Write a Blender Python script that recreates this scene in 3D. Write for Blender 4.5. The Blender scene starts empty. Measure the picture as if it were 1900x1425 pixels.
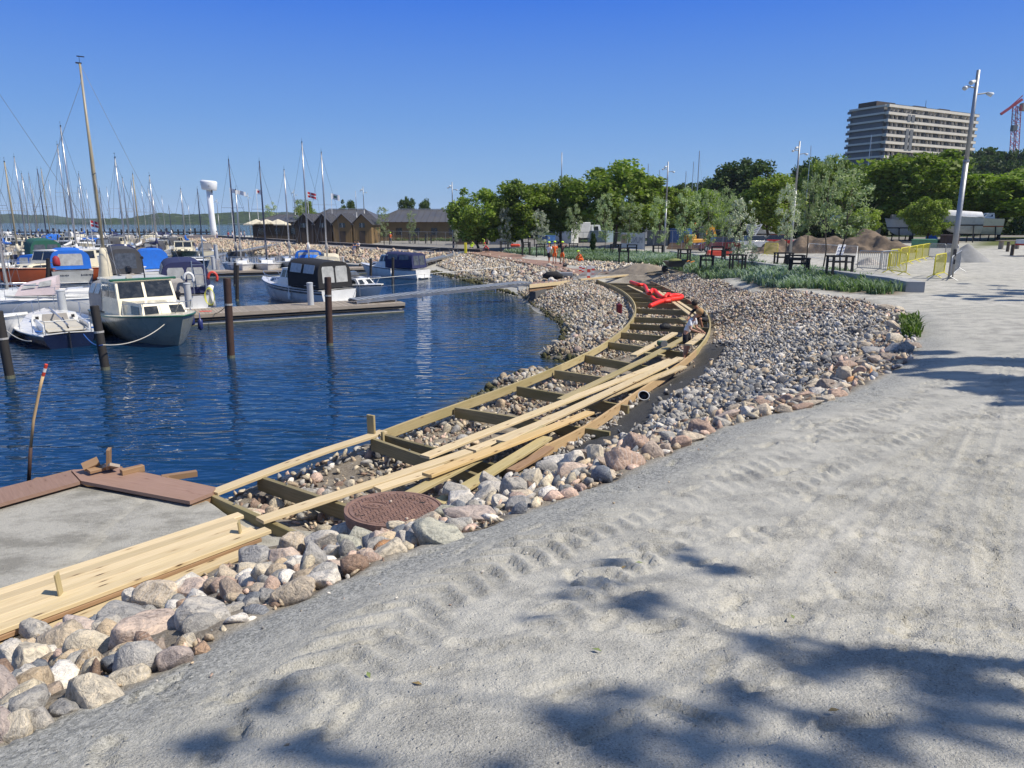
import bpy, bmesh, math, random
import numpy as np
from mathutils import Vector, Matrix, noise as mnoise

R = math.radians
random.seed(7)
rng = np.random.default_rng(11)
scene = bpy.context.scene
COL = scene.collection

# ------------------------------------------------------------------ camera
CZ, PITCH, FPX = 4.6, 12.9, 1320.0
cam_d = bpy.data.cameras.new('camera')
cam_d.sensor_width = 36.0
cam_d.lens = 36.0 * FPX / 1900.0
cam_d.clip_start = 0.1
cam_d.clip_end = 12000
cam = bpy.data.objects.new('camera', cam_d)
COL.objects.link(cam)
cam.location = (0, 0, CZ)
cam.rotation_euler = (R(90 - PITCH), 0, 0)
scene.camera = cam

# ------------------------------------------------------------------ sky, sun, exposure
SUN_EL = R(50)
SUN_V = Vector((0.975, -0.22, 0)).normalized()          # horizontal direction towards the sun
world = bpy.data.worlds.new('World')
scene.world = world
world.use_nodes = True
wn = world.node_tree
for n in list(wn.nodes):
    wn.nodes.remove(n)
w_out = wn.nodes.new('ShaderNodeOutputWorld')
w_bg = wn.nodes.new('ShaderNodeBackground')
w_sky = wn.nodes.new('ShaderNodeTexSky')
w_sky.sky_type = 'NISHITA'
w_sky.sun_disc = False
w_sky.sun_elevation = SUN_EL
w_sky.sun_rotation = math.atan2(SUN_V.x, SUN_V.y)
w_sky.altitude = 0
w_sky.air_density = 1.0
w_sky.dust_density = 0.25
w_sky.ozone_density = 3.0
w_bg.inputs['Strength'].default_value = 0.125
# clear-day gradient by elevation, laid over the physical sky
w_tc = wn.nodes.new('ShaderNodeTexCoord'); w_sep = wn.nodes.new('ShaderNodeSeparateXYZ'); w_rmp = wn.nodes.new('ShaderNodeValToRGB')
wn.links.new(w_tc.outputs['Generated'], w_sep.inputs[0]); wn.links.new(w_sep.outputs['Z'], w_rmp.inputs[0])
for k_, (pos_, c_) in enumerate([(0.0, (.29, .49, .76)), (.05, (.235, .44, .76)), (.13, (.145, .34, .76)), (.27, (.038, .185, .77)), (.5, (.09, .21, .55)), (1.0, (.22, .29, .42))]):
    e_ = w_rmp.color_ramp.elements[k_] if k_ < 2 else w_rmp.color_ramp.elements.new(pos_)
    e_.position = pos_; e_.color = (*c_, 1)
w_rmp.color_ramp.elements[1].position = .05
SKY_S = 0.1
w_sc = wn.nodes.new('ShaderNodeVectorMath'); w_sc.operation = 'SCALE'; w_sc.inputs['Scale'].default_value = 0.86 / SKY_S
wn.links.new(w_rmp.outputs[0], w_sc.inputs[0])
w_mx = wn.nodes.new('ShaderNodeMix'); w_mx.data_type = 'RGBA'; w_mx.inputs[0].default_value = 0.93
wn.links.new(w_sky.outputs[0], w_mx.inputs[6]); wn.links.new(w_sc.outputs[0], w_mx.inputs[7])
w_bg.inputs['Strength'].default_value = SKY_S
wn.links.new(w_mx.outputs[2], w_bg.inputs['Color'])
wn.links.new(w_bg.outputs[0], w_out.inputs['Surface'])
sun_d = bpy.data.lights.new('sun', 'SUN')
sun_d.energy = 5.0
sun_d.angle = R(0.53)
sun_d.color = (1.0, 0.93, 0.82)
sun = bpy.data.objects.new('sun', sun_d)
COL.objects.link(sun)
sdir = Vector((SUN_V.x * math.cos(SUN_EL), SUN_V.y * math.cos(SUN_EL), math.sin(SUN_EL)))
sun.rotation_euler = (-sdir).to_track_quat('-Z', 'Y').to_euler()
scene.view_settings.view_transform = 'Standard'
scene.view_settings.look = 'None'
scene.view_settings.exposure = 0.22
scene.view_settings.gamma = 1.0
scene.view_settings.use_curve_mapping = False
scene.cycles.max_bounces = 6
scene.cycles.transparent_max_bounces = 8
scene.cycles.volume_bounces = 0

# ------------------------------------------------------------------ pixel <-> world
SP, CP = math.sin(R(PITCH)), math.cos(R(PITCH))
def ray(px, py):
    x = (px - 950.0) / FPX
    y = (py - 712.5) / FPX
    return x, CP - SP * y, -(SP + CP * y)
def at(px, py, z=0.0):
    """world point where the sight line through a photo pixel meets height z"""
    x, y, dz = ray(px, py)
    t = (z - CZ) / dz
    return Vector((x * t, y * t, z))
def atd(px, Y, z=0.0):
    """world point at forward distance Y below photo column px (column taken at the horizon line)"""
    x = (px - 950.0) / FPX
    t = Y * CP
    return Vector((x * t, Y, z))
def proj(x, y, z):
    dz = z - CZ
    d = y * CP - dz * SP
    u = x / d
    v = -(dz * CP + y * SP) / d
    return 950 + u * FPX, 712.5 + v * FPX, d
def zat(p, py):
    """height over ground point p that shows at photo row py"""
    v = (py - 712.5) / FPX
    return CZ + (-p.y * (v * CP + SP)) / (CP - v * SP)
def col_at(px, py, Y):
    """point on the sight line at forward distance Y"""
    x, y, dz = ray(px, py)
    t = Y / y
    return Vector((x * t, Y, CZ + dz * t))

# ------------------------------------------------------------------ object helpers
def tag(o, label=None, cat=None, group=None, kind=None):
    if label: o['label'] = label
    if cat: o['category'] = cat
    if group: o['group'] = group
    if kind: o['kind'] = kind
    return o
def thing(name, label, cat, loc=(0, 0, 0), rz=0.0, group=None):
    o = bpy.data.objects.new(name, None)
    COL.objects.link(o)
    o.location = loc
    o.rotation_euler = (0, 0, rz)
    o.empty_display_size = 0.2
    return tag(o, label, cat, group)
def children(o):
    return [c for c in list(COL.objects) if c.parent == o]
def copy_tree(o, parent=None, tint=None):
    c = o.copy()
    COL.objects.link(c)
    c.parent = parent
    for ch in KIDS.get(o.name, []):
        copy_tree(ch, c)
    return c
KIDS = {}
def setparent(o, parent):
    if parent is not None:
        o.parent = parent
        KIDS.setdefault(parent.name, []).append(o)
def copy_thing(o, loc, rz, label=None, scale=None):
    c = o.copy()
    COL.objects.link(c)
    c.location = loc
    c.rotation_euler = (0, 0, rz)
    if scale: c.scale = (scale,) * 3 if not hasattr(scale, '__len__') else scale
    if label: c['label'] = label
    for ch in KIDS.get(o.name, []):
        d = ch.copy(); COL.objects.link(d); setparent(d, c)
        for g in KIDS.get(ch.name, []):
            e = g.copy(); COL.objects.link(e); setparent(e, d)
    return c

def np_mesh(name, V, F, mats=None, cols=None, smooth=False, uvs=None):
    """mesh from numpy arrays; F is (n,3) or (n,4)"""
    V = np.asarray(V, dtype=np.float32); F = np.asarray(F, dtype=np.int32)
    me = bpy.data.meshes.new(name)
    me.vertices.add(len(V)); me.vertices.foreach_set('co', V.ravel())
    k = F.shape[1]
    me.loops.add(F.size); me.loops.foreach_set('vertex_index', F.ravel())
    me.polygons.add(len(F))
    me.polygons.foreach_set('loop_start', np.arange(0, F.size, k, dtype=np.int32))
    me.polygons.foreach_set('loop_total', np.full(len(F), k, dtype=np.int32))
    if smooth:
        me.polygons.foreach_set('use_smooth', np.ones(len(F), dtype=bool))
    me.update(calc_edges=True)
    if cols is not None:
        for cn, arr in cols.items():
            arr = np.asarray(arr, dtype=np.float32)
            if arr.ndim == 1:
                a = me.attributes.new(cn, 'FLOAT', 'POINT'); a.data.foreach_set('value', arr)
            else:
                a = me.attributes.new(cn, 'FLOAT_COLOR', 'POINT')
                full = np.ones((len(V), 4), dtype=np.float32); full[:, :3] = arr[:, :3]
                a.data.foreach_set('color', full.ravel())
    if mats is not None:
        me.materials.append(mats)
    return me
def link(me, name, parent=None, kind=None, color=None):
    o = bpy.data.objects.new(name, me)
    COL.objects.link(o)
    setparent(o, parent)
    if kind: o['kind'] = kind
    if color is not None: o.color = (color[0], color[1], color[2], 1)
    return o

class MB:
    """collects shapes, builds ONE mesh object"""
    def __init__(self):
        self.v = []; self.f = []; self.uv = {}
    def add(self, vs, fs, uvs=None):
        b = len(self.v)
        self.v += [tuple(p) for p in vs]
        for i, f in enumerate(fs):
            if uvs is not None:
                self.uv[len(self.f)] = uvs[i]
            self.f.append(tuple(b + k for k in f))
        return self
    def box(self, c, s, rz=0.0, rot=None, bev=0.0):
        hx, hy, hz = s[0] / 2, s[1] / 2, s[2] / 2
        m = rot if rot is not None else Matrix.Rotation(rz, 3, 'Z')
        c = Vector(c)
        if bev > 0:
            bv = min(bev, hx * .9, hy * .9, hz * .9)
            vs = []
            for (ax, ay, az) in ((hx, hy - bv, hz - bv), (hx - bv, hy, hz - bv), (hx - bv, hy - bv, hz)):
                for sx in (-1, 1):
                    for sy in (-1, 1):
                        for sz in (-1, 1):
                            vs.append(c + m @ Vector((sx * ax, sy * ay, sz * az)))
            I = lambda k, sx, sy, sz: k * 8 + (sx > 0) * 4 + (sy > 0) * 2 + (sz > 0)
            fs = []
            for s_ in (-1, 1):
                fs.append([I(0, s_, -1, -1), I(0, s_, 1, -1), I(0, s_, 1, 1), I(0, s_, -1, 1)][::s_])
                fs.append([I(1, -1, s_, -1), I(1, -1, s_, 1), I(1, 1, s_, 1), I(1, 1, s_, -1)][::s_])
                fs.append([I(2, -1, -1, s_), I(2, 1, -1, s_), I(2, 1, 1, s_), I(2, -1, 1, s_)][::s_])
            for a in (-1, 1):
                for b in (-1, 1):
                    fs.append([I(0, a, b, -1), I(1, a, b, -1), I(1, a, b, 1), I(0, a, b, 1)][::a * b])
                    fs.append([I(0, a, -1, b), I(0, a, 1, b), I(2, a, 1, b), I(2, a, -1, b)][::a * b])
                    fs.append([I(1, -1, a, b), I(2, -1, a, b), I(2, 1, a, b), I(1, 1, a, b)][::a * b])
                    for d in (-1, 1):
                        fs.append([I(0, a, b, d), I(2, a, b, d), I(1, a, b, d)][::-a * b * d])
            return self.add(vs, fs)
        vs = [c + m @ Vector((sx * hx, sy * hy, sz * hz)) for sx in (-1, 1) for sy in (-1, 1) for sz in (-1, 1)]
        return self.add(vs, [(0, 1, 3, 2), (4, 6, 7, 5), (0, 4, 5, 1), (2, 3, 7, 6), (0, 2, 6, 4), (1, 5, 7, 3)])
    def bar(self, a, b, w, h=None, up=(0, 0, 1)):
        a = Vector(a); b = Vector(b); h = h or w
        d = b - a; L = d.length
        if L < 1e-6: return self
        x = d / L; u = Vector(up)
        if abs(x.dot(u)) > .98: u = Vector((0, 1, 0))
        y = u.cross(x).normalized(); z = x.cross(y)
        m = Matrix((x, y, z)).transposed()
        return self.box((a + b) / 2, (L, w, h), rot=m)
    def tube(self, a, b, r0, r1=None, n=8, cap=True):
        a = Vector(a); b = Vector(b); r1 = r0 if r1 is None else r1
        return self.loft([(a, r0), (b, r1)], n, cap)
    def loft(self, pts, n=8, cap=True):
        """tube through (point, radius) list"""
        P = [Vector(p) for p, r in pts]; rad = [r for p, r in pts]
        vs = []; fs = []
        u = None
        for i, p in enumerate(P):
            t = (P[min(i + 1, len(P) - 1)] - P[max(i - 1, 0)])
            if t.length < 1e-9: t = Vector((0, 0, 1))
            t.normalize()
            if u is None:
                u = t.orthogonal().normalized()
            u = (u - t * u.dot(t))
            if u.length < 1e-6: u = t.orthogonal()
            u.normalize(); w = t.cross(u)
            for k in range(n):
                a = 2 * math.pi * k / n
                vs.append(p + (u * math.cos(a) + w * math.sin(a)) * rad[i])
        for i in range(len(P) - 1):
            for k in range(n):
                k2 = (k + 1) % n
                fs.append((i * n + k, i * n + k2, (i + 1) * n + k2, (i + 1) * n + k))
        if cap:
            fs.append(tuple(range(n - 1, -1, -1)))
            fs.append(tuple((len(P) - 1) * n + k for k in range(n)))
        return self.add(vs, fs)
    def rings(self, rings, closed=True, cap=True):
        n = len(rings[0]); vs = [p for r in rings for p in r]; fs = []
        for i in range(len(rings) - 1):
            for k in range(n if closed else n - 1):
                k2 = (k + 1) % n
                fs.append((i * n + k, i * n + k2, (i + 1) * n + k2, (i + 1) * n + k))
        if cap:
            fs.append(tuple(range(n - 1, -1, -1)))
            fs.append(tuple((len(rings) - 1) * n + k for k in range(n)))
        return self.add(vs, fs)
    def ball(self, c, r, n=8, m=6, sc=(1, 1, 1)):
        c = Vector(c); vs = []; fs = []
        for j in range(m + 1):
            ph = math.pi * j / m
            for k in range(n):
                a = 2 * math.pi * k / n
                vs.append(c + Vector((math.sin(ph) * math.cos(a) * sc[0], math.sin(ph) * math.sin(a) * sc[1], math.cos(ph) * sc[2])) * r)
        for j in range(m):
            for k in range(n):
                k2 = (k + 1) % n
                fs.append((j * n + k, (j + 1) * n + k, (j + 1) * n + k2, j * n + k2))
        return self.add(vs, fs)
    def quad(self, a, b, c, d):
        return self.add([a, b, c, d], [(0, 1, 2, 3)])
    def poly(self, pts, thick=None, nrm=(0, 0, 1)):
        pts = [Vector(p) for p in pts]
        if not thick:
            return self.add(pts, [tuple(range(len(pts)))])
        n = Vector(nrm).normalized() * thick
        m = len(pts); vs = pts + [p - n for p in pts]
        fs = [tuple(range(m)), tuple(range(2 * m - 1, m - 1, -1))]
        fs += [(i, i + m, (i + 1) % m + m, (i + 1) % m) for i in range(m)]
        return self.add(vs, fs)
    def beam(self, path, w, h, ch=0.004, up=(0, 0, 1)):
        """chamfered board swept along a path, uv in metres (u along the grain)"""
        P = [Vector(p) for p in path]; U = Vector(up)
        prof = [(-w/2+ch, -h/2), (w/2-ch, -h/2), (w/2, -h/2+ch), (w/2, h/2-ch), (w/2-ch, h/2), (-w/2+ch, h/2), (-w/2, h/2-ch), (-w/2, -h/2+ch)]
        s = [0]
        for i in range(8):
            a, b = prof[i], prof[(i + 1) % 8]
            s.append(s[-1] + math.hypot(b[0] - a[0], b[1] - a[1]))
        vs = []; fs = []; uvs = []; L = [0]
        for i in range(1, len(P)): L.append(L[-1] + (P[i] - P[i-1]).length)
        for i, p in enumerate(P):
            t = (P[min(i + 1, len(P) - 1)] - P[max(i - 1, 0)]).normalized()
            y = U.cross(t)
            if y.length < 1e-4: y = Vector((1, 0, 0))
            y.normalize(); z = t.cross(y)
            for a, b in prof: vs.append(p + y * a + z * b)
        for i in range(len(P) - 1):
            for k in range(8):
                k2 = (k + 1) % 8
                fs.append((i*8+k, (i+1)*8+k, (i+1)*8+k2, i*8+k2)[::-1])
                uvs.append([(L[i], s[k]), (L[i+1], s[k]), (L[i+1], s[k+1]), (L[i], s[k+1])][::-1])
        e = len(P) - 1
        fs.append(tuple(range(8))[::-1]); uvs.append([(0.01 * a, b) for a, b in prof][::-1])
        fs.append(tuple(e*8+k for k in range(8))); uvs.append([(L[-1] + 0.01 * a, b) for a, b in prof])
        return self.add(vs, fs, uvs)
    def build(self, name, m=None, parent=None, smooth=False, kind=None, color=None, angle=None):
        me = bpy.data.meshes.new(name)
        me.from_pydata([tuple(p) for p in self.v], [], self.f)
        if self.uv:
            uvl = me.uv_layers.new(name='UVMap')
            li = 0
            for pi, f in enumerate(self.f):
                u = self.uv.get(pi)
                for k in range(len(f)):
                    if u: uvl.data[li].uv = u[k]
                    li += 1
        if m is not None: me.materials.append(m)
        me.update()
        if smooth or angle:
            me.polygons.foreach_set('use_smooth', np.ones(len(me.polygons), dtype=bool))
            if angle: me.set_sharp_from_angle(angle=R(angle))
        return link(me, name, parent, kind, color)

# ------------------------------------------------------------------ materials
def newmat(name):
    m = bpy.data.materials.new(name); m.use_nodes = True
    nt = m.node_tree
    b = nt.nodes['Principled BSDF']
    return m, nt, b
def N(nt, t, **kw):
    n = nt.nodes.new(t)
    for k, v in kw.items():
        if k in ('Scale', 'Detail', 'Roughness', 'Distortion', 'Strength', 'Distance', 'Fac', 'W', 'Randomness'):
            n.inputs[k].default_value = v
        else:
            setattr(n, k, v)
    return n
def mix(nt, a, b, fac, blend='MIX'):
    n = nt.nodes.new('ShaderNodeMix'); n.data_type = 'RGBA'; n.blend_type = blend
    for sock, val in ((n.inputs[6], a), (n.inputs[7], b), (n.inputs[0], fac)):
        if hasattr(val, 'is_linked') or hasattr(val, 'links'):
            nt.links.new(val, sock)
        else:
            sock.default_value = (val[0], val[1], val[2], 1) if hasattr(val, '__len__') else val
    return n.outputs[2]
def ramp(nt, src, stops, interp='LINEAR'):
    n = nt.nodes.new('ShaderNodeValToRGB'); n.color_ramp.interpolation = interp
    els = n.color_ramp.elements
    while len(els) < len(stops): els.new(0.5)
    for e, (p, c) in zip(els, stops):
        e.position = p
        e.color = (c, c, c, 1) if not hasattr(c, '__len__') else (c[0], c[1], c[2], 1)
    nt.links.new(src, n.inputs[0])
    return n.outputs[0]
def maths(nt, op, a, b=None, c=None):
    n = nt.nodes.new('ShaderNodeMath'); n.operation = op
    for i, v in enumerate((a, b, c)):
        if v is None: continue
        if hasattr(v, 'links'): nt.links.new(v, n.inputs[i])
        else: n.inputs[i].default_value = v
    return n.outputs[0]
def texco(nt, kind='Object', scale=None, rot=None):
    t = nt.nodes.new('ShaderNodeTexCoord'); o = t.outputs[kind]
    if scale is not None or rot is not None:
        mp = nt.nodes.new('ShaderNodeMapping')
        if scale is not None: mp.inputs['Scale'].default_value = scale
        if rot is not None: mp.inputs['Rotation'].default_value = rot
        nt.links.new(o, mp.inputs[0]); o = mp.outputs[0]
    return o
def noise(nt, vec, scale, detail=3, rough=.55, dist=0):
    n = N(nt, 'ShaderNodeTexNoise', Scale=scale, Detail=detail, Roughness=rough, Distortion=dist)
    nt.links.new(vec, n.inputs['Vector']); return n.outputs['Fac']
def voro(nt, vec, scale, feature='F1', rnd=1.0):
    n = N(nt, 'ShaderNodeTexVoronoi', Scale=scale); n.feature = feature
    if 'Randomness' in n.inputs: n.inputs['Randomness'].default_value = rnd
    nt.links.new(vec, n.inputs['Vector']); return n
def bump(nt, b, h, strength=.5, dist=.02, prev=None):
    n = N(nt, 'ShaderNodeBump', Strength=strength, Distance=dist)
    nt.links.new(h, n.inputs['Height'])
    if prev is not None: nt.links.new(prev, n.inputs['Normal'])
    nt.links.new(n.outputs[0], b.inputs['Normal']); return n.outputs[0]
_mc = {}
def M(name, col=(.5, .5, .5), rough=.6, metal=0.0, var=.18, vs=2.0, bmp=0.0, bs=40, objcol=False, coat=0.0, co='Object', spec=.5, dirt=0.0):
    if name in _mc: return _mc[name]
    m, nt, b = newmat(name)
    vec = texco(nt, co)
    if objcol:
        oi = nt.nodes.new('ShaderNodeObjectInfo'); base = oi.outputs['Color']
    else:
        rgb = nt.nodes.new('ShaderNodeRGB'); rgb.outputs[0].default_value = (col[0], col[1], col[2], 1); base = rgb.outputs[0]
    nz = noise(nt, vec, vs, 5, .6)
    f = ramp(nt, nz, [(.25, 1 - var), (.75, 1 + var * .6)])
    c = mix(nt, base, f, 1.0, 'MULTIPLY')
    if dirt > 0:
        nz2 = noise(nt, vec, vs * 2.7, 6, .7)
        d = ramp(nt, nz2, [(.52, 0), (.7, dirt)])
        c = mix(nt, c, (.12, .1, .075), d)
    nt.links.new(c, b.inputs['Base Color'])
    b.inputs['Roughness'].default_value = rough
    rr = ramp(nt, nz, [(.2, max(0, rough - .12)), (.8, min(1, rough + .12))])
    nt.links.new(rr, b.inputs['Roughness'])
    b.inputs['Metallic'].default_value = metal
    b.inputs['Specular IOR Level'].default_value = spec
    if coat: b.inputs['Coat Weight'].default_value = coat; b.inputs['Coat Roughness'].default_value = .08
    if bmp > 0: bump(nt, b, noise(nt, vec, bs, 4, .6), bmp, .02)
    _mc[name] = m
    return m

# ------------------------------------------------------------------ 2D helpers
def poly_np(pts): return np.array([(p[0], p[1]) for p in pts], dtype=float)
def inside(P, X, Y):
    r = np.zeros(X.shape, bool); n = len(P); j = n - 1
    for i in range(n):
        xi, yi = P[i]; xj, yj = P[j]
        c = ((yi > Y) != (yj > Y)) & (X < (xj - xi) * (Y - yi) / ((yj - yi) + 1e-12) + xi)
        r ^= c; j = i
    return r
def dist_line(P, X, Y, closed=False):
    d = np.full(X.shape, 1e9); n = len(P)
    for i in range(n if closed else n - 1):
        a = P[i]; b = P[(i + 1) % n]; ab = b - a
        t = np.clip(((X - a[0]) * ab[0] + (Y - a[1]) * ab[1]) / (ab @ ab + 1e-12), 0, 1)
        d = np.minimum(d, np.hypot(X - a[0] - t * ab[0], Y - a[1] - t * ab[1]))
    return d
def sdf(P, X, Y):
    d = dist_line(P, X, Y, True); return np.where(inside(P, X, Y), -d, d)
def sstep(a, b, x):
    t = np.clip((x - a) / (b - a), 0, 1); return t * t * (3 - 2 * t)
def vnoise(X, Y, f, seed=0):
    x = X * f + seed * 17.13; y = Y * f + seed * 5.77
    xi = np.floor(x).astype(np.int64); yi = np.floor(y).astype(np.int64); fx = x - xi; fy = y - yi
    fx = fx * fx * (3 - 2 * fx); fy = fy * fy * (3 - 2 * fy)
    def h(a, b):
        k = (a * 374761393 + b * 668265263 + seed * 1442695) & 0x7fffffff
        k = ((k ^ (k >> 13)) * 1274126177) & 0x7fffffff
        return ((k ^ (k >> 16)) & 0xffff) / 65535.0
    return (h(xi, yi) * (1 - fx) + h(xi + 1, yi) * fx) * (1 - fy) + (h(xi, yi + 1) * (1 - fx) + h(xi + 1, yi + 1) * fx) * fy - .5
def fbm(X, Y, f, o=4, seed=0):
    s = 0; a = 1
    for i in range(o): s = s + a * vnoise(X, Y, f * 2 ** i, seed + i); a *= .5
    return s
def smooth_path(pts, n):
    """Catmull-Rom resample"""
    P = [Vector(p) for p in pts]; out = []
    Q = [P[0] * 2 - P[1]] + P + [P[-1] * 2 - P[-2]]
    for i in range(1, len(Q) - 2):
        for k in range(8):
            t = k / 8
            a, b, c, d = Q[i-1], Q[i], Q[i+1], Q[i+2]
            out.append(0.5 * ((2*b) + (c-a)*t + (2*a-5*b+4*c-d)*t*t + (3*b-a-3*c+d)*t**3))
    out.append(P[-1])
    L = [0]
    for i in range(1, len(out)): L.append(L[-1] + (out[i] - out[i-1]).length)
    res = []; j = 0
    for k in range(n):
        s = L[-1] * k / (n - 1)
        while j < len(L) - 2 and L[j+1] < s: j += 1
        t = (s - L[j]) / max(1e-9, L[j+1] - L[j])
        res.append(out[j].lerp(out[j+1], min(1, max(0, t))))
    return res

# ------------------------------------------------------------------ plan of the place
DZ = 0.95     # top of the boardwalk frame above the water
IN_PX = [(395, 912), (500, 872), (600, 835), (690, 806), (760, 780), (850, 748), (960, 709), (1055, 670), (1120, 637), (1160, 607), (1178, 582), (1177, 562), (1163, 545), (1140, 531), (1108, 519)]
OUT_PX = [(600, 985), (700, 946), (800, 908), (880, 878), (955, 850), (1030, 818), (1100, 781), (1180, 727), (1240, 688), (1290, 650), (1314, 618), (1317, 595), (1306, 575), (1272, 553), (1238, 535), (1206, 521)]
IN = smooth_path([at(x, y, DZ) for x, y in IN_PX], 90)
OUT = smooth_path([at(x, y, DZ) for x, y in OUT_PX], 90)
EDGE_PX = [(0, 1370, 2.55), (200, 1290, 2.5), (400, 1180, 2.4), (560, 1110, 2.33), (640, 1075, 2.3), (800, 1010, 2.2), (1000, 940, 2.08), (1180, 870, 2.02), (1320, 800, 2.0), (1440, 765, 2.0), (1560, 735, 2.0), (1690, 668, 2.05), (1700, 620, 2.08), (1680, 585, 2.08)]
TOP_PX = [(1680, 580, 2.08), (1600, 558, 2.0), (1450, 539, 1.8), (1340, 521, 1.65), (1290, 508, 1.5), (1230, 507, 1.3)]
SHORE = [(850, 747), (900, 720), (950, 692), (1000, 664), (1030, 645), (1043, 620), (1035, 600), (1010, 585), (985, 567), (968, 553), (930, 543), (900, 532), (850, 518), (800, 507), (775, 499), (700, 492), (640, 487), (560, 480), (450, 470), (400, 466), (300, 458)]
PROM = [(860, 471, .9), (760, 467, .9), (650, 460, .9), (560, 454, .9), (450, 446, .9), (330, 438, .9)]
D2 = [(860, 466, .9), (930, 478, .9), (1000, 490, .9), (1060, 503, .95)]
PILE_EDGE = [(0, 1195, .95), (250, 1100, .95), (490, 1003, .95), (600, 985, .95)]

ctrl = []
def C(px, py, z, dz=0.0):
    p = at(px, py, z); ctrl.append((p.x, p.y, z + dz))
for w in [(0, 0, 2.95), (-4, -3, 3.0), (5, -3, 3.0), (12, 0, 2.9), (20, 8, 2.4), (32, 18, 2.2), (60, 30, 2.2), (-1.4, 1.2, 2.85), (2, 2, 2.9), (-5, 0, 2.6), (-8, -2, 2.4), (60, 0, 2.3), (90, 60, 2.4)]:
    ctrl.append(w)
for t in [(1000, 1100, 2.6), (1500, 900, 2.3), (1800, 800, 2.25), (1850, 650, 2.15), (1760, 560, 2.1), (1895, 520, 2.1), (1300, 850, 2.12), (1500, 1200, 2.7), (600, 1250, 2.62), (900, 1300, 2.78), (1900, 1100, 2.55), (1200, 960, 2.3)]:
    C(*t)
for t in EDGE_PX + TOP_PX: C(*t)
for t in [(1735, 545, 2.1), (1600, 500, 1.95), (1466, 475, 1.8), (1330, 475, 1.55), (1232, 470, 1.4), (1040, 457, 1.2), (930, 455, 1.05), (1890, 455, 2.3), (1720, 448, 2.1), (1500, 450, 1.9), (1200, 450, 1.5), (1000, 442, 1.3), (700, 442, 1.1), (560, 440, 1.0), (470, 437, 1.0), (400, 437, 1.0), (1640, 540, 1.9), (1400, 505, 1.6)]:
    C(*t)
for i in range(0, 90, 8): ctrl.append((IN[i].x, IN[i].y, .55)); ctrl.append((OUT[i].x, OUT[i].y, .62))
for i in range(4, 90, 12):
    m_ = (IN[i] + OUT[i]) / 2; ctrl.append((m_.x, m_.y, .5))
for t in [(1180, 768, .85), (1100, 832, .95), (1250, 712, .8), (1340, 640, 1.0), (1400, 640, 1.25), (1450, 700, 1.55), (1500, 620, 1.6), (1360, 570, 1.35), (1300, 530, 1.3), (1560, 680, 1.85), (1350, 730, 1.3), (1000, 880, 1.25), (870, 930, 1.3), (760, 985, 1.55), (600, 1040, 1.5), (300, 1130, 1.55), (100, 1240, 1.75)]:
    C(*t)
for t in PILE_EDGE: C(t[0], t[1], t[2], -.08)
for s in SHORE: C(s[0], s[1], 0.0)
for t in PROM: C(t[0], t[1], t[2], -.15)
for t in D2: C(t[0], t[1], t[2], -.1)
for t in [(1090, 527, 1.0), (1075, 545, .95), (1060, 560, .6), (1110, 590, .55), (1080, 625, .45), (1020, 545, .6), (1040, 522, .95), (900, 500, .45), (850, 490, .45), (900, 460, 1.05), (1000, 476, 1.15), (1100, 490, 1.25), (1200, 497, 1.35), (1160, 510, 1.1), (1120, 508, 1.0)]:
    C(*t)
for t in [(20, 950, .85), (200, 930, .86), (350, 960, .86), (50, 1100, .85), (200, 1060, .86), (420, 985, .86), (-100, 1010, .85)]:
    C(*t)
for i in range(0, 40, 6):
    d = (IN[i+1] - IN[i]); nrm = Vector((-d.y, d.x, 0)).normalized()
    a = IN[i] + nrm * .75; b = IN[i] + nrm * 2.8
    ctrl.append((a.x, a.y, .02)); ctrl.append((b.x, b.y, -.9))
for w in [(-20, 20, -1.5), (-10, 15, -1.4), (-10, 25, -1.6), (-3, 25, -1.3), (-20, 45, -1.6), (-6, 50, -1.3), (-30, 70, -1.6), (-60, 100, -1.6), (-60, 50, -1.6), (-45, 28, -1.6), (-100, 150, -1.6), (-7, 10.5, -1.0), (-12, 9, -1.0), (-100, 60, -1.6), (-30, 10, -1.2), (-16, 3, -.2), (-200, 100, -2), (-120, 210, -2), (-90, 215, -1.5), (-300, 300, -3), (-60, 300, -2), (-200, 700, -3), (60, 200, 2), (200, 200, 2.2), (150, 500, 2), (-15, 30, -1.5), (0, 30, -.8), (-1, 36, -.9)]:
    ctrl.append(w)
CT = np.array(ctrl, dtype=float)
def phi(r): return np.sqrt(r * r + .8 ** 2)
_K = phi(np.hypot(CT[:, None, 0] - CT[None, :, 0], CT[:, None, 1] - CT[None, :, 1]))
_K += -np.eye(len(CT)) * .05
_Pm = np.c_[np.ones(len(CT)), CT[:, :2]]
_A = np.zeros((len(CT) + 3,) * 2); _A[:-3, :-3] = _K; _A[:-3, -3:] = _Pm; _A[-3:, :-3] = _Pm.T
_w = np.linalg.solve(_A, np.r_[CT[:, 2], 0, 0, 0])
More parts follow.
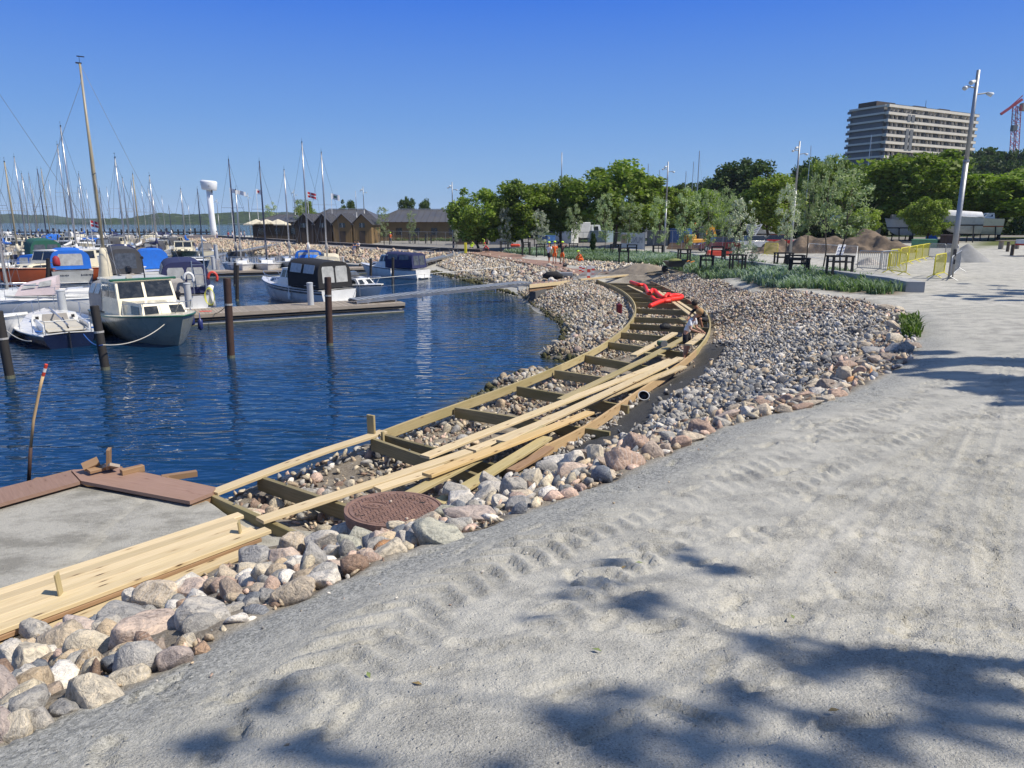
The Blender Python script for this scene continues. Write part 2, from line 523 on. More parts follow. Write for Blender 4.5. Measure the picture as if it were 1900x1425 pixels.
def ground_z(X, Y):
    X = np.atleast_1d(np.asarray(X, float)); Y = np.atleast_1d(np.asarray(Y, float)); sh = X.shape
    x = X.ravel(); y = Y.ravel(); out = np.empty(len(x))
    for s in range(0, len(x), 20000):
        xs = x[s:s+20000]; ys = y[s:s+20000]
        r = np.sqrt((xs[:, None] - CT[None, :, 0]) ** 2 + (ys[:, None] - CT[None, :, 1]) ** 2 + .64)
        out[s:s+20000] = r @ _w[:-3] + _w[-3] + xs * _w[-2] + ys * _w[-1]
    out = np.clip(out, -3, 3.2).reshape(sh)
    if 'DECKP' in globals():
        near = (Y < 60) & (Y > 3) & (np.abs(X) < 25)
        if near.any():
            xx, yy = X[near], Y[near]; o = out[near]
            k = sstep(1.0, .35, sdf(DECKP, xx, yy)); o = np.where(o < .55, o + (.55 - o) * k, o)
            k = sstep(.0, -.12, sdf(PLAT, xx, yy)); o = o + (.88 - o) * k
            out[near] = o
    return out
def gz(x, y): return float(ground_z([x], [y])[0])

W2 = lambda L: poly_np([at(*t) for t in L])
EDGE = W2(EDGE_PX); TOPE = W2(TOP_PX)
SH0 = W2([(x, y, 0) for x, y in SHORE])
BANK_R = np.array([(p.x, p.y) for p in OUT[::3]] + [tuple(p) for p in W2(TOP_PX)[::-1]] + [tuple(p) for p in EDGE[::-1]] + [(-4.5, .8), (-9, 2.0)] + [tuple(p) for p in W2(PILE_EDGE)])
INW = np.array([(p.x, p.y) for p in IN]); OUTW = np.array([(p.x, p.y) for p in OUT])
PENIN = np.array([tuple(p) for p in INW[24::2]] + [tuple(p) for p in W2([(1108, 514, 1), (1060, 516, 1), (1020, 520, .9), (960, 538, .3)])] + [tuple(p) for p in SH0[:10][::-1]])
BANK2 = np.array([tuple(p) for p in W2(D2)] + [tuple(p) for p in W2([(1075, 513, .95), (1020, 527, .8)])] + [tuple(p) for p in SH0[9:15][::-1]] + [tuple(p) for p in W2([(810, 492, .3)])])
BEACH = np.array([tuple(p) for p in W2(PROM)] + [tuple(p) for p in SH0[14:][::-1]])
DECKP = np.array([tuple(p) for p in INW[::2]] + [tuple(p) for p in OUTW[::-2]])
PLAT = W2([(-400, 1075, .9), (0, 922, .9), (150, 880, .9), (395, 918, .9), (480, 985, .9), (600, 985, .9), (490, 1003, .9), (250, 1100, .9), (0, 1195, .9), (-500, 1420, .9)])
BED = W2([(930, 466, 1.05), (1000, 462, 1.2), (1100, 466, 1.3), (1210, 472, 1.4), (1290, 481, 1.5), (1400, 494, 1.6), (1560, 514, 1.85), (1690, 540, 2.05), (1655, 551, 2.0), (1540, 545, 1.85), (1420, 531, 1.7), (1330, 516, 1.55), (1245, 501, 1.4), (1190, 492, 1.3), (1120, 486, 1.3), (1040, 478, 1.2), (970, 470, 1.1)])
SOILP = W2([(1100, 506, 1), (1210, 521, 1.1), (1300, 517, 1.5), (1350, 523, 1.6), (1250, 500, 1.4), (1190, 494, 1.3), (1100, 490, 1.25), (1060, 498, 1.1)])
DARKP = W2([(990, 866, 1.0), (1100, 797, .95), (1180, 742, .85), (1290, 665, .8), (1322, 636, .8), (1345, 645, .95), (1300, 705, 1.0), (1228, 748, 1.0), (1195, 790, 1.1), (1135, 822, 1.1), (1060, 838, 1.1), (1012, 868, 1.1)])
GRASS_R = W2([(1790, 463, 2.2), (1835, 457, 2.2), (2000, 455, 2.3), (2300, 462, 2.4), (2300, 440, 2.3), (1830, 440, 2.2)])

def grid_mesh(xs, ys, keep=None):
    X, Y = np.meshgrid(xs, ys)
    n, m = X.shape
    idx = np.arange(n * m).reshape(n, m)
    F = np.stack([idx[:-1, :-1], idx[:-1, 1:], idx[1:, 1:], idx[1:, :-1]], -1).reshape(-1, 4)
    return X, Y, F

def masks(X, Y):
    nz = fbm(X, Y, .9, 3, 5) * .25
    mb = sstep(.12, -.12, sdf(BANK_R, X, Y) + nz * .5)
    mp = np.maximum.reduce([sstep(.2, -.2, sdf(PENIN, X, Y)), sstep(.3, -.3, sdf(BANK2, X, Y)), sstep(.5, -.5, sdf(BEACH, X, Y)), sstep(1.3, .9, sdf(DECKP, X, Y)) * (Y > 8.6), sstep(.8, -.4, sdf(SOILP, X, Y) + nz * 2)])
    bed = sstep(.3, -.3, sdf(BED, X, Y) + nz * 2)
    plat = sstep(.15, -.05, sdf(PLAT, X, Y))
    grass = sstep(1.5, -1.5, sdf(GRASS_R, X, Y) + nz * 5)
    soil = np.clip(np.maximum(mb, mp) * (1 - plat), 0, 1)
    # crusher-dust strip along the kerb stones
    de = dist_line(EDGE, X, Y)
    grav = np.clip(sstep(1.0, .15, de + nz * 1.2) * (1 - mb), 0, 1) * (1 - plat)
    # dark asphalt-like grit outside the outer stringer
    dark = sstep(.3, -.05, sdf(DARKP, X, Y) + nz * .5) * mb
    return soil, bed, plat, grass, grav, dark

# near fine patch
NX0, NX1, NY0, NY1 = -5.0, 11.5, 1.0, 13.0

# ------------------------------------------------------------------ ground material
def attr(nt, name):
    a = nt.nodes.new('ShaderNodeAttribute'); a.attribute_name = name; return a.outputs['Fac']
def ground_mat():
    m, nt, b = newmat('ground_surface')
    vec = texco(nt, 'Object')
    n_big = noise(nt, vec, .35, 4, .6)
    n_mid = noise(nt, vec, 2.3, 5, .65)
    n_fine = noise(nt, vec, 60, 3, .7)
    n_grain = noise(nt, vec, 120, 3, .85)
    vg = voro(nt, vec, 62)
    sand = mix(nt, (.42, .408, .355), (.52, .50, .438), ramp(nt, n_big, [(.3, 0), (.7, 1)]))
    sand = mix(nt, sand, (.27, .265, .24), ramp(nt, n_mid, [(.45, 0), (.64, .75)]))
    sand = mix(nt, sand, (.10, .095, .085), maths(nt, 'MULTIPLY', ramp(nt, n_grain, [(.53, 0), (.66, 1)]), ramp(nt, n_mid, [(.3, .35), (.7, .9)])))
    sand = mix(nt, sand, (.66, .62, .56), ramp(nt, n_grain, [(.34, .7), (.45, 0)]))
    gr = mix(nt, (.17, .175, .165), (.46, .455, .42), ramp(nt, vg.outputs['Color'], [(.15, 0), (.8, 1)]))
    gr = mix(nt, gr, (.08, .08, .08), ramp(nt, n_grain, [(.52, 0), (.64, .6)]))
    base = mix(nt, sand, gr, maths(nt, 'MULTIPLY', attr(nt, 'grav'), .85))
    soil = mix(nt, (.10, .082, .062), (.31, .27, .215), ramp(nt, n_mid, [(.3, 0), (.7, 1)]))
    soil = mix(nt, soil, (.3, .27, .23), ramp(nt, vg.outputs['Color'], [(.5, 0), (.9, .8)]))
    base = mix(nt, base, soil, attr(nt, 'soil'))
    grit = mix(nt, (.04, .041, .042), (.1, .1, .1), ramp(nt, n_fine, [(.4, 0), (.7, 1)]))
    base = mix(nt, base, grit, attr(nt, 'dark'))
    bedc = mix(nt, (.12, .09, .06), (.27, .23, .17), ramp(nt, n_mid, [(.35, 0), (.65, 1)]))
    base = mix(nt, base, bedc, attr(nt, 'bed'))
    plc = mix(nt, (.24, .23, .20), (.40, .385, .34), ramp(nt, noise(nt, texco(nt, 'Object', (1.0, 1.7, 1), (0, 0, .35)), 1.3, 8, .72), [(.38, 0), (.56, 1)]))
    plc = mix(nt, plc, (.07, .07, .07), ramp(nt, n_grain, [(.62, 0), (.72, .6)]))
    base = mix(nt, base, plc, attr(nt, 'plat'))
    gc = mix(nt, (.06, .085, .02), (.14, .15, .05), ramp(nt, n_mid, [(.3, 0), (.7, 1)]))
    base = mix(nt, base, gc, attr(nt, 'grass'))
    far = mix(nt, (.1, .095, .085), (.22, .2, .18), n_mid)
    base = mix(nt, base, far, attr(nt, 'far'))
    nt.links.new(base, b.inputs['Base Color'])
    b.inputs['Roughness'].default_value = .95
    b.inputs['Specular IOR Level'].default_value = .2
    h1 = maths(nt, 'ADD', maths(nt, 'MULTIPLY', n_grain, .35), maths(nt, 'MULTIPLY', n_fine, .6))
    h1 = maths(nt, 'ADD', h1, maths(nt, 'MULTIPLY', noise(nt, vec, 18, 5, .7), 1.2))
    h1 = maths(nt, 'ADD', h1, maths(nt, 'MULTIPLY', ramp(nt, voro(nt, vec, 22).outputs['Distance'], [(.0, 1), (.16, 0)]), .8))
    bump(nt, b, h1, .85, .016)
    return m
GM = ground_mat()

# ------------------------------------------------------------------ relief of the walked and driven sand
def path_relief(X, Y, pathm):
    z = fbm(X, Y, .8, 2, 3) * .02
    z = z + fbm(X, Y, 2.2, 3, 9) * .008 + fbm(X, Y, 15, 3, 19) * .007 + np.clip(fbm(X, Y, 6, 4, 29), .16, 1) * .03 * sstep(-.1, .25, fbm(X, Y, .5, 2, 31))
    # tyre tracks: two curved families of ruts running up the path
    tracks = [([(560, 1420), (760, 1180), (1010, 1020), (1230, 900), (1450, 800), (1700, 700)], .34, 'lug'),
              ([(900, 1420), (1120, 1120), (1330, 960), (1560, 840), (1800, 730)], .16, 'lug'),
              ([(1700, 1420), (1730, 1150), (1790, 900), (1850, 720), (1890, 600)], .12, 'fine'),
              ([(1780, 1420), (1800, 1150), (1850, 900), (1890, 760)], .1, 'fine'), ([(1620, 1420), (1690, 1150), (1765, 900), (1830, 740)], .06, 'fine'), ([(1380, 1420), (1520, 1130), (1660, 900), (1780, 750)], .07, 'fine'), ([(1850, 1420), (1850, 1150), (1885, 900)], .05, 'fine'),
              ([(1560, 1300), (1640, 1050), (1720, 880), (1790, 760)], .1, 'fine'),
              ([(1250, 1420), (1400, 1100), (1550, 930), (1700, 820)], .12, 'fine'),
              ([(1870, 1300), (1830, 1050), (1880, 860)], .08, 'fine')]
    for pts, w, kind in tracks:
        P = [at(px, py, 2.4) for px, py in pts]
        P = np.array([(p.x, p.y) for p in smooth_path(P, 50)])
        best = np.full(X.shape, 1e9); S = np.zeros(X.shape); T = np.zeros(X.shape); L = 0
        for i in range(len(P) - 1):
            a = P[i]; ab = P[i+1] - a; ln = math.hypot(*ab)
            t = np.clip(((X - a[0]) * ab[0] + (Y - a[1]) * ab[1]) / ln ** 2, 0, 1)
            dx = X - a[0] - t * ab[0]; dy = Y - a[1] - t * ab[1]; d = np.hypot(dx, dy)
            sgn = np.sign(ab[0] * dy - ab[1] * dx)
            k = d < best
            best = np.where(k, d, best); S = np.where(k, L + t * ln, S); T = np.where(k, d * sgn, T); L += ln
        best = best + fbm(X, Y, 2.2, 3, 51) * w * (.5 if kind == 'lug' else .15)
        prof = -sstep(w, w * .8, best) * .006 + np.exp(-((best - w * 1.12) / (w * .16)) ** 2) * .006
        if kind == 'lug':
            ph = (S + np.abs(T) * .7) / .21
            lug = (np.abs(ph % 1 - .5) < .2) * sstep(w, w * .8, best)
            prof = prof + lug * .04 * (.6 + vnoise(X, Y, 1.1, 41))
        else:
            prof = prof + (np.sin(S / .06 * 6.283 + np.sign(T) * 1.2) > .2) * sstep(w, w * .8, best) * .011
        z = z + prof * (.15 + 1.1 * np.clip(vnoise(X, Y, .7, 23) * 1.6 + .3, 0, 1) if kind == 'lug' else 1.1 + .6 * vnoise(X, Y, .9, 24))
    r2 = random.Random(5)
    for i in range(420):                                   # shoe prints
        x = r2.uniform(-2.5, 7); y = r2.uniform(2.2, 11); a = r2.gauss(.5, .7)
        ca, sa = math.cos(a), math.sin(a)
        sel = (np.abs(X - x) < .25) & (np.abs(Y - y) < .25)
        if not sel.any(): continue
        dx = X[sel] - x; dy = Y[sel] - y
        u = dx * ca + dy * sa; v = -dx * sa + dy * ca
        wv = .048 - .012 * np.cos(u / .14 * 3.1)
        r = np.sqrt((u / .145) ** 2 + (v / wv) ** 2)
        dep = -sstep(1.1, .9, r) * .021 + np.exp(-((r - 1.2) / .14) ** 2) * .010
        dep = dep + (np.sin(u / .032 * 6.283) > 0) * sstep(1.0, .85, r) * .007
        z[sel] += dep * r2.uniform(.5, 1.2)
    return z * pathm

print('ground...')
def build_ground():
    # coarse sheet to the horizon
    xs = 8 * np.sinh(np.linspace(-6.55, 6.55, 420)); ys = 8 * np.sinh(np.linspace(-1.6, 6.6, 430))
    X, Y, F = grid_mesh(xs, ys)
    Z = ground_z(X, Y)
    dist = np.hypot(X, Y)
    Z = np.where((dist > 420) & (X > -40), np.minimum(Z, 3), Z)
    soil, bed, plat, grass, grav, dark = masks(X, Y)
    Z = Z + bed * fbm(X, Y, 1.5, 3, 4) * .12 + soil * fbm(X, Y, 2.0, 3, 14) * .1
    inn = (X > NX0 + .3) & (X < NX1 - .3) & (Y > NY0 + .3) & (Y < NY1 - .3)
    Z = np.where(inn, Z - .25, Z)
    far = sstep(75, 100, Y) * sstep(-60, 0, X) * (1 - grass) * .8
    V = np.stack([X.ravel(), Y.ravel(), Z.ravel()], -1)
    # drop the deep hidden part and faces fully below the fine patch
    fz = Z.ravel()[F].max(1); fin = inn.ravel()[F].all(1)
    at_ = dict(soil=soil, bed=bed, plat=plat, grass=grass, grav=grav, dark=dark, far=far)
    def sub(name, sel, parts, VV, FF, att):
        FS = FF[sel]
        if len(FS) == 0: return None
        used, inv = np.unique(FS, return_inverse=True)
        me = np_mesh(name, VV[used], inv.reshape(-1, 4), GM, {k: a.ravel()[used] for k, a in att.items()}, smooth=True)
        return link(me, name, kind='structure')
    def classify(att, FF):
        f = lambda k: att[k].ravel()[FF].mean(1)
        s, bd, pl, gs = f('soil'), f('bed'), f('plat'), f('grass')
        cls = np.zeros(len(FF), int)
        cls[s > .5] = 1; cls[bd > .5] = 2; cls[pl > .5] = 3; cls[gs > .5] = 4
        return cls
    cl = classify(at_, F)
    wet = fz < -.05
    # fine patch near the viewer
    n_ = 300
    ysf = [NY0]
    while ysf[-1] < NY1: ysf.append(ysf[-1] + .02 + .0035 * max(0, ysf[-1] - 3))
    xsf = np.linspace(NX0, NX1, 620); ysf = np.array(ysf)
    X2, Y2, F2 = grid_mesh(xsf, ysf)
    Z2 = ground_z(X2, Y2)
    s2 = masks(X2, Y2)
    a2 = dict(zip(('soil', 'bed', 'plat', 'grass', 'grav', 'dark'), s2)); a2['far'] = np.zeros(X2.shape)
    pm = (1 - s2[0]) * (1 - s2[2]) * (1 - s2[1])
    Z2 = Z2 + path_relief(X2, Y2, pm) + s2[0] * fbm(X2, Y2, 2.2, 4, 14) * .1 + s2[2] * (fbm(X2, Y2, 1.3, 4, 8) * .03)
    V2 = np.stack([X2.ravel(), Y2.ravel(), Z2.ravel()], -1)
    cl2 = classify(a2, F2)
    names = ['gravel_path', 'stone_bank_ground', 'planting_bed', 'sand_platform', 'lawn']
    out = {}
    for c, nm in enumerate(names):
        A = (cl == c) & ~fin & (~wet if c != 1 else np.ones(len(F), bool))
        if c == 1:
            A = A | (wet & ~fin)          # harbour bottom belongs with the bank ground
            A = A & ~fin
        B = cl2 == c
        Fa = F[A]; Fb = F2[B] + len(V)
        FF = np.concatenate([Fa, Fb]); VV = np.concatenate([V, V2])
        att = {k: np.concatenate([at_[k].ravel(), a2[k].ravel()]) for k in at_}
        out[nm] = sub(nm, np.ones(len(FF), bool), None, VV, FF, att)
    return out
GROUND = build_ground()

# ------------------------------------------------------------------ water
def water_mat():
    m, nt, b = newmat('harbour_water')
    d = attr(nt, 'depth')
    c = mix(nt, (.045, .05, .03), (.003, .027, .070), ramp(nt, d, [(.02, 0), (.35, 1)]))
    nt.links.new(c, b.inputs['Base Color'])
    b.inputs['Roughness'].default_value = .03
    b.inputs['IOR'].default_value = 1.333
    v1 = texco(nt, 'Object', (.8, 2.6, 1), (0, 0, R(-22)))
    v2 = texco(nt, 'Object', (.9, 2.2, 1), (0, 0, R(14)))
    calm = ramp(nt, noise(nt, texco(nt, 'Object', (1, 2, 1)), .09, 2, .5), [(.35, .45), (.65, 1.0)])
    a = noise(nt, v1, 1.0, 1, .4, .8)
    bb = noise(nt, v2, 2.4, 1.5, .4, .5)
    h = maths(nt, 'ADD', maths(nt, 'MULTIPLY', a, 1.0), maths(nt, 'MULTIPLY', bb, .5))
    h = maths(nt, 'MULTIPLY', h, calm)
    bump(nt, b, h, 1.0, .075)
    return m
xs = 8 * np.sinh(np.linspace(-6.8, 5.2, 260)); ys = 8 * np.sinh(np.linspace(-.3, 6.8, 260))
Xw, Yw, Fw = grid_mesh(xs, ys)
dep = np.clip(-ground_z(Xw, Yw) / 2.0, 0, 1)
keep = (ground_z(Xw, Yw).ravel()[Fw].min(1) < .35)
me = np_mesh('water', np.stack([Xw.ravel(), Yw.ravel(), np.zeros(Xw.size)], -1), Fw[keep], water_mat(), {'depth': dep.ravel()})
link(me, 'water', kind='structure')

# ------------------------------------------------------------------ hills
def forest_mat():
    m, nt, b = newmat('wooded_hill')
    vec = texco(nt, 'Object')
    c = mix(nt, (.018, .035, .012), (.05, .075, .022), ramp(nt, noise(nt, vec, .05, 6, .7), [(.35, 0), (.65, 1)]))
    c = mix(nt, c, (.012, .02, .008), ramp(nt, noise(nt, vec, .16, 3, .6), [(.5, 0), (.62, .8)]))
    f = ramp(nt, attr(nt, 'field'), [(.45, 0), (.55, 1)])
    c = mix(nt, c, (.16, .16, .07), f)
    nt.links.new(c, b.inputs['Base Color']); b.inputs['Roughness'].default_value = 1
    b.inputs['Specular IOR Level'].default_value = .1
    return m
FM = forest_mat()
def ridge(name, prof, Y0, depth, seed, field=None, nx=420, bumpy=7):
    """prof: (pixel x, pixel y of skyline) at distance Y0; a wooded ridge with real depth"""
    px = np.array([p[0] for p in prof], float); py = np.array([p[1] for p in prof], float)
    xs = (px - 950) / FPX * (Y0) * CP
    hs = np.array([zat(Vector((0, Y0, 0)), y) for y in py])
    U = np.linspace(xs[0], xs[-1], nx); H = np.interp(U, xs, hs)
    rows = 26; V = []; fld = []
    for j in range(rows):
        t = j / (rows - 1)
        prof_ = math.sin(min(1, t / .55) * math.pi / 2) if t < .55 else math.cos((t - .55) / .45 * math.pi / 2)
        yy = Y0 - depth * .55 + t * depth + vnoise(U, U * 0, .004, seed) * depth * .15
        shore = sstep(0, .06, t)
        z = H * prof_ + shore * (vnoise(U, yy, .06, seed + 1) * bumpy + vnoise(U, yy, .02, seed + 2) * bumpy) * sstep(1, .9, t)
        z = np.where(H < .5, -2, np.maximum(z, shore * 2.5 - .6))
        V.append(np.stack([U, yy, z], -1))
        fld.append((vnoise(U, yy * 1, .005, seed + 7) > .27) * (t < .45) * (t > .12) * (1.0 if field else 0))
    V = np.concatenate(V)
    idx = np.arange(rows * nx).reshape(rows, nx)
    F = np.stack([idx[:-1, :-1], idx[:-1, 1:], idx[1:, 1:], idx[1:, :-1]], -1).reshape(-1, 4)
    me = np_mesh(name, V, F, FM, {'field': np.concatenate(fld).astype(float)}, smooth=False)
    return link(me, name, kind='structure')
ridge('far_hills', [(-500, 398), (-120, 396), (0, 397), (60, 399), (110, 405), (150, 408), (200, 406), (260, 407), (330, 404), (420, 403), (600, 404), (800, 404)], 2100, 900, 3, bumpy=5)
ridge('wooded_shore', [(255, 412), (275, 407), (300, 401), (340, 398), (380, 399), (430, 397), (480, 397), (540, 396), (600, 398), (700, 398), (900, 400)], 1250, 420, 8, field=True, bumpy=6)

# wooded hill on the right, carrying the tower block
def hill_h(X, Y):
    s = sstep(110, 330, Y + X * .1) * sstep(62, 130, X - (Y - 150) * .12)
    return 2 + 21 * s
xs = np.linspace(0, 420, 70); ys = np.linspace(108, 560, 70)
Xh, Yh, Fh = grid_mesh(xs, ys)
Zh = hill_h(Xh, Yh) - .3 + fbm(Xh, Yh, .03, 3, 6) * 2
Zh = np.where((Xh < 4) | (Yh < 112), -1, Zh)
me = np_mesh('hillside', np.stack([Xh.ravel(), Yh.ravel(), Zh.ravel()], -1), Fh, FM, {'field': np.zeros(Xh.size)}, smooth=True)
link(me, 'hillside', kind='structure')

# ------------------------------------------------------------------ stones
def ico(sub):
    bm = bmesh.new(); bmesh.ops.create_icosphere(bm, subdivisions=sub, radius=1.0)
    V = np.array([v.co[:] for v in bm.verts]); F = np.array([[v.index for v in f.verts] for f in bm.faces]); bm.free()
    return V, F
def stone_shape(sub, seed, cuts=6, rough=.05, ang=1.0):
    r = np.random.default_rng(seed)
    V, F = ico(sub); V = V.copy()
    for k in range(3):                                     # low harmonics
        d = r.normal(size=3); d /= np.linalg.norm(d)
        V = V * (1 + .12 * np.sin(V @ d * r.uniform(1.5, 3.0) + r.uniform(0, 6)))[:, None]
    for k in range(cuts):
        d = r.normal(size=3); d /= np.linalg.norm(d); h = r.uniform(.42, .8)
        s = V @ d; ex = np.clip(s - h, 0, None)
        V = V - d[None, :] * (ex * (.85 * ang))[:, None]
    if rough > 0:
        for k in range(14):
            d = r.normal(size=3) * r.uniform(3, 9)
            V = V + V / np.linalg.norm(V, axis=1)[:, None] * (rough * .28 * np.sin(V @ d + r.uniform(0, 6)))[:, None]
    V = V * np.array([1.0, r.uniform(.72, .95), r.uniform(.55, .8)])
    V = V / np.abs(V).max()
    return V, F
PAL = {'tan': (.47, .38, .27), 'pink': (.50, .37, .30), 'grey': (.33, .32, .30), 'white': (.60, .57, .52), 'blue': (.17, .185, .21),
       'orange': (.42, .22, .1), 'brown': (.23, .16, .12), 'cream': (.5, .44, .33), 'purple': (.34, .27, .26), 'dark': (.09, .09, .095), 'green': (.27, .29, .24), 'rust': (.36, .2, .13)}
def stone_mat(name, objcol):
    m, nt, b = newmat(name)
    vec = texco(nt, 'Object')
    if objcol:
        base = nt.nodes.new('ShaderNodeObjectInfo').outputs['Color']
        oi = nt.nodes.new('ShaderNodeObjectInfo')
        add = nt.nodes.new('ShaderNodeVectorMath'); add.operation = 'ADD'
        cmb = nt.nodes.new('ShaderNodeCombineXYZ'); rm = maths(nt, 'MULTIPLY', oi.outputs['Random'], 40)
        for k in range(3): nt.links.new(rm, cmb.inputs[k])
        nt.links.new(vec, add.inputs[0]); nt.links.new(cmb.outputs[0], add.inputs[1]); vec = add.outputs[0]
        sc = 1.0; rnd = oi.outputs['Random']
    else:
        a = nt.nodes.new('ShaderNodeAttribute'); a.attribute_name = 'col'; base = a.outputs['Color']; sc = 7.0
        rnd = None
    spk = noise(nt, vec, 14 * sc, 3, .75)
    mid = noise(nt, vec, 2.2 * sc, 5, .65, 1.2)
    c = mix(nt, base, mix(nt, base, (1.5, 1.42, 1.3), 1.0, 'MULTIPLY'), ramp(nt, mid, [(.45, 0), (.68, .9)]))
    c = mix(nt, c, mix(nt, base, (.5, .48, .47), 1.0, 'MULTIPLY'), ramp(nt, mid, [(.3, .9), (.48, 0)]))
    c = mix(nt, c, mix(nt, base, (.22, .21, .22), 1.0, 'MULTIPLY'), ramp(nt, spk, [(.55, 0), (.68, .7)]))
    c = mix(nt, c, (.6, .57, .52), ramp(nt, spk, [(.3, .4), (.42, 0)]))
    if objcol:
        wv = N(nt, 'ShaderNodeTexWave', Scale=1.6, Distortion=9.0, Detail=3); nt.links.new(vec, wv.inputs['Vector'])
        veins = maths(nt, 'MULTIPLY', ramp(nt, wv.outputs['Fac'], [(.82, 0), (.97, .3)]), ramp(nt, rnd, [(.7, 0), (.74, 1)]))
        c = mix(nt, c, (.55, .52, .48), veins)
    nt.links.new(c, b.inputs['Base Color'])
    b.inputs['Roughness'].default_value = .85; b.inputs['Specular IOR Level'].default_value = .25
    h = maths(nt, 'ADD', maths(nt, 'MULTIPLY', mid, 1.2), maths(nt, 'MULTIPLY', spk, .35))
    bump(nt, b, h, .55, .045 if objcol else .015)
    return m
SM_O = stone_mat('stone', True); SM_J = stone_mat('rubble', False)
def mk_stone_me(sub, seed, cuts, rough, smooth, ang=1.0):
    V, F = stone_shape(sub, seed, cuts, rough, ang)
    me = np_mesh('stone', V, F, SM_O, smooth=smooth)
    return me
HERO = [mk_stone_me(4, 100 + i, [5, 8, 11, 7, 12, 9][i % 6], .03, True, [1, 1.05, 1, 1.1, 1, .95][i % 6]) for i in range(14)]
MIDS = [mk_stone_me(2, 200 + i, 9, .03, False, 1.1) for i in range(10)]
ROUND = [mk_stone_me(2, 240 + i, 5, .04, True) for i in range(8)]
LOW = [(lambda VF, k: (VF[0] * np.array([1, .62 + .03 * (k % 5), .5 + .05 * (k % 4)]), VF[1]))(stone_shape(1, 300 + i, 9, .0, 1.15), i) for i in range(14)]
def rand_col(r, weights):
    k = list(weights); p = np.array([weights[x] for x in k], float); p /= p.sum()
    c = np.array(PAL[k[r.choice(len(k), p=p)]]); return c * r.uniform(.75, 1.2)
def rotmats(r, n):
    q = r.normal(size=(n, 4)); q /= np.linalg.norm(q, axis=1)[:, None]
    w, x, y, z = q.T
    return np.stack([np.stack([1-2*(y*y+z*z), 2*(x*y-z*w), 2*(x*z+y*w)], -1), np.stack([2*(x*y+z*w), 1-2*(x*x+z*z), 2*(y*z-x*w)], -1), np.stack([2*(x*z-y*w), 2*(y*z+x*w), 1-2*(x*x+y*y)], -1)], 1)
def scatter_poly(P, s, r, jit=.35, cond=None):
    """jittered hex grid clipped to a polygon"""
    x0, y0 = P.min(0); x1, y1 = P.max(0)
    xs = np.arange(x0, x1, s); ys = np.arange(y0, y1, s * .87)
    X, Y = np.meshgrid(xs, ys); X = X + (np.arange(len(ys)) % 2)[:, None] * s / 2
    X = X + r.uniform(-jit, jit, X.shape) * s; Y = Y + r.uniform(-jit, jit, X.shape) * s
    X = X.ravel(); Y = Y.ravel(); k = inside(P, X, Y)
    X, Y = X[k], Y[k]
    if cond is not None:
        k = cond(X, Y); X, Y = X[k], Y[k]
    return X, Y
def in_view(X, Y, Z, m=30):
    d = Y * CP - (Z - CZ) * SP
    u = 950 + X / np.maximum(d, .01) * FPX; v = 712.5 - ((Z - CZ) * CP + Y * SP) / np.maximum(d, .01) * FPX
    return (d > .3) & (u > -m) & (u < 1900 + m) & (v < 1425 + m) & (v > 0)
def joined_stones(name, X, Y, Z, S, C, r, parent, lod=1, rnd_rot=None):
    Rm = rotmats(r, len(X)) if rnd_rot is None else rnd_rot
    shp = r.integers(0, len(LOW), len(X)); Vs = []; Fs = []; Cs = []; off = 0
    for k, (V, F) in enumerate(LOW):
        sel = np.where(shp == k)[0]
        if len(sel) == 0: continue
        W = np.einsum('nij,vj->nvi', Rm[sel], V) * S[sel][:, None, None] + np.stack([X, Y, Z], -1)[sel][:, None, :]
        n, m, _ = W.shape
        Vs.append(W.reshape(-1, 3)); Fs.append((F[None] + (np.arange(n) * m)[:, None, None] + off).reshape(-1, 3)); off += n * m
        Cs.append(np.repeat(C[sel], m, 0))
    me = np_mesh(name, np.concatenate(Vs), np.concatenate(Fs), SM_J, {'col': np.concatenate(Cs)})
    return link(me, name, parent, kind='stuff')
def bank(parent, X, Y, S, C, r, nind=300, meshes=MIDS, sink=.15, lift=None, name='rubble', zoff=0):
    Z = ground_z(X, Y) + S * (.35 - sink) + (lift if lift is not None else 0) + zoff
    k = in_view(X, Y, Z); X, Y, Z, S, C = X[k], Y[k], Z[k], S[k], C[k]
    d = Y * CP - (Z - CZ) * SP; key = S / d * (1 + 0 * d)
    order = np.argsort(-key); ind = order[:nind]; rest = order[nind:]
    Rm = rotmats(r, len(X))
    pi = parent.matrix_world.inverted() if parent else Matrix()
    for i in ind:
        o = bpy.data.objects.new('stone', meshes[int(r.integers(0, len(meshes)))]); COL.objects.link(o); setparent(o, parent)
        o.location = (X[i], Y[i], Z[i]); o.scale = (S[i],) * 3
        o.rotation_euler = Matrix(Rm[i].tolist()).to_euler(); o.color = (*C[i], 1)
    if len(rest):
        joined_stones(name, X[rest], Y[rest], Z[rest], S[rest], C[rest], r, parent, rnd_rot=Rm[rest])
    print(name, len(X), 'ind', len(ind), 'max px', (key[order[0]] * 2 * FPX * 1024 / 1900) if len(X) else 0)

BG = GROUND['stone_bank_ground']
def sub_ground(name):
    """an empty anchor that groups the stones of one bank"""
    o = bpy.data.objects.new(name, None); COL.objects.link(o); o['kind'] = 'structure'; return o

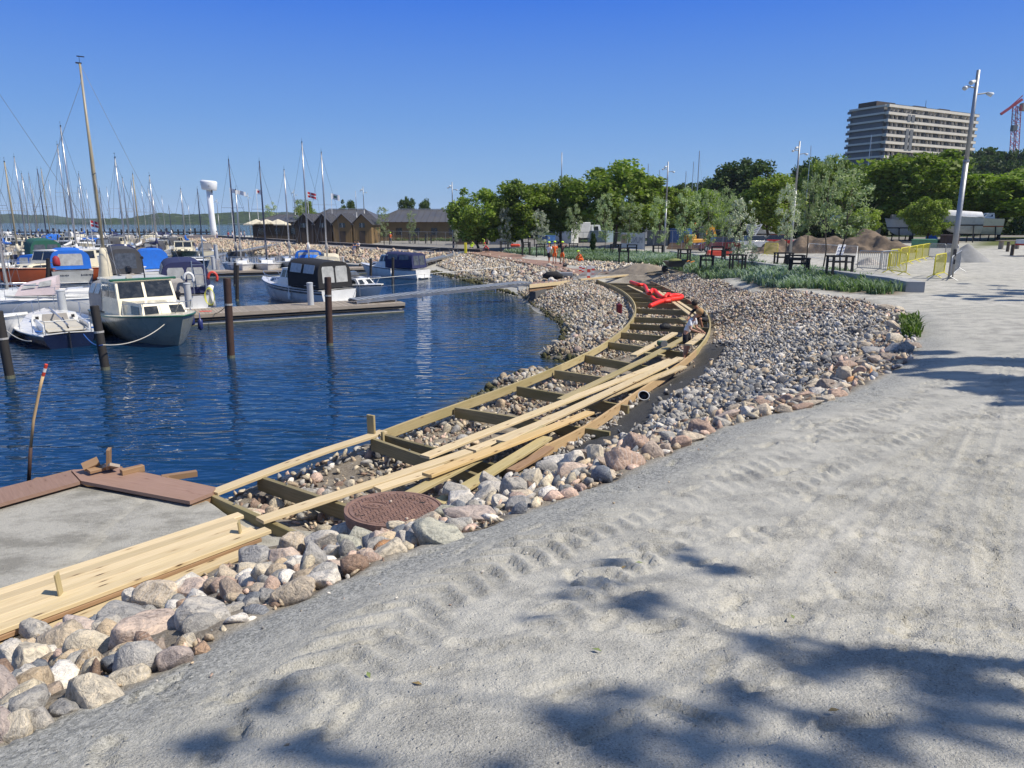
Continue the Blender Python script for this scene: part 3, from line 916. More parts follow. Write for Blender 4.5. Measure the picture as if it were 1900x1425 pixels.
# named boulders read off the kerb in the photograph: x, y, width, height (pixels), colour
HB = [(0, 1300, 70, 95, 'purple'), (62, 1210, 82, 50, 'cream'), (22, 1208, 45, 35, 'white'), (28, 1262, 26, 32, 'pink'), (58, 1272, 62, 56, 'grey'), (178, 1203, 78, 62, 'cream'),
      (115, 1178, 60, 60, 'tan'), (65, 1165, 50, 32, 'grey'), (145, 1162, 50, 35, 'purple'), (195, 1160, 50, 58, 'grey'), (240, 1140, 88, 45, 'blue'), (283, 1168, 122, 78, 'pink'),
      (297, 1103, 78, 55, 'tan'), (392, 1140, 95, 65, 'grey'), (350, 1090, 80, 36, 'white'), (375, 1090, 76, 32, 'pink'), (343, 1127, 36, 30, 'orange'), (250, 1105, 40, 26, 'white'),
      (288, 1212, 48, 62, 'brown'), (320, 1222, 55, 48, 'purple'), (245, 1250, 55, 42, 'cream'), (178, 1285, 86, 58, 'cream'), (110, 1245, 45, 48, 'green'), (118, 1258, 40, 24, 'blue'),
      (125, 1310, 50, 34, 'blue'), (90, 1282, 60, 45, 'brown'), (35, 1345, 45, 60, 'cream'), (75, 1330, 48, 46, 'grey'), (5, 1352, 50, 60, 'purple'), (375, 1200, 36, 28, 'orange'),
      (350, 1192, 30, 30, 'cream'), (240, 1215, 44, 24, 'green'), (420, 1070, 40, 45, 'tan'), (405, 1085, 38, 28, 'brown'), (437, 1130, 36, 38, 'grey'), (430, 1095, 36, 42, 'brown'),
      (545, 1093, 72, 58, 'tan'), (495, 1107, 36, 36, 'blue'), (490, 1090, 40, 24, 'tan'), (495, 1063, 48, 38, 'cream'), (460, 1057, 36, 36, 'cream'), (468, 1033, 58, 30, 'blue'),
      (580, 1040, 46, 58, 'blue'), (530, 1025, 62, 36, 'pink'), (545, 1005, 60, 40, 'tan'), (535, 1050, 36, 24, 'white'), (605, 1070, 62, 38, 'white'), (592, 1002, 60, 32, 'white'),
      (630, 1020, 56, 30, 'grey'), (640, 985, 60, 34, 'grey'), (648, 1010, 40, 36, 'green'), (635, 1050, 48, 32, 'pink'), (683, 1035, 36, 30, 'pink'), (715, 1022, 72, 46, 'cream'),
      (710, 1000, 46, 34, 'pink'), (752, 1005, 38, 36, 'grey'), (665, 997, 50, 30, 'green'), (750, 985, 60, 26, 'brown'), (770, 985, 50, 36, 'white'), (815, 990, 80, 48, 'green'),
      (700, 975, 44, 18, 'white'), (735, 975, 36, 18, 'cream'), (795, 965, 44, 28, 'tan'), (832, 950, 48, 28, 'green'), (877, 955, 80, 34, 'purple'), (850, 925, 46, 36, 'white'),
      (848, 905, 44, 24, 'grey'), (897, 915, 50, 30, 'grey'), (918, 905, 46, 28, 'white'), (955, 902, 40, 30, 'grey'), (988, 890, 40, 32, 'cream'), (975, 917, 50, 24, 'tan'),
      (958, 934, 62, 26, 'blue'), (930, 932, 34, 22, 'white'), (905, 888, 36, 24, 'grey'), (1015, 865, 36, 24, 'blue'), (1038, 852, 42, 34, 'white'), (1062, 850, 34, 30, 'white'),
      (1060, 870, 46, 30, 'pink'), (1083, 842, 24, 34, 'brown'), (1105, 840, 28, 40, 'cream'), (1120, 858, 32, 30, 'brown'), (1158, 852, 62, 44, 'rust'), (1180, 822, 40, 34, 'rust'),
      (1207, 838, 38, 30, 'brown'), (1210, 815, 26, 28, 'tan'), (1237, 832, 26, 20, 'brown'), (1120, 876, 48, 16, 'tan'), (1085, 872, 34, 16, 'grey'), (1262, 820, 30, 26, 'rust'),
      (1280, 808, 42, 30, 'tan'), (1302, 793, 38, 30, 'rust'), (1240, 810, 26, 22, 'blue'), (1225, 800, 24, 20, 'tan'), (1350, 770, 40, 18, 'pink'), (1340, 782, 30, 20, 'grey'),
      (1365, 758, 26, 16, 'tan'), (1388, 765, 26, 18, 'white'), (1417, 762, 34, 20, 'tan'), (1420, 747, 38, 16, 'rust'), (1452, 758, 34, 16, 'tan'), (1452, 742, 30, 20, 'rust'),
      (1475, 744, 26, 18, 'brown'), (1487, 755, 36, 13, 'rust'), (1503, 747, 36, 18, 'tan'), (1428, 736, 26, 14, 'brown'), (1465, 727, 26, 10, 'white'), (1495, 731, 32, 18, 'rust'),
      (1520, 727, 26, 20, 'white'), (1531, 738, 30, 20, 'tan'), (1550, 730, 32, 18, 'rust'), (1535, 715, 28, 20, 'brown'), (1513, 712, 42, 14, 'cream'), (1562, 714, 28, 18, 'tan'),
      (1568, 695, 30, 26, 'tan'), (1590, 690, 26, 18, 'rust'), (1610, 682, 26, 16, 'tan'), (1570, 678, 34, 18, 'rust'), (1580, 668, 30, 14, 'brown'), (1603, 672, 24, 14, 'tan'),
      (1625, 668, 26, 18, 'brown'), (1645, 662, 30, 16, 'brown'), (1620, 650, 34, 18, 'blue'), (1650, 648, 36, 20, 'blue'), (1672, 645, 34, 22, 'dark'), (1690, 640, 26, 14, 'brown'),
      (1655, 628, 30, 16, 'cream'), (1640, 618, 32, 14, 'tan'), (1600, 640, 36, 14, 'tan'), (1660, 605, 26, 14, 'tan'), (1668, 585, 22, 16, 'cream'), (1645, 572, 26, 14, 'tan'),
      (1668, 572, 16, 14, 'cream'), (1540, 700, 30, 16, 'tan'), (1500, 718, 24, 12, 'tan'), (1390, 750, 26, 12, 'tan'), (1560, 662, 30, 12, 'brown')]
kerb = thing('boulder_kerb', None, None); kerb['kind'] = 'structure'
hero_xy = []
r_ = np.random.default_rng(3)
for n_, (px, py, w, h, c) in enumerate(HB):
    z = gz(*at(px, py + h * .35, 2.0).xy)
    for _ in range(8):
        p = at(px, py + h * .35, z); z = .5 * z + .5 * gz(p.x, p.y)
    p = at(px, py + h * .35, z)
    d = p.y * CP - (p.z - CZ) * SP
    sw = w / FPX * d * .56; sh = h / FPX * d * .56
    o = bpy.data.objects.new('boulder', HERO[n_ % len(HERO)]); COL.objects.link(o); setparent(o, kerb)
    o.location = (p.x, p.y, p.z + sh * .42)
    o.scale = (sw * 1.24, (sw + sh) * .64, sh * 1.75)
    o.rotation_euler = (r_.uniform(-.35, .35), r_.uniform(-.3, .3), r_.choice([0, math.pi]) + r_.uniform(-.35, .35))
    cc = (np.array(PAL[c]) * .62 + np.array([.47, .435, .38]) * .38) * r_.uniform(.88, 1.12); o.color = (*cc, 1)
    hero_xy.append((p.x, p.y, max(sw, sh)))
HX = np.array(hero_xy)
def free_of_heroes(X, Y, k=.8):
    d = np.full(X.shape, 1e9)
    for x, y, s in HX: d = np.minimum(d, np.hypot(X - x, Y - y) - s * k)
    return d > 0
# kerb filler boulders and the small stones between them
KP = np.array([tuple(p) for p in EDGE] + [tuple(p) for p in W2([(1650, 575, 2.0), (1635, 600, 1.95), (1615, 632, 1.9), (1555, 668, 1.85), (1500, 712, 1.8), (1400, 748, 1.75), (1310, 775, 1.5), (1200, 805, 1.3), (1110, 835, 1.2), (1000, 865, 1.2), (920, 890, 1.2), (840, 900, 1.2), (760, 962, 1.35), (640, 972, 1.1), (500, 1012, 1.0), (250, 1106, 1.0), (0, 1200, 1.0), (-200, 1290, 1.0)])] + [(-6, 2.2)])
X, Y = scatter_poly(KP, .2, r_, cond=lambda X, Y: free_of_heroes(X, Y, .7) & ~inside(DARKP, X, Y) & ~((np.hypot(X + .95, Y - 7.6) < .75)))
S = r_.uniform(.07, .135, len(X)); Cc = np.array([rand_col(r_, dict(tan=3, pink=2, grey=3, white=1.5, blue=1.5, cream=2, brown=1, orange=.3)) for _ in X])
bank(kerb, X, Y, S, Cc, r_, 150, ROUND, sink=.1, name='filler_stones')
X, Y = scatter_poly(KP, .085, r_, cond=lambda X, Y: (r_.random(len(X)) < .75) & (Y < 16) & ~inside(DARKP, X, Y))
S = r_.uniform(.018, .05, len(X)); Cc = np.array([rand_col(r_, dict(tan=3, pink=2, grey=3, white=1.5, brown=2, cream=2)) for _ in X])
bank(kerb, X, Y, S, Cc, r_, 0, MIDS, name='pebbles')

# rubble slope on the right
rb = sub_ground('right_rubble_bank')
def condR(X, Y):
    k = ~inside(KP, X, Y) & ~inside(DECKP, X, Y)
    do = dist_line(OUTW[20:], X, Y)
    return k & (do > .18) & ((sdf(DARKP, X, Y) > .12 * vnoise(X, Y, 1.5, 3)) | (r_.random(X.shape) < .012)) & (Y > 9.5)
X, Y = scatter_poly(BANK_R, .083, r_, cond=condR)
nz = vnoise(X, Y, .35, 5); fx = sstep(14, 24, Y)
S = r_.lognormal(math.log(.062), .33, len(X)).clip(.03, .13)
gw = dict(grey=7, white=2.6, blue=1.2, tan=1.4, dark=1.5); tw = dict(tan=4, pink=1.4, grey=3.2, white=2, brown=1.6, cream=2, dark=1)
tanzone = np.clip(sstep(19, 25, Y) + sstep(1.6, .4, dist_line(EDGE, X, Y)) + nz * .8, 0, 1)
Cc = np.array([rand_col(r_, tw if r_.random() < t else gw) * .92 for t in tanzone])
bank(rb, X, Y, S, Cc, r_, 300, MIDS, sink=.0, name='rubble_stones')
X, Y = scatter_poly(BANK_R, .21, r_, cond=condR)
S = r_.lognormal(math.log(.07), .25, len(X)).clip(.04, .13)
Cc = np.array([rand_col(r_, tw if y > 21 else gw) * .95 for y in Y])
bank(rb, X, Y, S, Cc, r_, 0, MIDS, sink=.0, lift=.04, name='upper_rubble_stones')

# stones on the harbour side of the frame, second bank, beach and the floor under the frame
pb = sub_ground('peninsula_stone_bank')
X, Y = scatter_poly(PENIN, .15, r_)
S = r_.lognormal(math.log(.095), .25, len(X)).clip(.05, .18)
pw = dict(cream=4, tan=4, grey=4, white=3, dark=.6, brown=1, pink=1)
Cc = np.array([rand_col(r_, pw) * .85 for _ in X])
Zg = ground_z(X, Y); wetk = sstep(.22, .02, Zg + (r_.random(len(X)) - .5) * .16)[:, None]
Cc = Cc * (1 - wetk) + np.array([.06, .06, .022]) * wetk
bank(pb, X, Y, S, Cc, r_, 300, MIDS, sink=-.05, name='bank_stones')
# outside the first length of the frame: a narrow skirt of stones down to the water
SK = np.array([tuple(p) for p in INW[:46:3]] + [(IN[i].x + n.x * 1.25, IN[i].y + n.y * 1.25) for i in range(45, -1, -3) for n in [Vector((-(IN[i+1]-IN[i]).y, (IN[i+1]-IN[i]).x)).normalized()]])
X, Y = scatter_poly(SK, .17, r_, cond=lambda X, Y: Y > 9.3)
S = r_.uniform(.06, .13, len(X)); Cc = np.array([rand_col(r_, pw) for _ in X])
bank(pb, X, Y, S, Cc, r_, 0, MIDS, sink=0, name='skirt_stones')
b2 = sub_ground('far_stone_bank')
X, Y = scatter_poly(BANK2, .27, r_)
S = r_.lognormal(math.log(.17), .25, len(X)).clip(.09, .3)
Cc = np.array([rand_col(r_, pw) * .85 for _ in X])
Zg = ground_z(X, Y); wetk = sstep(.25, .02, Zg + (r_.random(len(X)) - .5) * .16)[:, None]
Cc = Cc * (1 - wetk) + np.array([.06, .06, .022]) * wetk
bank(b2, X, Y, S, Cc, r_, 100, MIDS, sink=-.05, name='bank_stones')
be = sub_ground('beach_stone_bank')
X, Y = scatter_poly(BEACH, .62, r_)
S = r_.lognormal(math.log(.34), .25, len(X)).clip(.2, .55)
Cc = np.array([rand_col(r_, dict(cream=3, tan=5, pink=2, brown=1, grey=1)) * .9 for _ in X])
bank(be, X, Y, S, Cc, r_, 0, MIDS, sink=0, name='beach_stones')
df = sub_ground('frame_floor_stones')
DK2 = DECKP + (DECKP - DECKP.mean(0)) * 0
X, Y = scatter_poly(DECKP, .13, r_, cond=lambda X, Y: (vnoise(X, Y, 1.4, 31) + .35 * r_.random(len(X)) > -.02) | (Y < 10.8))
S = r_.lognormal(math.log(.06), .4, len(X)).clip(.025, .15)
Cc = np.array([rand_col(r_, dict(brown=2, tan=3, grey=3, cream=2, pink=1, dark=.5)) for _ in X])
bank(df, X, Y, S, Cc, r_, 120, MIDS, sink=.0, name='floor_stones')
# stones at the foot of the planting bed
BS = W2([(1040, 479, 1.2), (1110, 487, 1.25), (1190, 493, 1.3), (1250, 499, 1.4), (1200, 506, 1.3), (1120, 500, 1.2), (1050, 490, 1.1)])
X, Y = scatter_poly(BS, .3, r_)
S = r_.uniform(.1, .22, len(X)); Cc = np.array([rand_col(r_, pw) for _ in X])
bank(b2, X, Y, S, Cc, r_, 0, MIDS, name='bed_edge_stones')

# ------------------------------------------------------------------ timber
def wood_mat(name, c1, c2, knot=1.0, rough=.65, var=.25, green=.25):
    m, nt, b = newmat(name)
    uv = texco(nt, 'UV')
    oi = nt.nodes.new('ShaderNodeObjectInfo')
    cmb = nt.nodes.new('ShaderNodeCombineXYZ')
    nt.links.new(maths(nt, 'MULTIPLY', oi.outputs['Random'], 57.0), cmb.inputs[0])
    nt.links.new(maths(nt, 'MULTIPLY', oi.outputs['Random'], 31.0), cmb.inputs[1])
    add = nt.nodes.new('ShaderNodeVectorMath'); add.operation = 'ADD'
    nt.links.new(uv, add.inputs[0]); nt.links.new(cmb.outputs[0], add.inputs[1])
    def mp(s):
        k = nt.nodes.new('ShaderNodeMapping'); k.inputs['Scale'].default_value = s
        nt.links.new(add.outputs[0], k.inputs[0]); return k.outputs[0]
    kn = voro(nt, mp((1.5, 6.5, 1)), 1.6)
    kd = ramp(nt, kn.outputs['Distance'], [(.07, 1), (.14, 0)])
    halo = ramp(nt, kn.outputs['Distance'], [(.1, 1), (.32, 0)])
    g = noise(nt, mp((1.1, 26, 1)), 2.2, 6, .6, .35)
    g2 = noise(nt, mp((.35, 3, 1)), 1.2, 3, .5)
    c = mix(nt, c1, c2, ramp(nt, g, [(.32, 0), (.68, 1)]))
    c = mix(nt, c, (c1[0] * .78, c1[1] * .82, c1[2] * .6), maths(nt, 'MULTIPLY', ramp(nt, g2, [(.45, 0), (.7, 1)]), green * 2))
    c = mix(nt, c, (c2[0] * .62, c2[1] * .5, c2[2] * .38), maths(nt, 'MULTIPLY', halo, .4 * knot))
    c = mix(nt, c, (.07, .04, .02), maths(nt, 'MULTIPLY', kd, .85 * knot))
    v = ramp(nt, oi.outputs['Random'], [(0, 1 - var), (1, 1 + var * .6)])
    c = mix(nt, c, v, 1.0, 'MULTIPLY')
    nt.links.new(c, b.inputs['Base Color']); b.inputs['Roughness'].default_value = rough
    b.inputs['Specular IOR Level'].default_value = .3
    bump(nt, b, g, .35, .004)
    return m
W_NEW = wood_mat('fresh_pine', (.54, .415, .235), (.65, .53, .34), 1.25, var=.16, green=.12)
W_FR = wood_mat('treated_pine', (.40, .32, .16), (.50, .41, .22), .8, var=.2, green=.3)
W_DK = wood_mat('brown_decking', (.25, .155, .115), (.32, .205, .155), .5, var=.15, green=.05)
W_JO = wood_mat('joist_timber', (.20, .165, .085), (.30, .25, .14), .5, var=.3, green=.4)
W_OLD = wood_mat('weathered_timber', (.26, .215, .17), (.38, .33, .27), .6, var=.2, green=.1)
W_BR = wood_mat('stained_board', (.26, .155, .085), (.36, .23, .13), .9, var=.2, green=.1)

W_TAN = wood_mat('tan_board', (.40, .27, .145), (.50, .36, .2), .9, var=.1, green=.1)
def board(name, path, w, h, m, parent=None, up=(0, 0, 1), ch=.004):
    return MB().beam(path, w, h, ch, up).build(name, m, parent, angle=40)

frame = thing('boardwalk_frame', 'curved bare timber frame of a boardwalk under construction between water and rubble bank', 'boardwalk frame')
BW, BH = .048, .195
def edge_beam(P, i0, i1, m=W_FR, top=DZ, h=BH, w=BW, off=0.0):
    pts = []
    for i in range(i0, i1 + 1):
        p = P[min(i, len(P) - 1)]
        d = (P[min(i + 1, len(P) - 1)] - P[max(i - 1, 0)]).normalized()
        n = Vector((-d.y, d.x, 0))
        q = p + n * off; pts.append((q.x, q.y, top - h / 2))
    return board('edge_beam', pts, w, h, m, frame)
def idx_at(P, px):
    return min(range(len(P)), key=lambda i: abs(proj(*P[i])[0] - px))
i690 = min(range(50), key=lambda i: abs(proj(*IN[i])[0] - 700))
# the first length lies flat, the rest stands on edge
pts = [(p.x, p.y, DZ - .025) for p in IN[:i690 + 1]]
board('edge_beam', pts, .195, .048, W_NEW, frame)
cuts = [i690, 24, 34, 44, 54, 64, 74, 89]
cuts = sorted(set([c for c in cuts if c >= i690]))
for a, b in zip(cuts[:-1], cuts[1:]):
    edge_beam(IN, a, b, W_FR)
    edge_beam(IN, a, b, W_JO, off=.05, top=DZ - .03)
io = min(range(60), key=lambda i: abs(proj(*OUT[i])[0] - 957))
def osp(px): return min(range(io, 78), key=lambda i: abs(proj(*OUT[i])[0] - px) + (0 if i < 62 else 0))
oc = [io, 33, 42, 52, 61, 70, 89]
oc = sorted(set([c for c in oc if c >= io]))
for k, (a, b) in enumerate(zip(oc[:-1], oc[1:])):
    edge_beam(OUT, a, b, W_TAN if k == 0 else W_BR if k >= 4 else W_FR, off=0)
    if 1 <= k < 4: edge_beam(OUT, a + 2, b - 2, W_NEW, off=.055, top=DZ - .12, h=.12)
# joists: pairs of inner / outer photo columns measured at their ends
J = [((393, 917), (545, 985)), ((480, 882), (668, 945)), ((690, 812), (960, 905)), ((715, 806), (990, 880)), ((845, 755), (1130, 800)), ((960, 716), (1165, 752)), ((1030, 686), (1205, 712)),
     ((1086, 658), (1240, 686)), ((1130, 634), (1282, 655)), ((1150, 616), (1308, 630)), ((1166, 600), (1316, 608)), ((1176, 588), (1316, 592)), ((1178, 572), (1308, 577)), ((1174, 560), (1295, 566)), ((1168, 551), (1280, 556)), ((1158, 543), (1262, 547)),
     ((1148, 536), (1246, 539)), ((1138, 530), (1234, 532)), ((1126, 525), (1222, 527))]
JPTS = []
for a, b in J:
    A = at(*a, DZ - .03); B = at(*b, DZ - .03)
    d = (B - A).normalized(); A = A - d * .0; B = B + d * .02
    L = (B - A).length
    if L > 4.2: B = A + d * 4.2
    JPTS.append((A, B))
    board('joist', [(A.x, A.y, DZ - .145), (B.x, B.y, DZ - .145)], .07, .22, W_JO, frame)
# short doubled piece against the first joists and screw piles carrying the joists
steel = M('galvanised_steel', (.34, .35, .36), .5, .7, var=.15, vs=9)
for k, (A, B) in enumerate(JPTS):
    for t in (.12, .8):
        p = A.lerp(B, t)
        pb_ = MB().tube((p.x, p.y, gz(p.x, p.y) - .4), (p.x, p.y, DZ - .26), .045, n=8)
        pb_.box((p.x, p.y, DZ - .262), (.14, .14, .012))
        pb_.build('screw_pile', steel, frame, smooth=False)
for k, (A, B) in enumerate(JPTS[:8]):
    p = A.lerp(B, .3)
    MB().tube((p.x, p.y, DZ - .04), (p.x, p.y, DZ - .005), .012, n=6).build('bolt', steel, frame)
# upright offcut on the inner beam
p = at(691, 806, DZ)
board('upright_block', [(p.x - .03, p.y + .08, DZ - .1), (p.x - .03, p.y + .08, DZ + .33)], .05, .16, W_FR, frame, up=(.85, -.5, 0))
p = at(710, 806, DZ)
board('end_cleat', [(p.x, p.y, DZ - .22), (p.x, p.y, DZ + .05)], .05, .05, W_FR, frame, up=(.5, .8, 0))
p = at(1148, 640, DZ)
# posts of the frame outside the inner beam
for px, py, z0, z1 in [(1148, 565, .8, 1.15), (1168, 712, .3, 1.0)]:
    pass

# ------------------------------------------------------------------ loose planks on the frame
def plank(a, b, w, za, zb, label, m=W_NEW, h=.045, grp='loose planks lying on the boardwalk frame', sag=.0, dz=0, name='loose_plank', cat='plank'):
    A = at(a[0], a[1], za); B = at(b[0], b[1], zb)
    n = 7; pts = []
    d = (B - A); nrm = Vector((-d.y, d.x, 0)).normalized()
    bend = random.uniform(-.03, .03)
    for i in range(n):
        t = i / (n - 1); q = A.lerp(B, t) + nrm * bend * math.sin(t * math.pi)
        pts.append((q.x, q.y, q.z - sag * math.sin(t * math.pi)))
    o = MB().beam(pts, w, h).build(name, m, None, angle=40)
    return tag(o, label, cat, grp)
T = DZ + .022
PL = [((360, 0), None)]
plank((482, 966), (870, 838), .2, T, T, 'long pale plank whose left end lies nearest the sand platform', W_NEW)
plank((875, 836), (1062, 762), .2, T + .004, T + .004, 'continuation plank butted to the long near plank in the middle bay', W_NEW)
plank((788, 848), (1245, 668), .2, T + .048, T + .048, 'pale plank lying on top, its sawn end over the third bay', W_NEW)
plank((792, 882), (1095, 765), .19, T + .15, T + .09, 'honey coloured plank raised on the others, ending above the fourth bay', wood_mat('honey_pine', (.56, .38, .17), (.64, .47, .24), 1.2, var=.05))
plank((745, 925), (1005, 790), .18, T + .05, T + .098, 'plank slanting under the honey coloured plank', W_FR)
plank((812, 935), (1015, 812), .2, T, T + .04, 'plank nearest the manhole cover pointing at its top edge', W_FR)
plank((948, 874), (1020, 830), .16, T + .02, T + .02, 'short plank next to the stained outer beam', W_BR)
plank((700, 908), (830, 866), .18, T - .01, T, 'short bleached plank between long near plank and manhole cover', W_NEW)
plank((930, 820), (1262, 664), .2, T + .098, T + .098, 'second pale plank running up to the standing boy', W_NEW)
plank((1010, 780), (1268, 680), .2, T + .0, T + .0, 'plank beside the second pale one, close to the outer beam', W_NEW)
plank((1040, 742), (1250, 640), .18, T + .052, T + .052, 'plank at the left of the bundle in the middle of the curve', W_FR)
plank((1175, 660), (1252, 618), .2, T + .01, T + .03, 'round edged plank reaching the bag on the joist', W_NEW, h=.06)
plank((1203, 663), (1278, 622), .18, T - .02, T - .02, 'plank passing behind the knees of the boy in the white shirt', W_FR)
plank((1196, 655), (1232, 660), .12, T + .05, T + .05, 'short crosswise batten on two planks in the curve', W_FR)
plank((1277, 640), (1302, 620), .2, T + .35, T + .35, 'plank held in the hands of the boy in the white shirt', W_NEW, grp=None)
plank((1165, 530), (1214, 552), .14, T, T, 'thin plank at the far end of the frame, left of the red tube', W_NEW)
plank((1180, 527), (1252, 560), .14, T, T, 'thin plank at the far end of the frame, under the red tube', W_NEW)
plank((1220, 540), (1300, 598), .18, T, T, 'plank leading from the red tubes to the crouching worker', W_NEW)
plank((1232, 543), (1308, 592), .16, T + .004, T + .004, 'plank against the far outer beam behind the crouching worker', W_NEW)
plank((1262, 590), (1298, 612), .18, T + .05, T + .05, 'short plank on top beside the crouching worker', W_FR)
plank((1128, 515), (1230, 513), .2, T, T, 'pale crosswise plank closing the far end of the frame', W_NEW)
plank((1075, 519), (1190, 508), .22, 1.08, 1.08, 'long pale beam at the head of the gangway ramp', W_NEW, h=.1)

# ------------------------------------------------------------------ sand platform: brown edging and leftover blocks
edging = thing('platform_edging', 'reddish brown plank edging round the sand platform at the water', 'edging')
def strip(name, px, z, m, parent, thick=.05):
    pts = [at(x, y, z) for x, y in px]
    o = MB().poly(pts[::-1] if False else pts, thick).build(name, m, parent)
    me = o.data
    uvl = me.uv_layers.new(name='UVMap')
    d = (pts[1] - pts[0]).normalized(); n = Vector((-d.y, d.x, 0))
    for l in me.loops:
        c = me.vertices[l.vertex_index].co
        uvl.data[l.index].uv = (c.dot(d), c.dot(n) + c.z)
    return o
def wind(px, z):
    P = [at(x, y, z) for x, y in px]
    a = sum(P[i].x * P[(i+1) % len(P)].y - P[(i+1) % len(P)].x * P[i].y for i in range(len(P)))
    return px if a > 0 else px[::-1]
strip('edging_board', wind([(-260, 988), (-260, 1030), (0, 934), (148, 893), (130, 874), (0, 905)], .97), .97, W_DK, edging)
strip('edging_board', wind([(132, 872), (215, 866), (400, 905), (393, 914), (352, 930), (150, 892)], .972), .972, W_DK, edging)
strip('fascia_board', wind([(352, 931), (395, 915), (399, 917), (356, 934)], .92), .92, W_BR, edging, .2)
for px in [(-300, 1000), (-100, 930), (60, 893), (130, 878), (210, 872), (300, 888)]:
    p = at(px[0], px[1] + 2, .9)
    board('edging_post', [(p.x, p.y + .12, -1.2), (p.x, p.y + .12, .915)], .1, .1, W_BR, edging, up=(0, 1, 0))
p = at(300, 885, .9); q = at(345, 884, .9)
MB().bar((p.x, p.y, .88), (q.x + .05, q.y + .25, .86), .1, .08).build('ledger', W_BR, edging)
# retaining wall of sheet boards down to the water
P = [at(-260, 990, .9), at(0, 906, .9), at(131, 873, .9), at(214, 867, .9), at(400, 906, .9)]
for k in range(4):
    a, b = P[k], P[k+1]; nn = max(2, int((b - a).length / .5))
    for j in range(5):
        board('wall_plank', [(a.x, a.y + .03, .8 - j * .2), (b.x, b.y + .03, .8 - j * .2)], .04, .19, W_BR, edging)
# offcuts lying at the corner
OC = [((168, 870), .16, .02, .1, 'rough sawn offcut tipped on the platform corner, leftmost of the scraps', (.3, .5, .6), .22, W_BR),
      ((203, 852), .30, .0, .1, 'upright brown offcut standing on the platform corner', (1.45, .2, .1), .3, W_BR),
      ((205, 874), .1, .0, .1, 'split pale offcut leaning in front of the upright brown one', (.35, -.5, -.5), .22, W_OLD),
      ((185, 862), .05, .0, .1, 'dark offcut lying under the other scraps', (.0, .1, .9), .34, W_BR)]
for (px, dz, a_, b_, lab, rot, L, m) in OC:
    p = at(px[0], 876, .98)
    o = MB().beam([(-L / 2, 0, 0), (L / 2, 0, 0)], .15, .045).build('timber_offcut', m, None)
    o.location = (p.x, p.y + .03, 1.0 + dz * .6); o.rotation_euler = (rot[1], -rot[0], rot[2])
    tag(o, lab, 'wood offcut', 'timber offcuts on the platform corner')
p = at(225, 878, 1.0); q = at(266, 868, 1.0)
o = MB().beam([p, q], .1, .1).build('square_timber', W_BR, None); tag(o, 'square brown timber end sticking out over the water behind the scraps', 'timber')

# ------------------------------------------------------------------ stack of long planks beside the kerb stones
pile = []
A0 = at(-150, 1100, .97); 
nb = 6
a_far, b_far = at(-160, 1158, 1.0), at(430, 966, 1.0)      # far edge of the stack
a_nr, b_nr = at(-300, 1300, 1.0), at(492, 1000, 1.0)        # near edge
for k in range(nb):
    t = (k + .5) / nb
    A = a_far.lerp(a_nr, t); B = b_far.lerp(b_nr, t)
    nrm = (a_nr - a_far).length
    w = ((a_nr - a_far) - (B - A).normalized() * (a_nr - a_far).dot((B - A).normalized())).length / nb * .97
    B = B + (B - A).normalized() * random.uniform(-.1, .12)
    zt = 1.06 + (.002 * (k % 2))
    o = MB().beam([(A.x, A.y, zt), ((A.x + B.x) / 2, (A.y + B.y) / 2, zt - .004), (B.x, B.y, zt)], w, .048, .006).build('stacked_plank', W_NEW, None, angle=40)
    tag(o, ['plank of the long pale stack on the sand, the one farthest from the boulders', 'second plank from the water side in the long pale stack', 'third plank from the water side in the long pale stack',
            'fourth plank from the water side in the long pale stack', 'fifth plank from the water side in the long pale stack', 'plank of the long pale stack nearest the boulders'][k], 'plank', 'stack of long pale planks')
A = a_far.lerp(a_nr, 1.0); B = b_far.lerp(b_nr, 1.0)
dl = (B - A).normalized(); nl = Vector((dl.y, -dl.x, 0))
o = MB().beam([(A.x - nl.x * .09, A.y - nl.y * .09, 1.008), (B.x - nl.x * .09 - dl.x * .05, B.y - nl.y * .09 - dl.y * .05, 1.008)], .2, .046).build('stacked_plank', W_BR); tag(o, 'darker plank under the boulder side edge of the long pale stack', 'plank', 'stack of long pale planks')
o = MB().beam([(A.x + nl.x * .1, A.y + nl.y * .1, .94), (B.x + nl.x * .1 - dl.x * .35, B.y + nl.y * .1 - dl.y * .35, .98)], .16, .05).build('stacked_plank', W_NEW); tag(o, 'plank at the foot of the stack, half tucked under the boulders', 'plank', 'stack of long pale planks')
for px, py, L, lab in [(115, 1108, .25, 'upright batten through the stack of pale planks, the left one'), (448, 993, .17, 'upright batten at the right end of the pale plank stack')]:
    p = at(px, py, 1.05)
    o = MB().beam([(p.x, p.y, .95), (p.x - .02, p.y, 1.05 + L)], .02, .085, up=(.2, -1, 0)).build('batten', W_FR); tag(o, lab, 'batten', 'battens holding the stack')

# ------------------------------------------------------------------ manhole cover
rust = M('rusty_cast_iron', (.24, .145, .115), .8, .1, var=.35, vs=6, bmp=.5, bs=60)
mp_ = at(731, 942, 1.5)
mh = thing('manhole_cover', 'big round rusty cast iron manhole cover among the boulders by the planks', 'manhole cover', (mp_.x, mp_.y, 1.5), R(20))
mh.rotation_euler = (R(-2.5), R(1.5), R(-12))
RC = abs(at(640, 942, 1.5).x - at(821, 942, 1.5).x) / 2
b_ = MB(); prof = [(0, -.001), (RC * .9, -.001), (RC * .915, -.012), (RC * .935, -.012), (RC * .95, .0), (RC, 0), (RC * 1.0, -.05), (RC * .97, -.14)]
rg = [[Vector((r * math.cos(2 * math.pi * k / 56), r * math.sin(2 * math.pi * k / 56), z)) for k in range(56)] for r, z in prof[1:]]
b_.rings(rg, True, False); b_.add(rg[0], [tuple(range(56))])
b_.build('rim', rust, mh)
b_ = MB(); s_ = .05
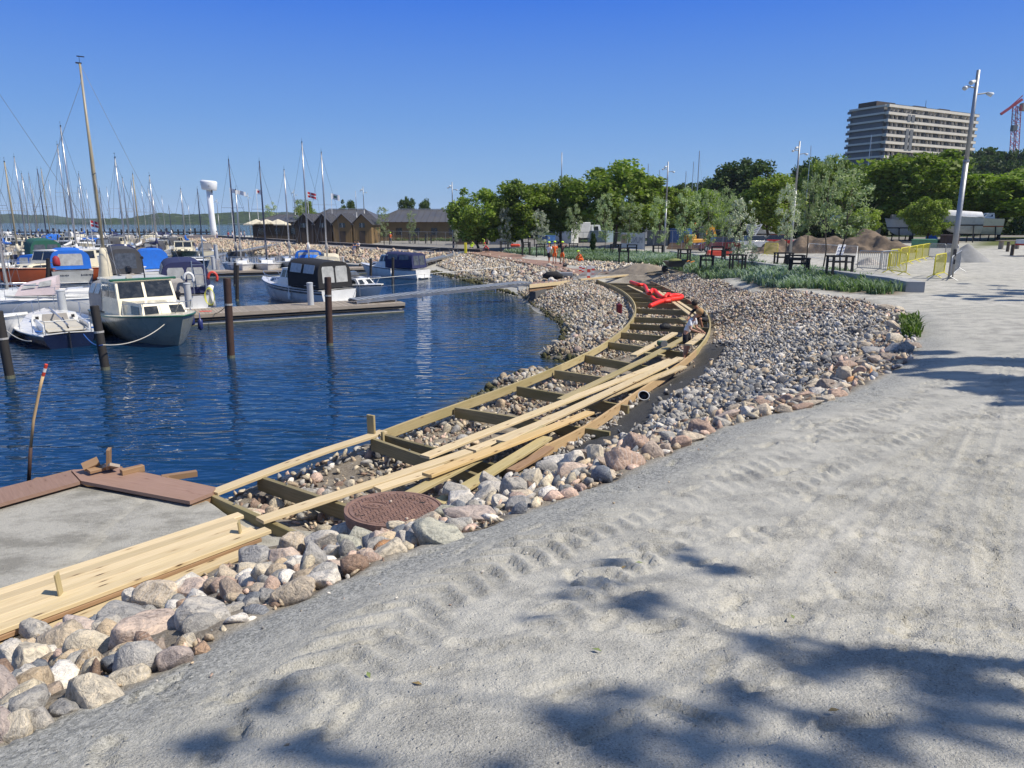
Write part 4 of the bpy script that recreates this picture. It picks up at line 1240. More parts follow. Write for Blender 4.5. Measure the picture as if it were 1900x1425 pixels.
for i in range(-12, 13):
    for j in range(-12, 13):
        x = i * s_ + (j % 2) * s_ / 2; y = j * s_ * .8
        if math.hypot(x, y) > RC * .86 or ((x + RC * .42) / .17) ** 2 + (y / .12) ** 2 < 1: continue
        if abs(x - RC * .45) < .1 and abs(y - RC * .45) < .03: continue
        b_.box((x, y, .003), (.036, .014, .008), rz=(.7 if (i + j) % 2 else -.7))
b_.build('tread_studs', rust, mh)
b_ = MB()
for rr in (.16, .13):
    rg = []
    for k in range(40):
        a = 2 * math.pi * k / 40
        rg.append([Vector((-RC * .42 + (rr + o1) * math.cos(a), (rr + o1) * .7 * math.sin(a), z)) for o1, z in ((-.005, 0), (-.005, .006), (.005, .006), (.005, 0))])
    rg.append(rg[0]); b_.rings(rg, False, False)
b_.build('oval_badge_ring', rust, mh)
tc = bpy.data.curves.new('badge_lettering', 'FONT'); tc.body = 'norford'; tc.body = 'nors'; tc.size = .12; tc.extrude = .004; tc.align_x = 'CENTER'; tc.align_y = 'CENTER'
tmp = bpy.data.objects.new('tmp', tc); COL.objects.link(tmp)
def text_mesh(body, size, extrude=.002):
    tc = bpy.data.curves.new('lettering', 'FONT'); tc.body = body; tc.size = size; tc.extrude = extrude; tc.align_x = 'CENTER'; tc.align_y = 'CENTER'; tc.resolution_u = 3
    t = bpy.data.objects.new('tmp', tc); COL.objects.link(t)
    dg = bpy.context.evaluated_depsgraph_get(); me = bpy.data.meshes.new_from_object(t.evaluated_get(dg))
    bpy.data.objects.remove(t); bpy.data.curves.remove(tc); return me
bpy.data.objects.remove(tmp); bpy.data.curves.remove(tc)
tm = text_mesh('nors', .11, .004); tm.materials.clear(); tm.materials.append(rust)
o = link(tm, 'badge_lettering', mh); o.location = (-RC * .42, 0, .004)
b_ = MB(); b_.box((RC * .45, RC * .45, .001), (.06, .03, .006)); b_.box((-RC * .5, -RC * .6, .001), (.1, .014, .008)); b_.box((RC * .1, RC * .6, .001), (.16, .014, .008))
b_.build('lifting_slot', M('black_recess', (.02, .018, .016), .9), mh)
# round concrete shaft below it
b_ = MB().tube((0, 0, -.9), (0, 0, -.141), RC * .96, n=40); b_.build('concrete_shaft', M('old_concrete', (.3, .29, .27), .9, var=.3, vs=4, bmp=.4), mh)
for px, py, lab in [(725, 930, 'small pale pebble lying on the badge of the manhole cover'), (755, 962, 'white pebble on the near edge of the manhole cover')]:
    p = at(px, py, 1.52); o = bpy.data.objects.new('pebble', MIDS[3]); COL.objects.link(o); o.location = p; o.scale = (.022,) * 3; o.color = (.6, .5, .42, 1); tag(o, lab, 'pebble')

# ------------------------------------------------------------------ docks and gangways
conc = M('grey_concrete', (.42, .42, .41), .85, var=.2, vs=3, bmp=.3, dirt=.4)
wet = M('algae_concrete', (.11, .115, .075), .6, var=.4, vs=5)
blackr = M('black_rubber', (.02, .02, .022), .7, var=.3)
def dock(name, A, B, w, label, zt=.5, white_end=False):
    A = Vector(A); B = Vector(B); d = (B - A).normalized(); n = Vector((-d.y, d.x, 0)); L = (B - A).length
    t = thing(name, label, 'jetty', (A.x, A.y, 0), math.atan2(d.y, d.x))
    nb = int(L / .145)
    keep = 300
    # cross boards of the deck, each one its own part while they can be told apart
    proto = None; joined = MB()
    ks = list(range(nb))
    order = sorted(ks, key=lambda k: (A + d * (k * .145)).length)[:keep] if (A.length < 50 or B.length < 50) else []
    os_ = set(order)
    for k in ks:
        x = (k + .5) * L / nb
        if k in os_:
            if proto is None:
                proto = MB().beam([(0, .02, 0), (0, w - .02, 0)], .135, .035).build('deck_board', W_OLD, t); o = proto
            else:
                o = bpy.data.objects.new('deck_board', proto.data); COL.objects.link(o); setparent(o, t)
            o.location = (x, 0, zt + random.uniform(-.003, .003))
        else:
            joined.box((x, w / 2, zt), (.135, w - .04, .035))
    if joined.v: joined.build('far_deck_boards', M('weathered_boards', (.32, .27, .22), .85, var=.3, vs=1.5), t, kind='stuff')
    for y in (-.03, w + .03):
        MB().beam([(0, y, zt - .06), (L, y, zt - .06)], .06, .16).build('edge_plank', W_OLD, t)
    for y in (.03, w - .03):
        MB().beam([(0, y, zt - .22), (L, y, zt - .22)], .08, .12).build('edge_plank', M('tarred_timber', (.03, .027, .024), .8), t)
    nf = max(1, int(L / 4))
    MB().box((L / 2, w / 2, .02), (L - .1, w - .12, .3)).build('concrete_float', conc, t)
    MB().box((L / 2, w / 2, -.02), (L - .06, w - .06, .16)).build('algae_band', wet, t)
    return t
ang1 = Vector((-5.5, 36.5, 0)) - Vector((-20.5, 29.0, 0))
dock('jetty', at(-140, 613, .5), at(751, 562, .5), 2.3, 'near floating jetty with weathered boards, grey service posts and black lower edge')
dock('jetty', at(300, 507, .5), at(772, 495, .5), 2.2, 'second floating jetty behind, in front of the far stone beach')
alu = M('aluminium', (.55, .57, .6), .35, .9, var=.1)
def gangway(a, za, b, zb, w, label, rails=True, deck_dark=False):
    A = Vector(a); B = Vector(b); A.z = za; B.z = zb; d = (B - A); L = d.length; dn = d.normalized(); n = Vector((-d.y, d.x, 0)).normalized()
    t = thing('gangway', label, 'gangway', A)
    rel = lambda p: p - A
    b_ = MB()
    for s in (0, w): b_.bar(rel(A + n * s), rel(B + n * s), .06, .13)
    b_.build('side_beam', alu, t)
    b_ = MB()
    k = int(L / .3)
    for i in range(k):
        p = A + d * ((i + .5) / k); b_.bar(rel(p + n * .04) + Vector((0, 0, .1)), rel(p + n * (w - .04)) + Vector((0, 0, .1)), .27, .03)
    b_.build('deck_grating', M('grating_grey', (.3, .32, .34), .6, .4), t, kind='stuff')
    for i in range(0, 7):
        p = A + d * ((i + .4) / 7); MB().bar(rel(p) - Vector((0, 0, .1)), rel(p) - Vector((0, 0, .3)), .08, .06).bar(rel(p) - Vector((0, 0, .12)), rel(p + n * w) - Vector((0, 0, .12)), .06, .06).build('bracket', alu, t)
    if rails:
        for s in ((0.02, w - .02) if rails == 2 else (w - .02,)):
            pts = []
            for i in range(6):
                p = A + d * (.06 + .88 * i / 5) + n * s
                MB().tube(rel(p), rel(p) + Vector((0, 0, 1.0)), .013, n=6).build('rail_post', steel, t)
            b_ = MB(); q0 = A + d * .02 + n * s; q1 = A + d * .06 + n * s + Vector((0, 0, 1)); q2 = A + d * .94 + n * s + Vector((0, 0, 1)); q3 = A + d * .99 + n * s
            b_.loft([(rel(q0), .014), (rel(q1), .014), (rel(q2), .014), (rel(q3), .014)], 6); b_.tube(rel(q1) - Vector((0, 0, .45)), rel(q2) - Vector((0, 0, .45)), .008, n=4)
            b_.build('handrail', steel, t)
    return t
gangway(at(662, 561, .62), .62, at(985, 527, 1.02), 1.02, 1.15, 'grey aluminium gangway sloping from the near jetty up to the stone bank', 1)
gangway(at(768, 492, .6), .6, at(870, 468, .95), .92, 1.1, 'aluminium gangway from the second jetty up to the far promenade corner', 1)
gangway(at(395, 478, .6), .6, at(540, 449, .9), .85, 1.1, 'distant gangway crossing the far stone beach beside the sailing boats', False)
# landing of the near gangway
ld = thing('gangway_landing', 'timber landing with pale front beam where the near gangway meets the stones', 'landing', at(985, 530, 1.0))
o0 = ld.location.copy()
for k in range(9):
    a = at(990 + k * 8.0, 529 - k * .8, 1.02) - o0
    MB().beam([(a.x, a.y, 0), (a.x + .1, a.y + 2.0, 0)], .19, .04).build('deck_board', W_DK, ld)
a = at(982, 532, 1.0) - o0; b = at(1057, 524, 1.0) - o0
MB().beam([(a.x, a.y, .02), (b.x, b.y, .02)], .06, .2).build('front_beam', W_NEW, ld)
MB().beam([(a.x, a.y + .1, -.18), (b.x, b.y + .1, -.12)], .06, .2).build('lower_beam', W_BR, ld)
for px in (990, 1025):
    c = at(px, 532, .9) - o0; MB().bar((c.x, c.y + .3, -1.2), (c.x, c.y + .3, -.2), .18).build('support_post', W_BR, ld)
MB().bar((a.x + .2, a.y + .3, -.6), (a.x + 1.0, a.y + 1.6, -.5), .4, .6).build('abutment', M('dark_concrete', (.1, .1, .1), .9), ld)

# posts in the water
rustpost = M('rusty_steel_pile', (.075, .042, .032), .7, .3, var=.35, vs=3, bmp=.3)
tarpost = M('tarred_pile', (.025, .022, .02), .75, var=.3)
band = M('grey_band', (.35, .34, .32), .6)
def pile_post(px_b, py_b, px_t, py_t, r, m, label, coll=None, grp=None):
    B = at(px_b, py_b, 0); T = col_at(px_t, py_t, B.y + .02)
    t = thing('mooring_pile', label, 'mooring pile', (B.x, B.y, 0), group=grp)
    dd = T - B
    MB().tube(dd * -.15, dd, r, r, 14).build('pile_shaft', m, t, angle=40)
    MB().tube(dd * 1.0, dd * 1.0 + Vector((0, 0, .02)), r * .9, r * .85, 14).build('pile_cap', m, t)
    if coll:
        c = dd * coll; MB().tube(c - dd.normalized() * .03, c + dd.normalized() * .03, r * 1.12, n=14).build('rope_ring', band, t)
    MB().tube(dd * .0 - Vector((0, 0, .1)), dd * .0 + Vector((0, 0, .1)), r * 1.05, n=14).build('algae_ring', wet, t)
    return B, T
pile_post(429, 664, 421, 517, .125, rustpost, 'tall rusty mooring pile in front of the near jetty, left of the pair', .68, 'rusty steel mooring piles')
pile_post(612, 641, 608, 515, .125, rustpost, 'tall rusty mooring pile right of the black canopy cruiser', .74, 'rusty steel mooring piles')
pile_post(196, 686, 175, 568, .13, tarpost, 'black timber mooring pile between the navy sailboat and the cream cruiser', .6, 'dark timber mooring piles')
pile_post(19, 702, -4, 578, .13, tarpost, 'black timber mooring pile at the left edge of the picture', .6, 'dark timber mooring piles')
for px, pb_, pt, lab in [(440, 558, 493, 'thin dark pile left of the black canopy cruiser'), (436, 530, 488, 'thin dark pile standing in the channel behind the near jetty'), (500, 505, 474, 'thin dark pile at the second jetty before the light dinghy'),
                         (568, 498, 478, 'thin dark pile in front of the bright blue sprayhood'), (625, 492, 462, 'thin dark pile beside the leaning mast'), (611, 490, 464, 'brown pile rising behind the black canopy cruiser'),
                         (688, 524, 480, 'thin dark pile at the bow of the white cabin boat with navy canopy'), (729, 530, 478, 'thin dark pile before the navy canopy of the white cabin boat'), (780, 500, 474, 'thin dark pile by the second gangway'),
                         (668, 505, 490, 'low dark pile on the water left of the white cabin boat'), (272, 515, 480, 'thin dark pile behind the navy canopy boat'), (89, 560, 480, 'black pile between the red hulled boat and the bright blue canopy'), (107, 468, 436, 'dark pile among the far boats on the left')]:
    pile_post(px, pb_, px, pt, .1, tarpost, lab, None, 'thin piles between the berths')

# grey service posts on the jetty
grey = M('service_post_grey', (.42, .44, .46), .55, var=.1)
def service_post(px, py, pt, label):
    B = at(px, py, .52); t = thing('service_post', label, 'service post', B, group='grey service posts on the jetties')
    h = zat(B, pt) - .52; k = h / 1.1
    MB().tube((0, 0, 0), (0, 0, h), .16 * k, .155 * k, 20).build('post_body', grey, t, angle=40)
    MB().loft([((0, 0, h), .17 * k), ((0, 0, h + .03), .17 * k), ((0, 0, h + .06), .1 * k)], 20).build('post_cap', grey, t)
    MB().bar((-.28 * k, 0, h * .9), (.28 * k, 0, h * .9), .02).build('hook_bar', alu, t)
service_post(351, 570, 527, 'grey service post in front of the navy canopy boat')
service_post(577, 566, 526, 'grey service post before the black canopy cruiser')
service_post(119, 590, 540, 'thick grey service post between the navy sailboat and the tan covered boat')
for px, py, pt, lab in [(523, 492, 477, 'small grey service post at the blue sprayhood yacht'), (637, 492, 477, 'small grey service post at the right end of the second jetty'), (397, 500, 477, 'small grey service post at the far boats with a green hose'), (402, 480, 455, 'small grey service post near the cream cabin boat')]:
    service_post(px, py, pt, lab)
# hose hanger with yellow hose
p = at(394, 569, .52); t = thing('hose_stand', 'white hose stand with looped yellow hose on the near jetty', 'hose stand', p)
MB().loft([((0, 0, 0), .2), ((0, 0, .45), .12), ((0, 0, .8), .1), ((0, 0, 1.0), .16), ((0, 0, 1.06), .04)], 12).build('stand_body', M('white_plastic', (.75, .75, .73), .5, var=.08), t, smooth=True)
yel = M('yellow_hose', (.6, .6, .12), .5, var=.1)
for k in range(5):
    pts = []
    for i in range(25):
        a = 2 * math.pi * i / 24
        pts.append((Vector(((.2 + .012 * k) * math.sin(a), -.16 - .015 * k, .5 + (.46 - .02 * k) * math.cos(a))), .014))
    MB().loft(pts, 6, False).build('hose_loop', yel, t, smooth=True)
o = MB().box((0, 0, .09), (.55, .3, .18), bev=.03).build('life_vest_box', M('red_box', (.6, .05, .03), .5)); 
p = at(383, 584, .35); o.location = (p.x, p.y - .05, .35); tag(o, 'small red box fixed to the edge of the near jetty', 'box')

# bent stick with red and white tip standing in the water
t = thing('marker_stick', 'bent wooden stick with red and white tip standing behind the platform edge', 'marker stick', at(55, 896, .5))
b0 = at(55, 892, .6); Y0_ = b0.y + .05
pts = [(col_at(px, py, Y0_) - t.location) for px, py in [(53, 900), (57, 830), (62, 780), (74, 720), (80, 697)]]
MB().loft([(pts[0], .028), (pts[1], .027)], 10).build('lower_sleeve', rustpost, t, smooth=True)
MB().loft([(p, .022) for p in pts[1:]], 10).build('stick', W_NEW and M('pale_stick', (.55, .38, .2), .7), t, smooth=True)
tp = [(col_at(px, py, Y0_) - t.location) for px, py in [(80, 697), (82, 690), (84, 683), (86, 676)]]
for k, c in enumerate(['r', 'w', 'r']):
    MB().tube(tp[k], tp[k+1], .024, n=10).build('tip_band', M('tip_red', (.6, .06, .03), .6) if c == 'r' else M('tip_white', (.8, .78, .75), .6), t)

# ------------------------------------------------------------------ boats
G_WHITE = M('gelcoat_white', (.72, .72, .70), .28, var=.12, vs=1.2, coat=.3, dirt=.12)
G_CREAM = M('gelcoat_cream', (.68, .62, .46), .3, var=.1, vs=1.5, coat=.3, dirt=.12)
G_NAVY = M('hull_navy', (.008, .013, .04), .18, var=.2, coat=.5)
G_GREY = M('hull_grey', (.38, .39, .38), .3, var=.15, coat=.3, dirt=.2)
G_BLACK = M('hull_black', (.015, .015, .018), .25, coat=.3)
G_DGREEN = M('hull_dark_green', (.02, .035, .03), .3, coat=.3)
G_RED = M('hull_redbrown', (.32, .075, .03), .35, coat=.3)
G_STRIPE = M('stripe_blue', (.02, .04, .16), .3)
G_ANTI = M('antifouling_dark', (.03, .02, .025), .7)
C_NAVY = M('canvas_navy', (.018, .024, .085), .85, var=.25, vs=3, bmp=.5, bs=9)
C_BLUE = M('canvas_bright_blue', (.008, .13, .55), .8, var=.2, vs=3, bmp=.5, bs=9)
C_BLACK = M('canvas_black', (.012, .012, .014), .85, var=.3, vs=3, bmp=.5, bs=9)
C_DGREY = M('canvas_dark_grey', (.06, .06, .065), .85, var=.3, vs=3, bmp=.5, bs=9)
C_GREEN = M('canvas_green', (.01, .09, .06), .8, var=.2, vs=3, bmp=.5, bs=9)
C_TAN = M('canvas_tan', (.36, .31, .24), .85, var=.2, vs=3, bmp=.5, bs=9)
C_GREY = M('canvas_grey', (.33, .31, .29), .85, var=.2, vs=3, bmp=.5, bs=9)
C_CREAM = M('canvas_cream', (.62, .56, .42), .85, var=.15, vs=3, bmp=.5, bs=9)
C_WHITE = M('sail_white', (.68, .67, .65), .8, var=.15, vs=3, bmp=.5, bs=9)
GLASS = M('dark_window', (.02, .024, .028), .06, var=.3, vs=5, spec=.8)
VINYL = M('vinyl_window', (.42, .42, .40), .18, var=.35, vs=4, bmp=.5, bs=6)
VINYLD = M('smoked_vinyl', (.09, .1, .12), .12, var=.5, vs=4, bmp=.5, bs=6)
TEAK = M('teak', (.27, .13, .06), .5, var=.25, vs=6)
GREENP = M('green_trim', (.03, .12, .075), .35)
ROPE = M('rope_pale', (.45, .43, .38), .9)
BROPE = M('rope_blue', (.03, .12, .4), .8)
FEND = M('fender_white', (.72, .72, .7), .4, var=.15)
BFEND = M('fender_navy', (.02, .03, .14), .4)
MAST_AL = M('mast_alu', (.5, .5, .5), .35, .75, var=.1)
MAST_WD = M('mast_varnished', (.33, .28, .18), .4, var=.2, vs=1.5)
MAST_BL = M('mast_dark', (.035, .045, .09), .4)
OUTB = M('outboard_black', (.02, .02, .025), .3)
WOODHULL = M('deck_beige', (.5, .47, .4), .7, var=.15)

def hull_sheer(L, B, fs, fb, tw=.75, full=.5):
    n = 15; S = []
    for i in range(n):
        t = i / (n - 1)
        if t < .5: w = tw + (1 - tw) * math.sin(t / .5 * math.pi / 2)
        else:
            q = (t - .5) / .5; w = max(0.0, 1 - q ** 2.4) ** (.55 + .5 * (1 - full))
        z = fs + (fb - fs) * t ** 1.7 - .04 * math.sin(t * math.pi)
        S.append((t, -L/2 + L * t, B / 2 * w, z))
    return S
def mk_hull(t_, L, B, fs, fb, tw, m_hull, m_deck, m_str=None, strake=True, keel=.35, rake=.12, flare=.8, deck_in=.06, boot=None):
    S = hull_sheer(L, B, fs, fb, tw)
    rings = []
    for t, x, b, z in S:
        rk = rake * L * t ** 5
        d = keel * (1 - t ** 6 * .9)
        pts = []
        for (fw, zz) in ((1.0, z), (.985 - .05 * t, z * .72), (flare + (1 - flare) * .55 * (1 - t), z * .36), (flare * (1 - .25 * t ** 2), .03), (flare * .62, -d * .6), (0.0, -d)):
            pts.append(Vector((x + rk * (zz / max(z, .1)), b * fw, zz)))
        rings.append(pts + [Vector((p.x, -p.y, p.z)) for p in pts[-2::-1]])
    b_ = MB(); b_.rings(rings, False, False); b_.add(rings[0], [tuple(range(len(rings[0])))[::-1]])
    b_.build('hull', m_hull, t_, angle=50)
    if boot:
        R2 = [[p + Vector((0, math.copysign(.006, p.y) if abs(p.y) > .01 else 0, 0)) for p in (Vector((r[2].x, r[2].y * 1.0, .14)), Vector((r[3].x, r[3].y * 1.005, .0)))] for r in rings]
        R3 = [[Vector((p.x, -p.y, p.z)) for p in r] for r in R2]
        for rr in (R2, R3): MB().rings(rr, False, False).build('boot_stripe', boot, t_)
    # deck with toe rail
    b_ = MB(); row = []
    for r in rings:
        p = r[0]; y = max(p.y - deck_in, .0); row.append([Vector((p.x, p.y, p.z)), Vector((p.x, y, p.z + .012)), Vector((p.x, 0, p.z + .05)), Vector((p.x, -y, p.z + .012)), Vector((p.x, -p.y, p.z))])
    b_.rings(row, False, False); b_.build('deck', m_deck, t_, angle=40)
    if strake:
        for s in (1, -1):
            pts = [(Vector((r[0].x, r[0].y * s, r[0].z - .03)), .035) for r in rings]
            MB().loft(pts, 6).build('rubbing_strake', m_str or m_hull, t_, smooth=True)
    return S, rings
def prism(bot, top):
    return [Vector(p) for p in bot] + [Vector(p) for p in top]
PF = {'left': (3, 2, 6, 7), 'right': (0, 1, 5, 4), 'front': (1, 2, 6, 5), 'rear': (3, 0, 4, 7), 'top': (4, 5, 6, 7)}
def cabin_prism(x0, x1, w0, w1, z0, z1, fs=.3, rs=.1, ti=.12, z1f=None):
    """x0 rear, x1 front, w half widths; fs/rs slant of front and rear, ti tumblehome"""
    z1f = z1 if z1f is None else z1f
    bot = [(x0, -w0, z0), (x1, -w1, z0), (x1, w1, z0), (x0, w0, z0)]
    top = [(x0 + rs, -(w0 - ti), z1), (x1 - fs, -(w1 - ti), z1f), (x1 - fs, w1 - ti, z1f), (x0 + rs, w0 - ti, z1)]
    return prism(bot, top)
def pmesh(P): 
    return MB().add(P, [(0, 3, 2, 1), (4, 5, 6, 7), (0, 1, 5, 4), (1, 2, 6, 5), (2, 3, 7, 6), (3, 0, 4, 7)])
def pane(P, face, u0, u1, v0, v1, off=.012, corner=0.0):
    a, b, c, d = [P[i] for i in PF[face]]
    def q(u, v): return (a.lerp(b, u)).lerp(d.lerp(c, u), v)
    n = (b - a).cross(d - a).normalized()
    ctr = sum(P, Vector()) / 8
    if n.dot((a + c) / 2 - ctr) < 0: n = -n
    pts = [q(u0, v0), q(u1, v0), q(u1, v1), q(u0, v1)]
    pts = [p + n * off for p in pts]
    if corner:
        out = []
        for i in range(4):
            p = pts[i]; out += [p.lerp(pts[i-1], corner), p.lerp(pts[(i+1) % 4], corner)]
        pts = out
    return MB().poly(pts, .01, n)
def roof_slab(P, m, parent, over=.06, th=.05, name='cabin_roof'):
    top = P[4:]; c = sum(top, Vector()) / 4
    pts = [p + (p - c).normalized() * over + Vector((0, 0, th)) for p in top]
    MB().poly(pts, th, (0, 0, 1)).build(name, m, parent)
def arch(x0, x1, w0, w1, z0, h0, h1, sq=4.2, n=12, k=6, bulge=.0, lean0=0, lean1=0):
    """canvas hood: superellipse arches from x0 to x1"""
    rg = []
    for i in range(k + 1):
        t = i / k; w = w0 + (w1 - w0) * t; h = h0 + (h1 - h0) * t + bulge * math.sin(t * math.pi)
        ring = []
        for j in range(n + 1):
            a = math.pi * j / n
            cy = math.copysign(abs(math.cos(a)) ** (2 / sq), math.cos(a)); cz = abs(math.sin(a)) ** (2 / sq)
            x = x0 + (x1 - x0) * t + (lean0 * (1 - t) + lean1 * t) * cz
            ring.append(Vector((x, w * cy, z0 + h * cz)))
        rg.append(ring)
    return rg
def hood(t_, m, x0, x1, w0, w1, z0, h0, h1, win=VINYL, wins=('rear', 'side'), name='canopy', **kw):
    rg = arch(x0, x1, w0, w1, z0, h0, h1, **kw)
    b_ = MB(); b_.rings(rg, False, False); n = len(rg[0])
    b_.add(rg[0], [tuple(range(n))]); b_.add(rg[-1], [tuple(range(n))[::-1]])
    cv = b_.build(name, m, t_, angle=50)
    def endwin(ring, s, u0, u1, v0=.2, v1=.82):
        c0 = ring[0]; w = abs(ring[0].y); H = max(p.z for p in ring) - c0.z; xt = [p for p in ring if p.z == max(q.z for q in ring)][0].x
        pts = []
        for (u, v) in ((u0, v0), (u1, v0), (u1, v1 - .08), (u1 - .06 * (1 if u1 > u0 else -1), v1), (u0 + .06 * (1 if u1 > u0 else -1), v1), (u0, v1 - .08)):
            zf = v; xx = c0.x + (xt - c0.x) * (zf) + s * .012
            pts.append(Vector((xx, u * w * .86, c0.z + v * H)))
        MB().poly(pts, .008, (s, 0, 0)).build('window', win, cv)
    if 'rear' in wins:
        endwin(rg[0], -1, -.86, -.06); endwin(rg[0], -1, .06, .86)
    if 'rear1' in wins: endwin(rg[0], -1, -.7, .7)
    if 'front' in wins:
        endwin(rg[-1], 1, -.86, -.06); endwin(rg[-1], 1, .06, .86)
    if 'side' in wins:
        k = len(rg) - 1
        for s in (1, -1):
            i0 = 1 if s > 0 else n - 2
            i1 = 3 if s > 0 else n - 4
            for (ta, tb) in ((.12, .46), (.54, .9)):
                A = rg[0][i0].lerp(rg[k][i0], ta); B = rg[0][i0].lerp(rg[k][i0], tb); Cc = rg[0][i1].lerp(rg[k][i1], tb); D = rg[0][i1].lerp(rg[k][i1], ta)
                off = Vector((0, s * .035, .02))
                MB().poly([A + off, B + off, Cc + off, D + off], .006, (0, s, .2)).build('window', win, cv)
    return cv
def pulpit(t_, S, i0, h=.5, name='pulpit_rail', m=None):
    pts = []
    idx = list(range(i0, len(S)))
    for s in (1, -1):
        seq = idx if s > 0 else idx[::-1]
        for i in seq:
            t, x, b, z = S[i]; pts.append((Vector((x + .1 * t ** 5 * 6, b * s * .94, z + h)), .016))
    b_ = MB(); b_.loft(pts, 5)
    for s in (1, -1):
        for i in idx[::2]:
            t, x, b, z = S[i]; b_.tube((x, b * s * .93, z), (x + .1 * t ** 5 * 6, b * s * .94, z + h), .014, n=5)
    b_.build(name, m or alu, t_)
def outboard(t_, x, y, z, s=1.0):
    b_ = MB()
    b_.box((x - .18 * s, y, z + .18 * s), (.36 * s, .24 * s, .32 * s), bev=.07 * s)
    b_.box((x - .14 * s, y, z - .2 * s), (.14 * s, .1 * s, .6 * s), bev=.02)
    b_.box((x - .0 * s, y, z + .02), (.12 * s, .16 * s, .3 * s))
    b_.build('outboard_engine', OUTB, t_)
def fender(t_, x, y, z, m=FEND, r=.09, h=.45):
    MB().loft([((x, y, z - h / 2), r * .4), ((x, y, z - h / 2 + .05), r), ((x, y, z + h / 2 - .05), r), ((x, y, z + h / 2), r * .35), ((x, y, z + h / 2 + .25), .012)], 9).build('fender', m, t_, smooth=True)
def rig(t_, xm, zdeck, H, L, B, S, m=None, boom=True, cover=C_WHITE, spread=True, wires=True, windex=True, r=.075, lean=0.0, thin=False, gaff=False):
    m = m or MAST_AL
    top = Vector((xm - lean * H, 0, H))
    mast = MB().loft([((xm, 0, zdeck), r), (Vector((xm, 0, zdeck)).lerp(top, .6), r * .92), (top, r * .6)], 8).build('mast', m, t_, smooth=True)
    b_ = MB()
    if windex:
        b_.tube(top, top + Vector((0, 0, .35)), .012, n=4); b_.box(top + Vector((-.06, 0, .32)), (.32, .01, .05)); b_.box(top + Vector((.05, 0, .02)), (.25, .08, .06))
        b_.build('masthead_gear', OUTB, mast)
    wr = .011 if not thin else .016
    if spread:
        zs = zdeck + (H - zdeck) * .52; xs_ = xm - lean * zs
        MB().bar((xs_, -B * .36, zs), (xs_, B * .36, zs), .035, .025).build('spreaders', m, mast)
    if wires:
        b_ = MB(); w = B * .46
        zt = H * .97
        for s in (1, -1):
            if spread:
                b_.tube((xm, s * w, zdeck), (xs_, s * B * .36, zs), wr, n=3, cap=False); b_.tube((xs_, s * B * .36, zs), top + Vector((0, 0, -.2)), wr, n=3, cap=False)
                b_.tube((xm - .4, s * w, zdeck), (xs_, 0, zs), wr, n=3, cap=False)
            else: b_.tube((xm, s * w, zdeck), top * .98, wr, n=3, cap=False)
        b_.tube((L * .52, 0, S[-1][3]), (top.x, 0, H * .94), wr, n=3, cap=False)
        b_.tube((-L * .5, 0, S[0][3]), top, wr, n=3, cap=False)
        b_.build('rigging_wires', M('wire', (.22, .23, .25), .4, .8), t_)
    if boom:
        zb = zdeck + .75; xe = -L * .36
        MB().tube((xm, 0, zb), (xe, 0, zb + .02), .05, n=7).build('boom', m, t_)
        if cover is not None:
            pts = []
            for i in range(9):
                q = i / 8; x = xm + .06 + (xe - xm) * q
                pts.append((Vector((x, random.uniform(-.02, .02), zb + .1 + .16 * (1 - q) ** 2)), (.17 - .07 * q) * (1 + random.uniform(-.06, .06))))
            pts.insert(0, (Vector((xm + .04, 0, zb + .75)), .07)); 
            MB().loft(pts, 8).build('sail_cover', cover, t_, smooth=True)
    return top

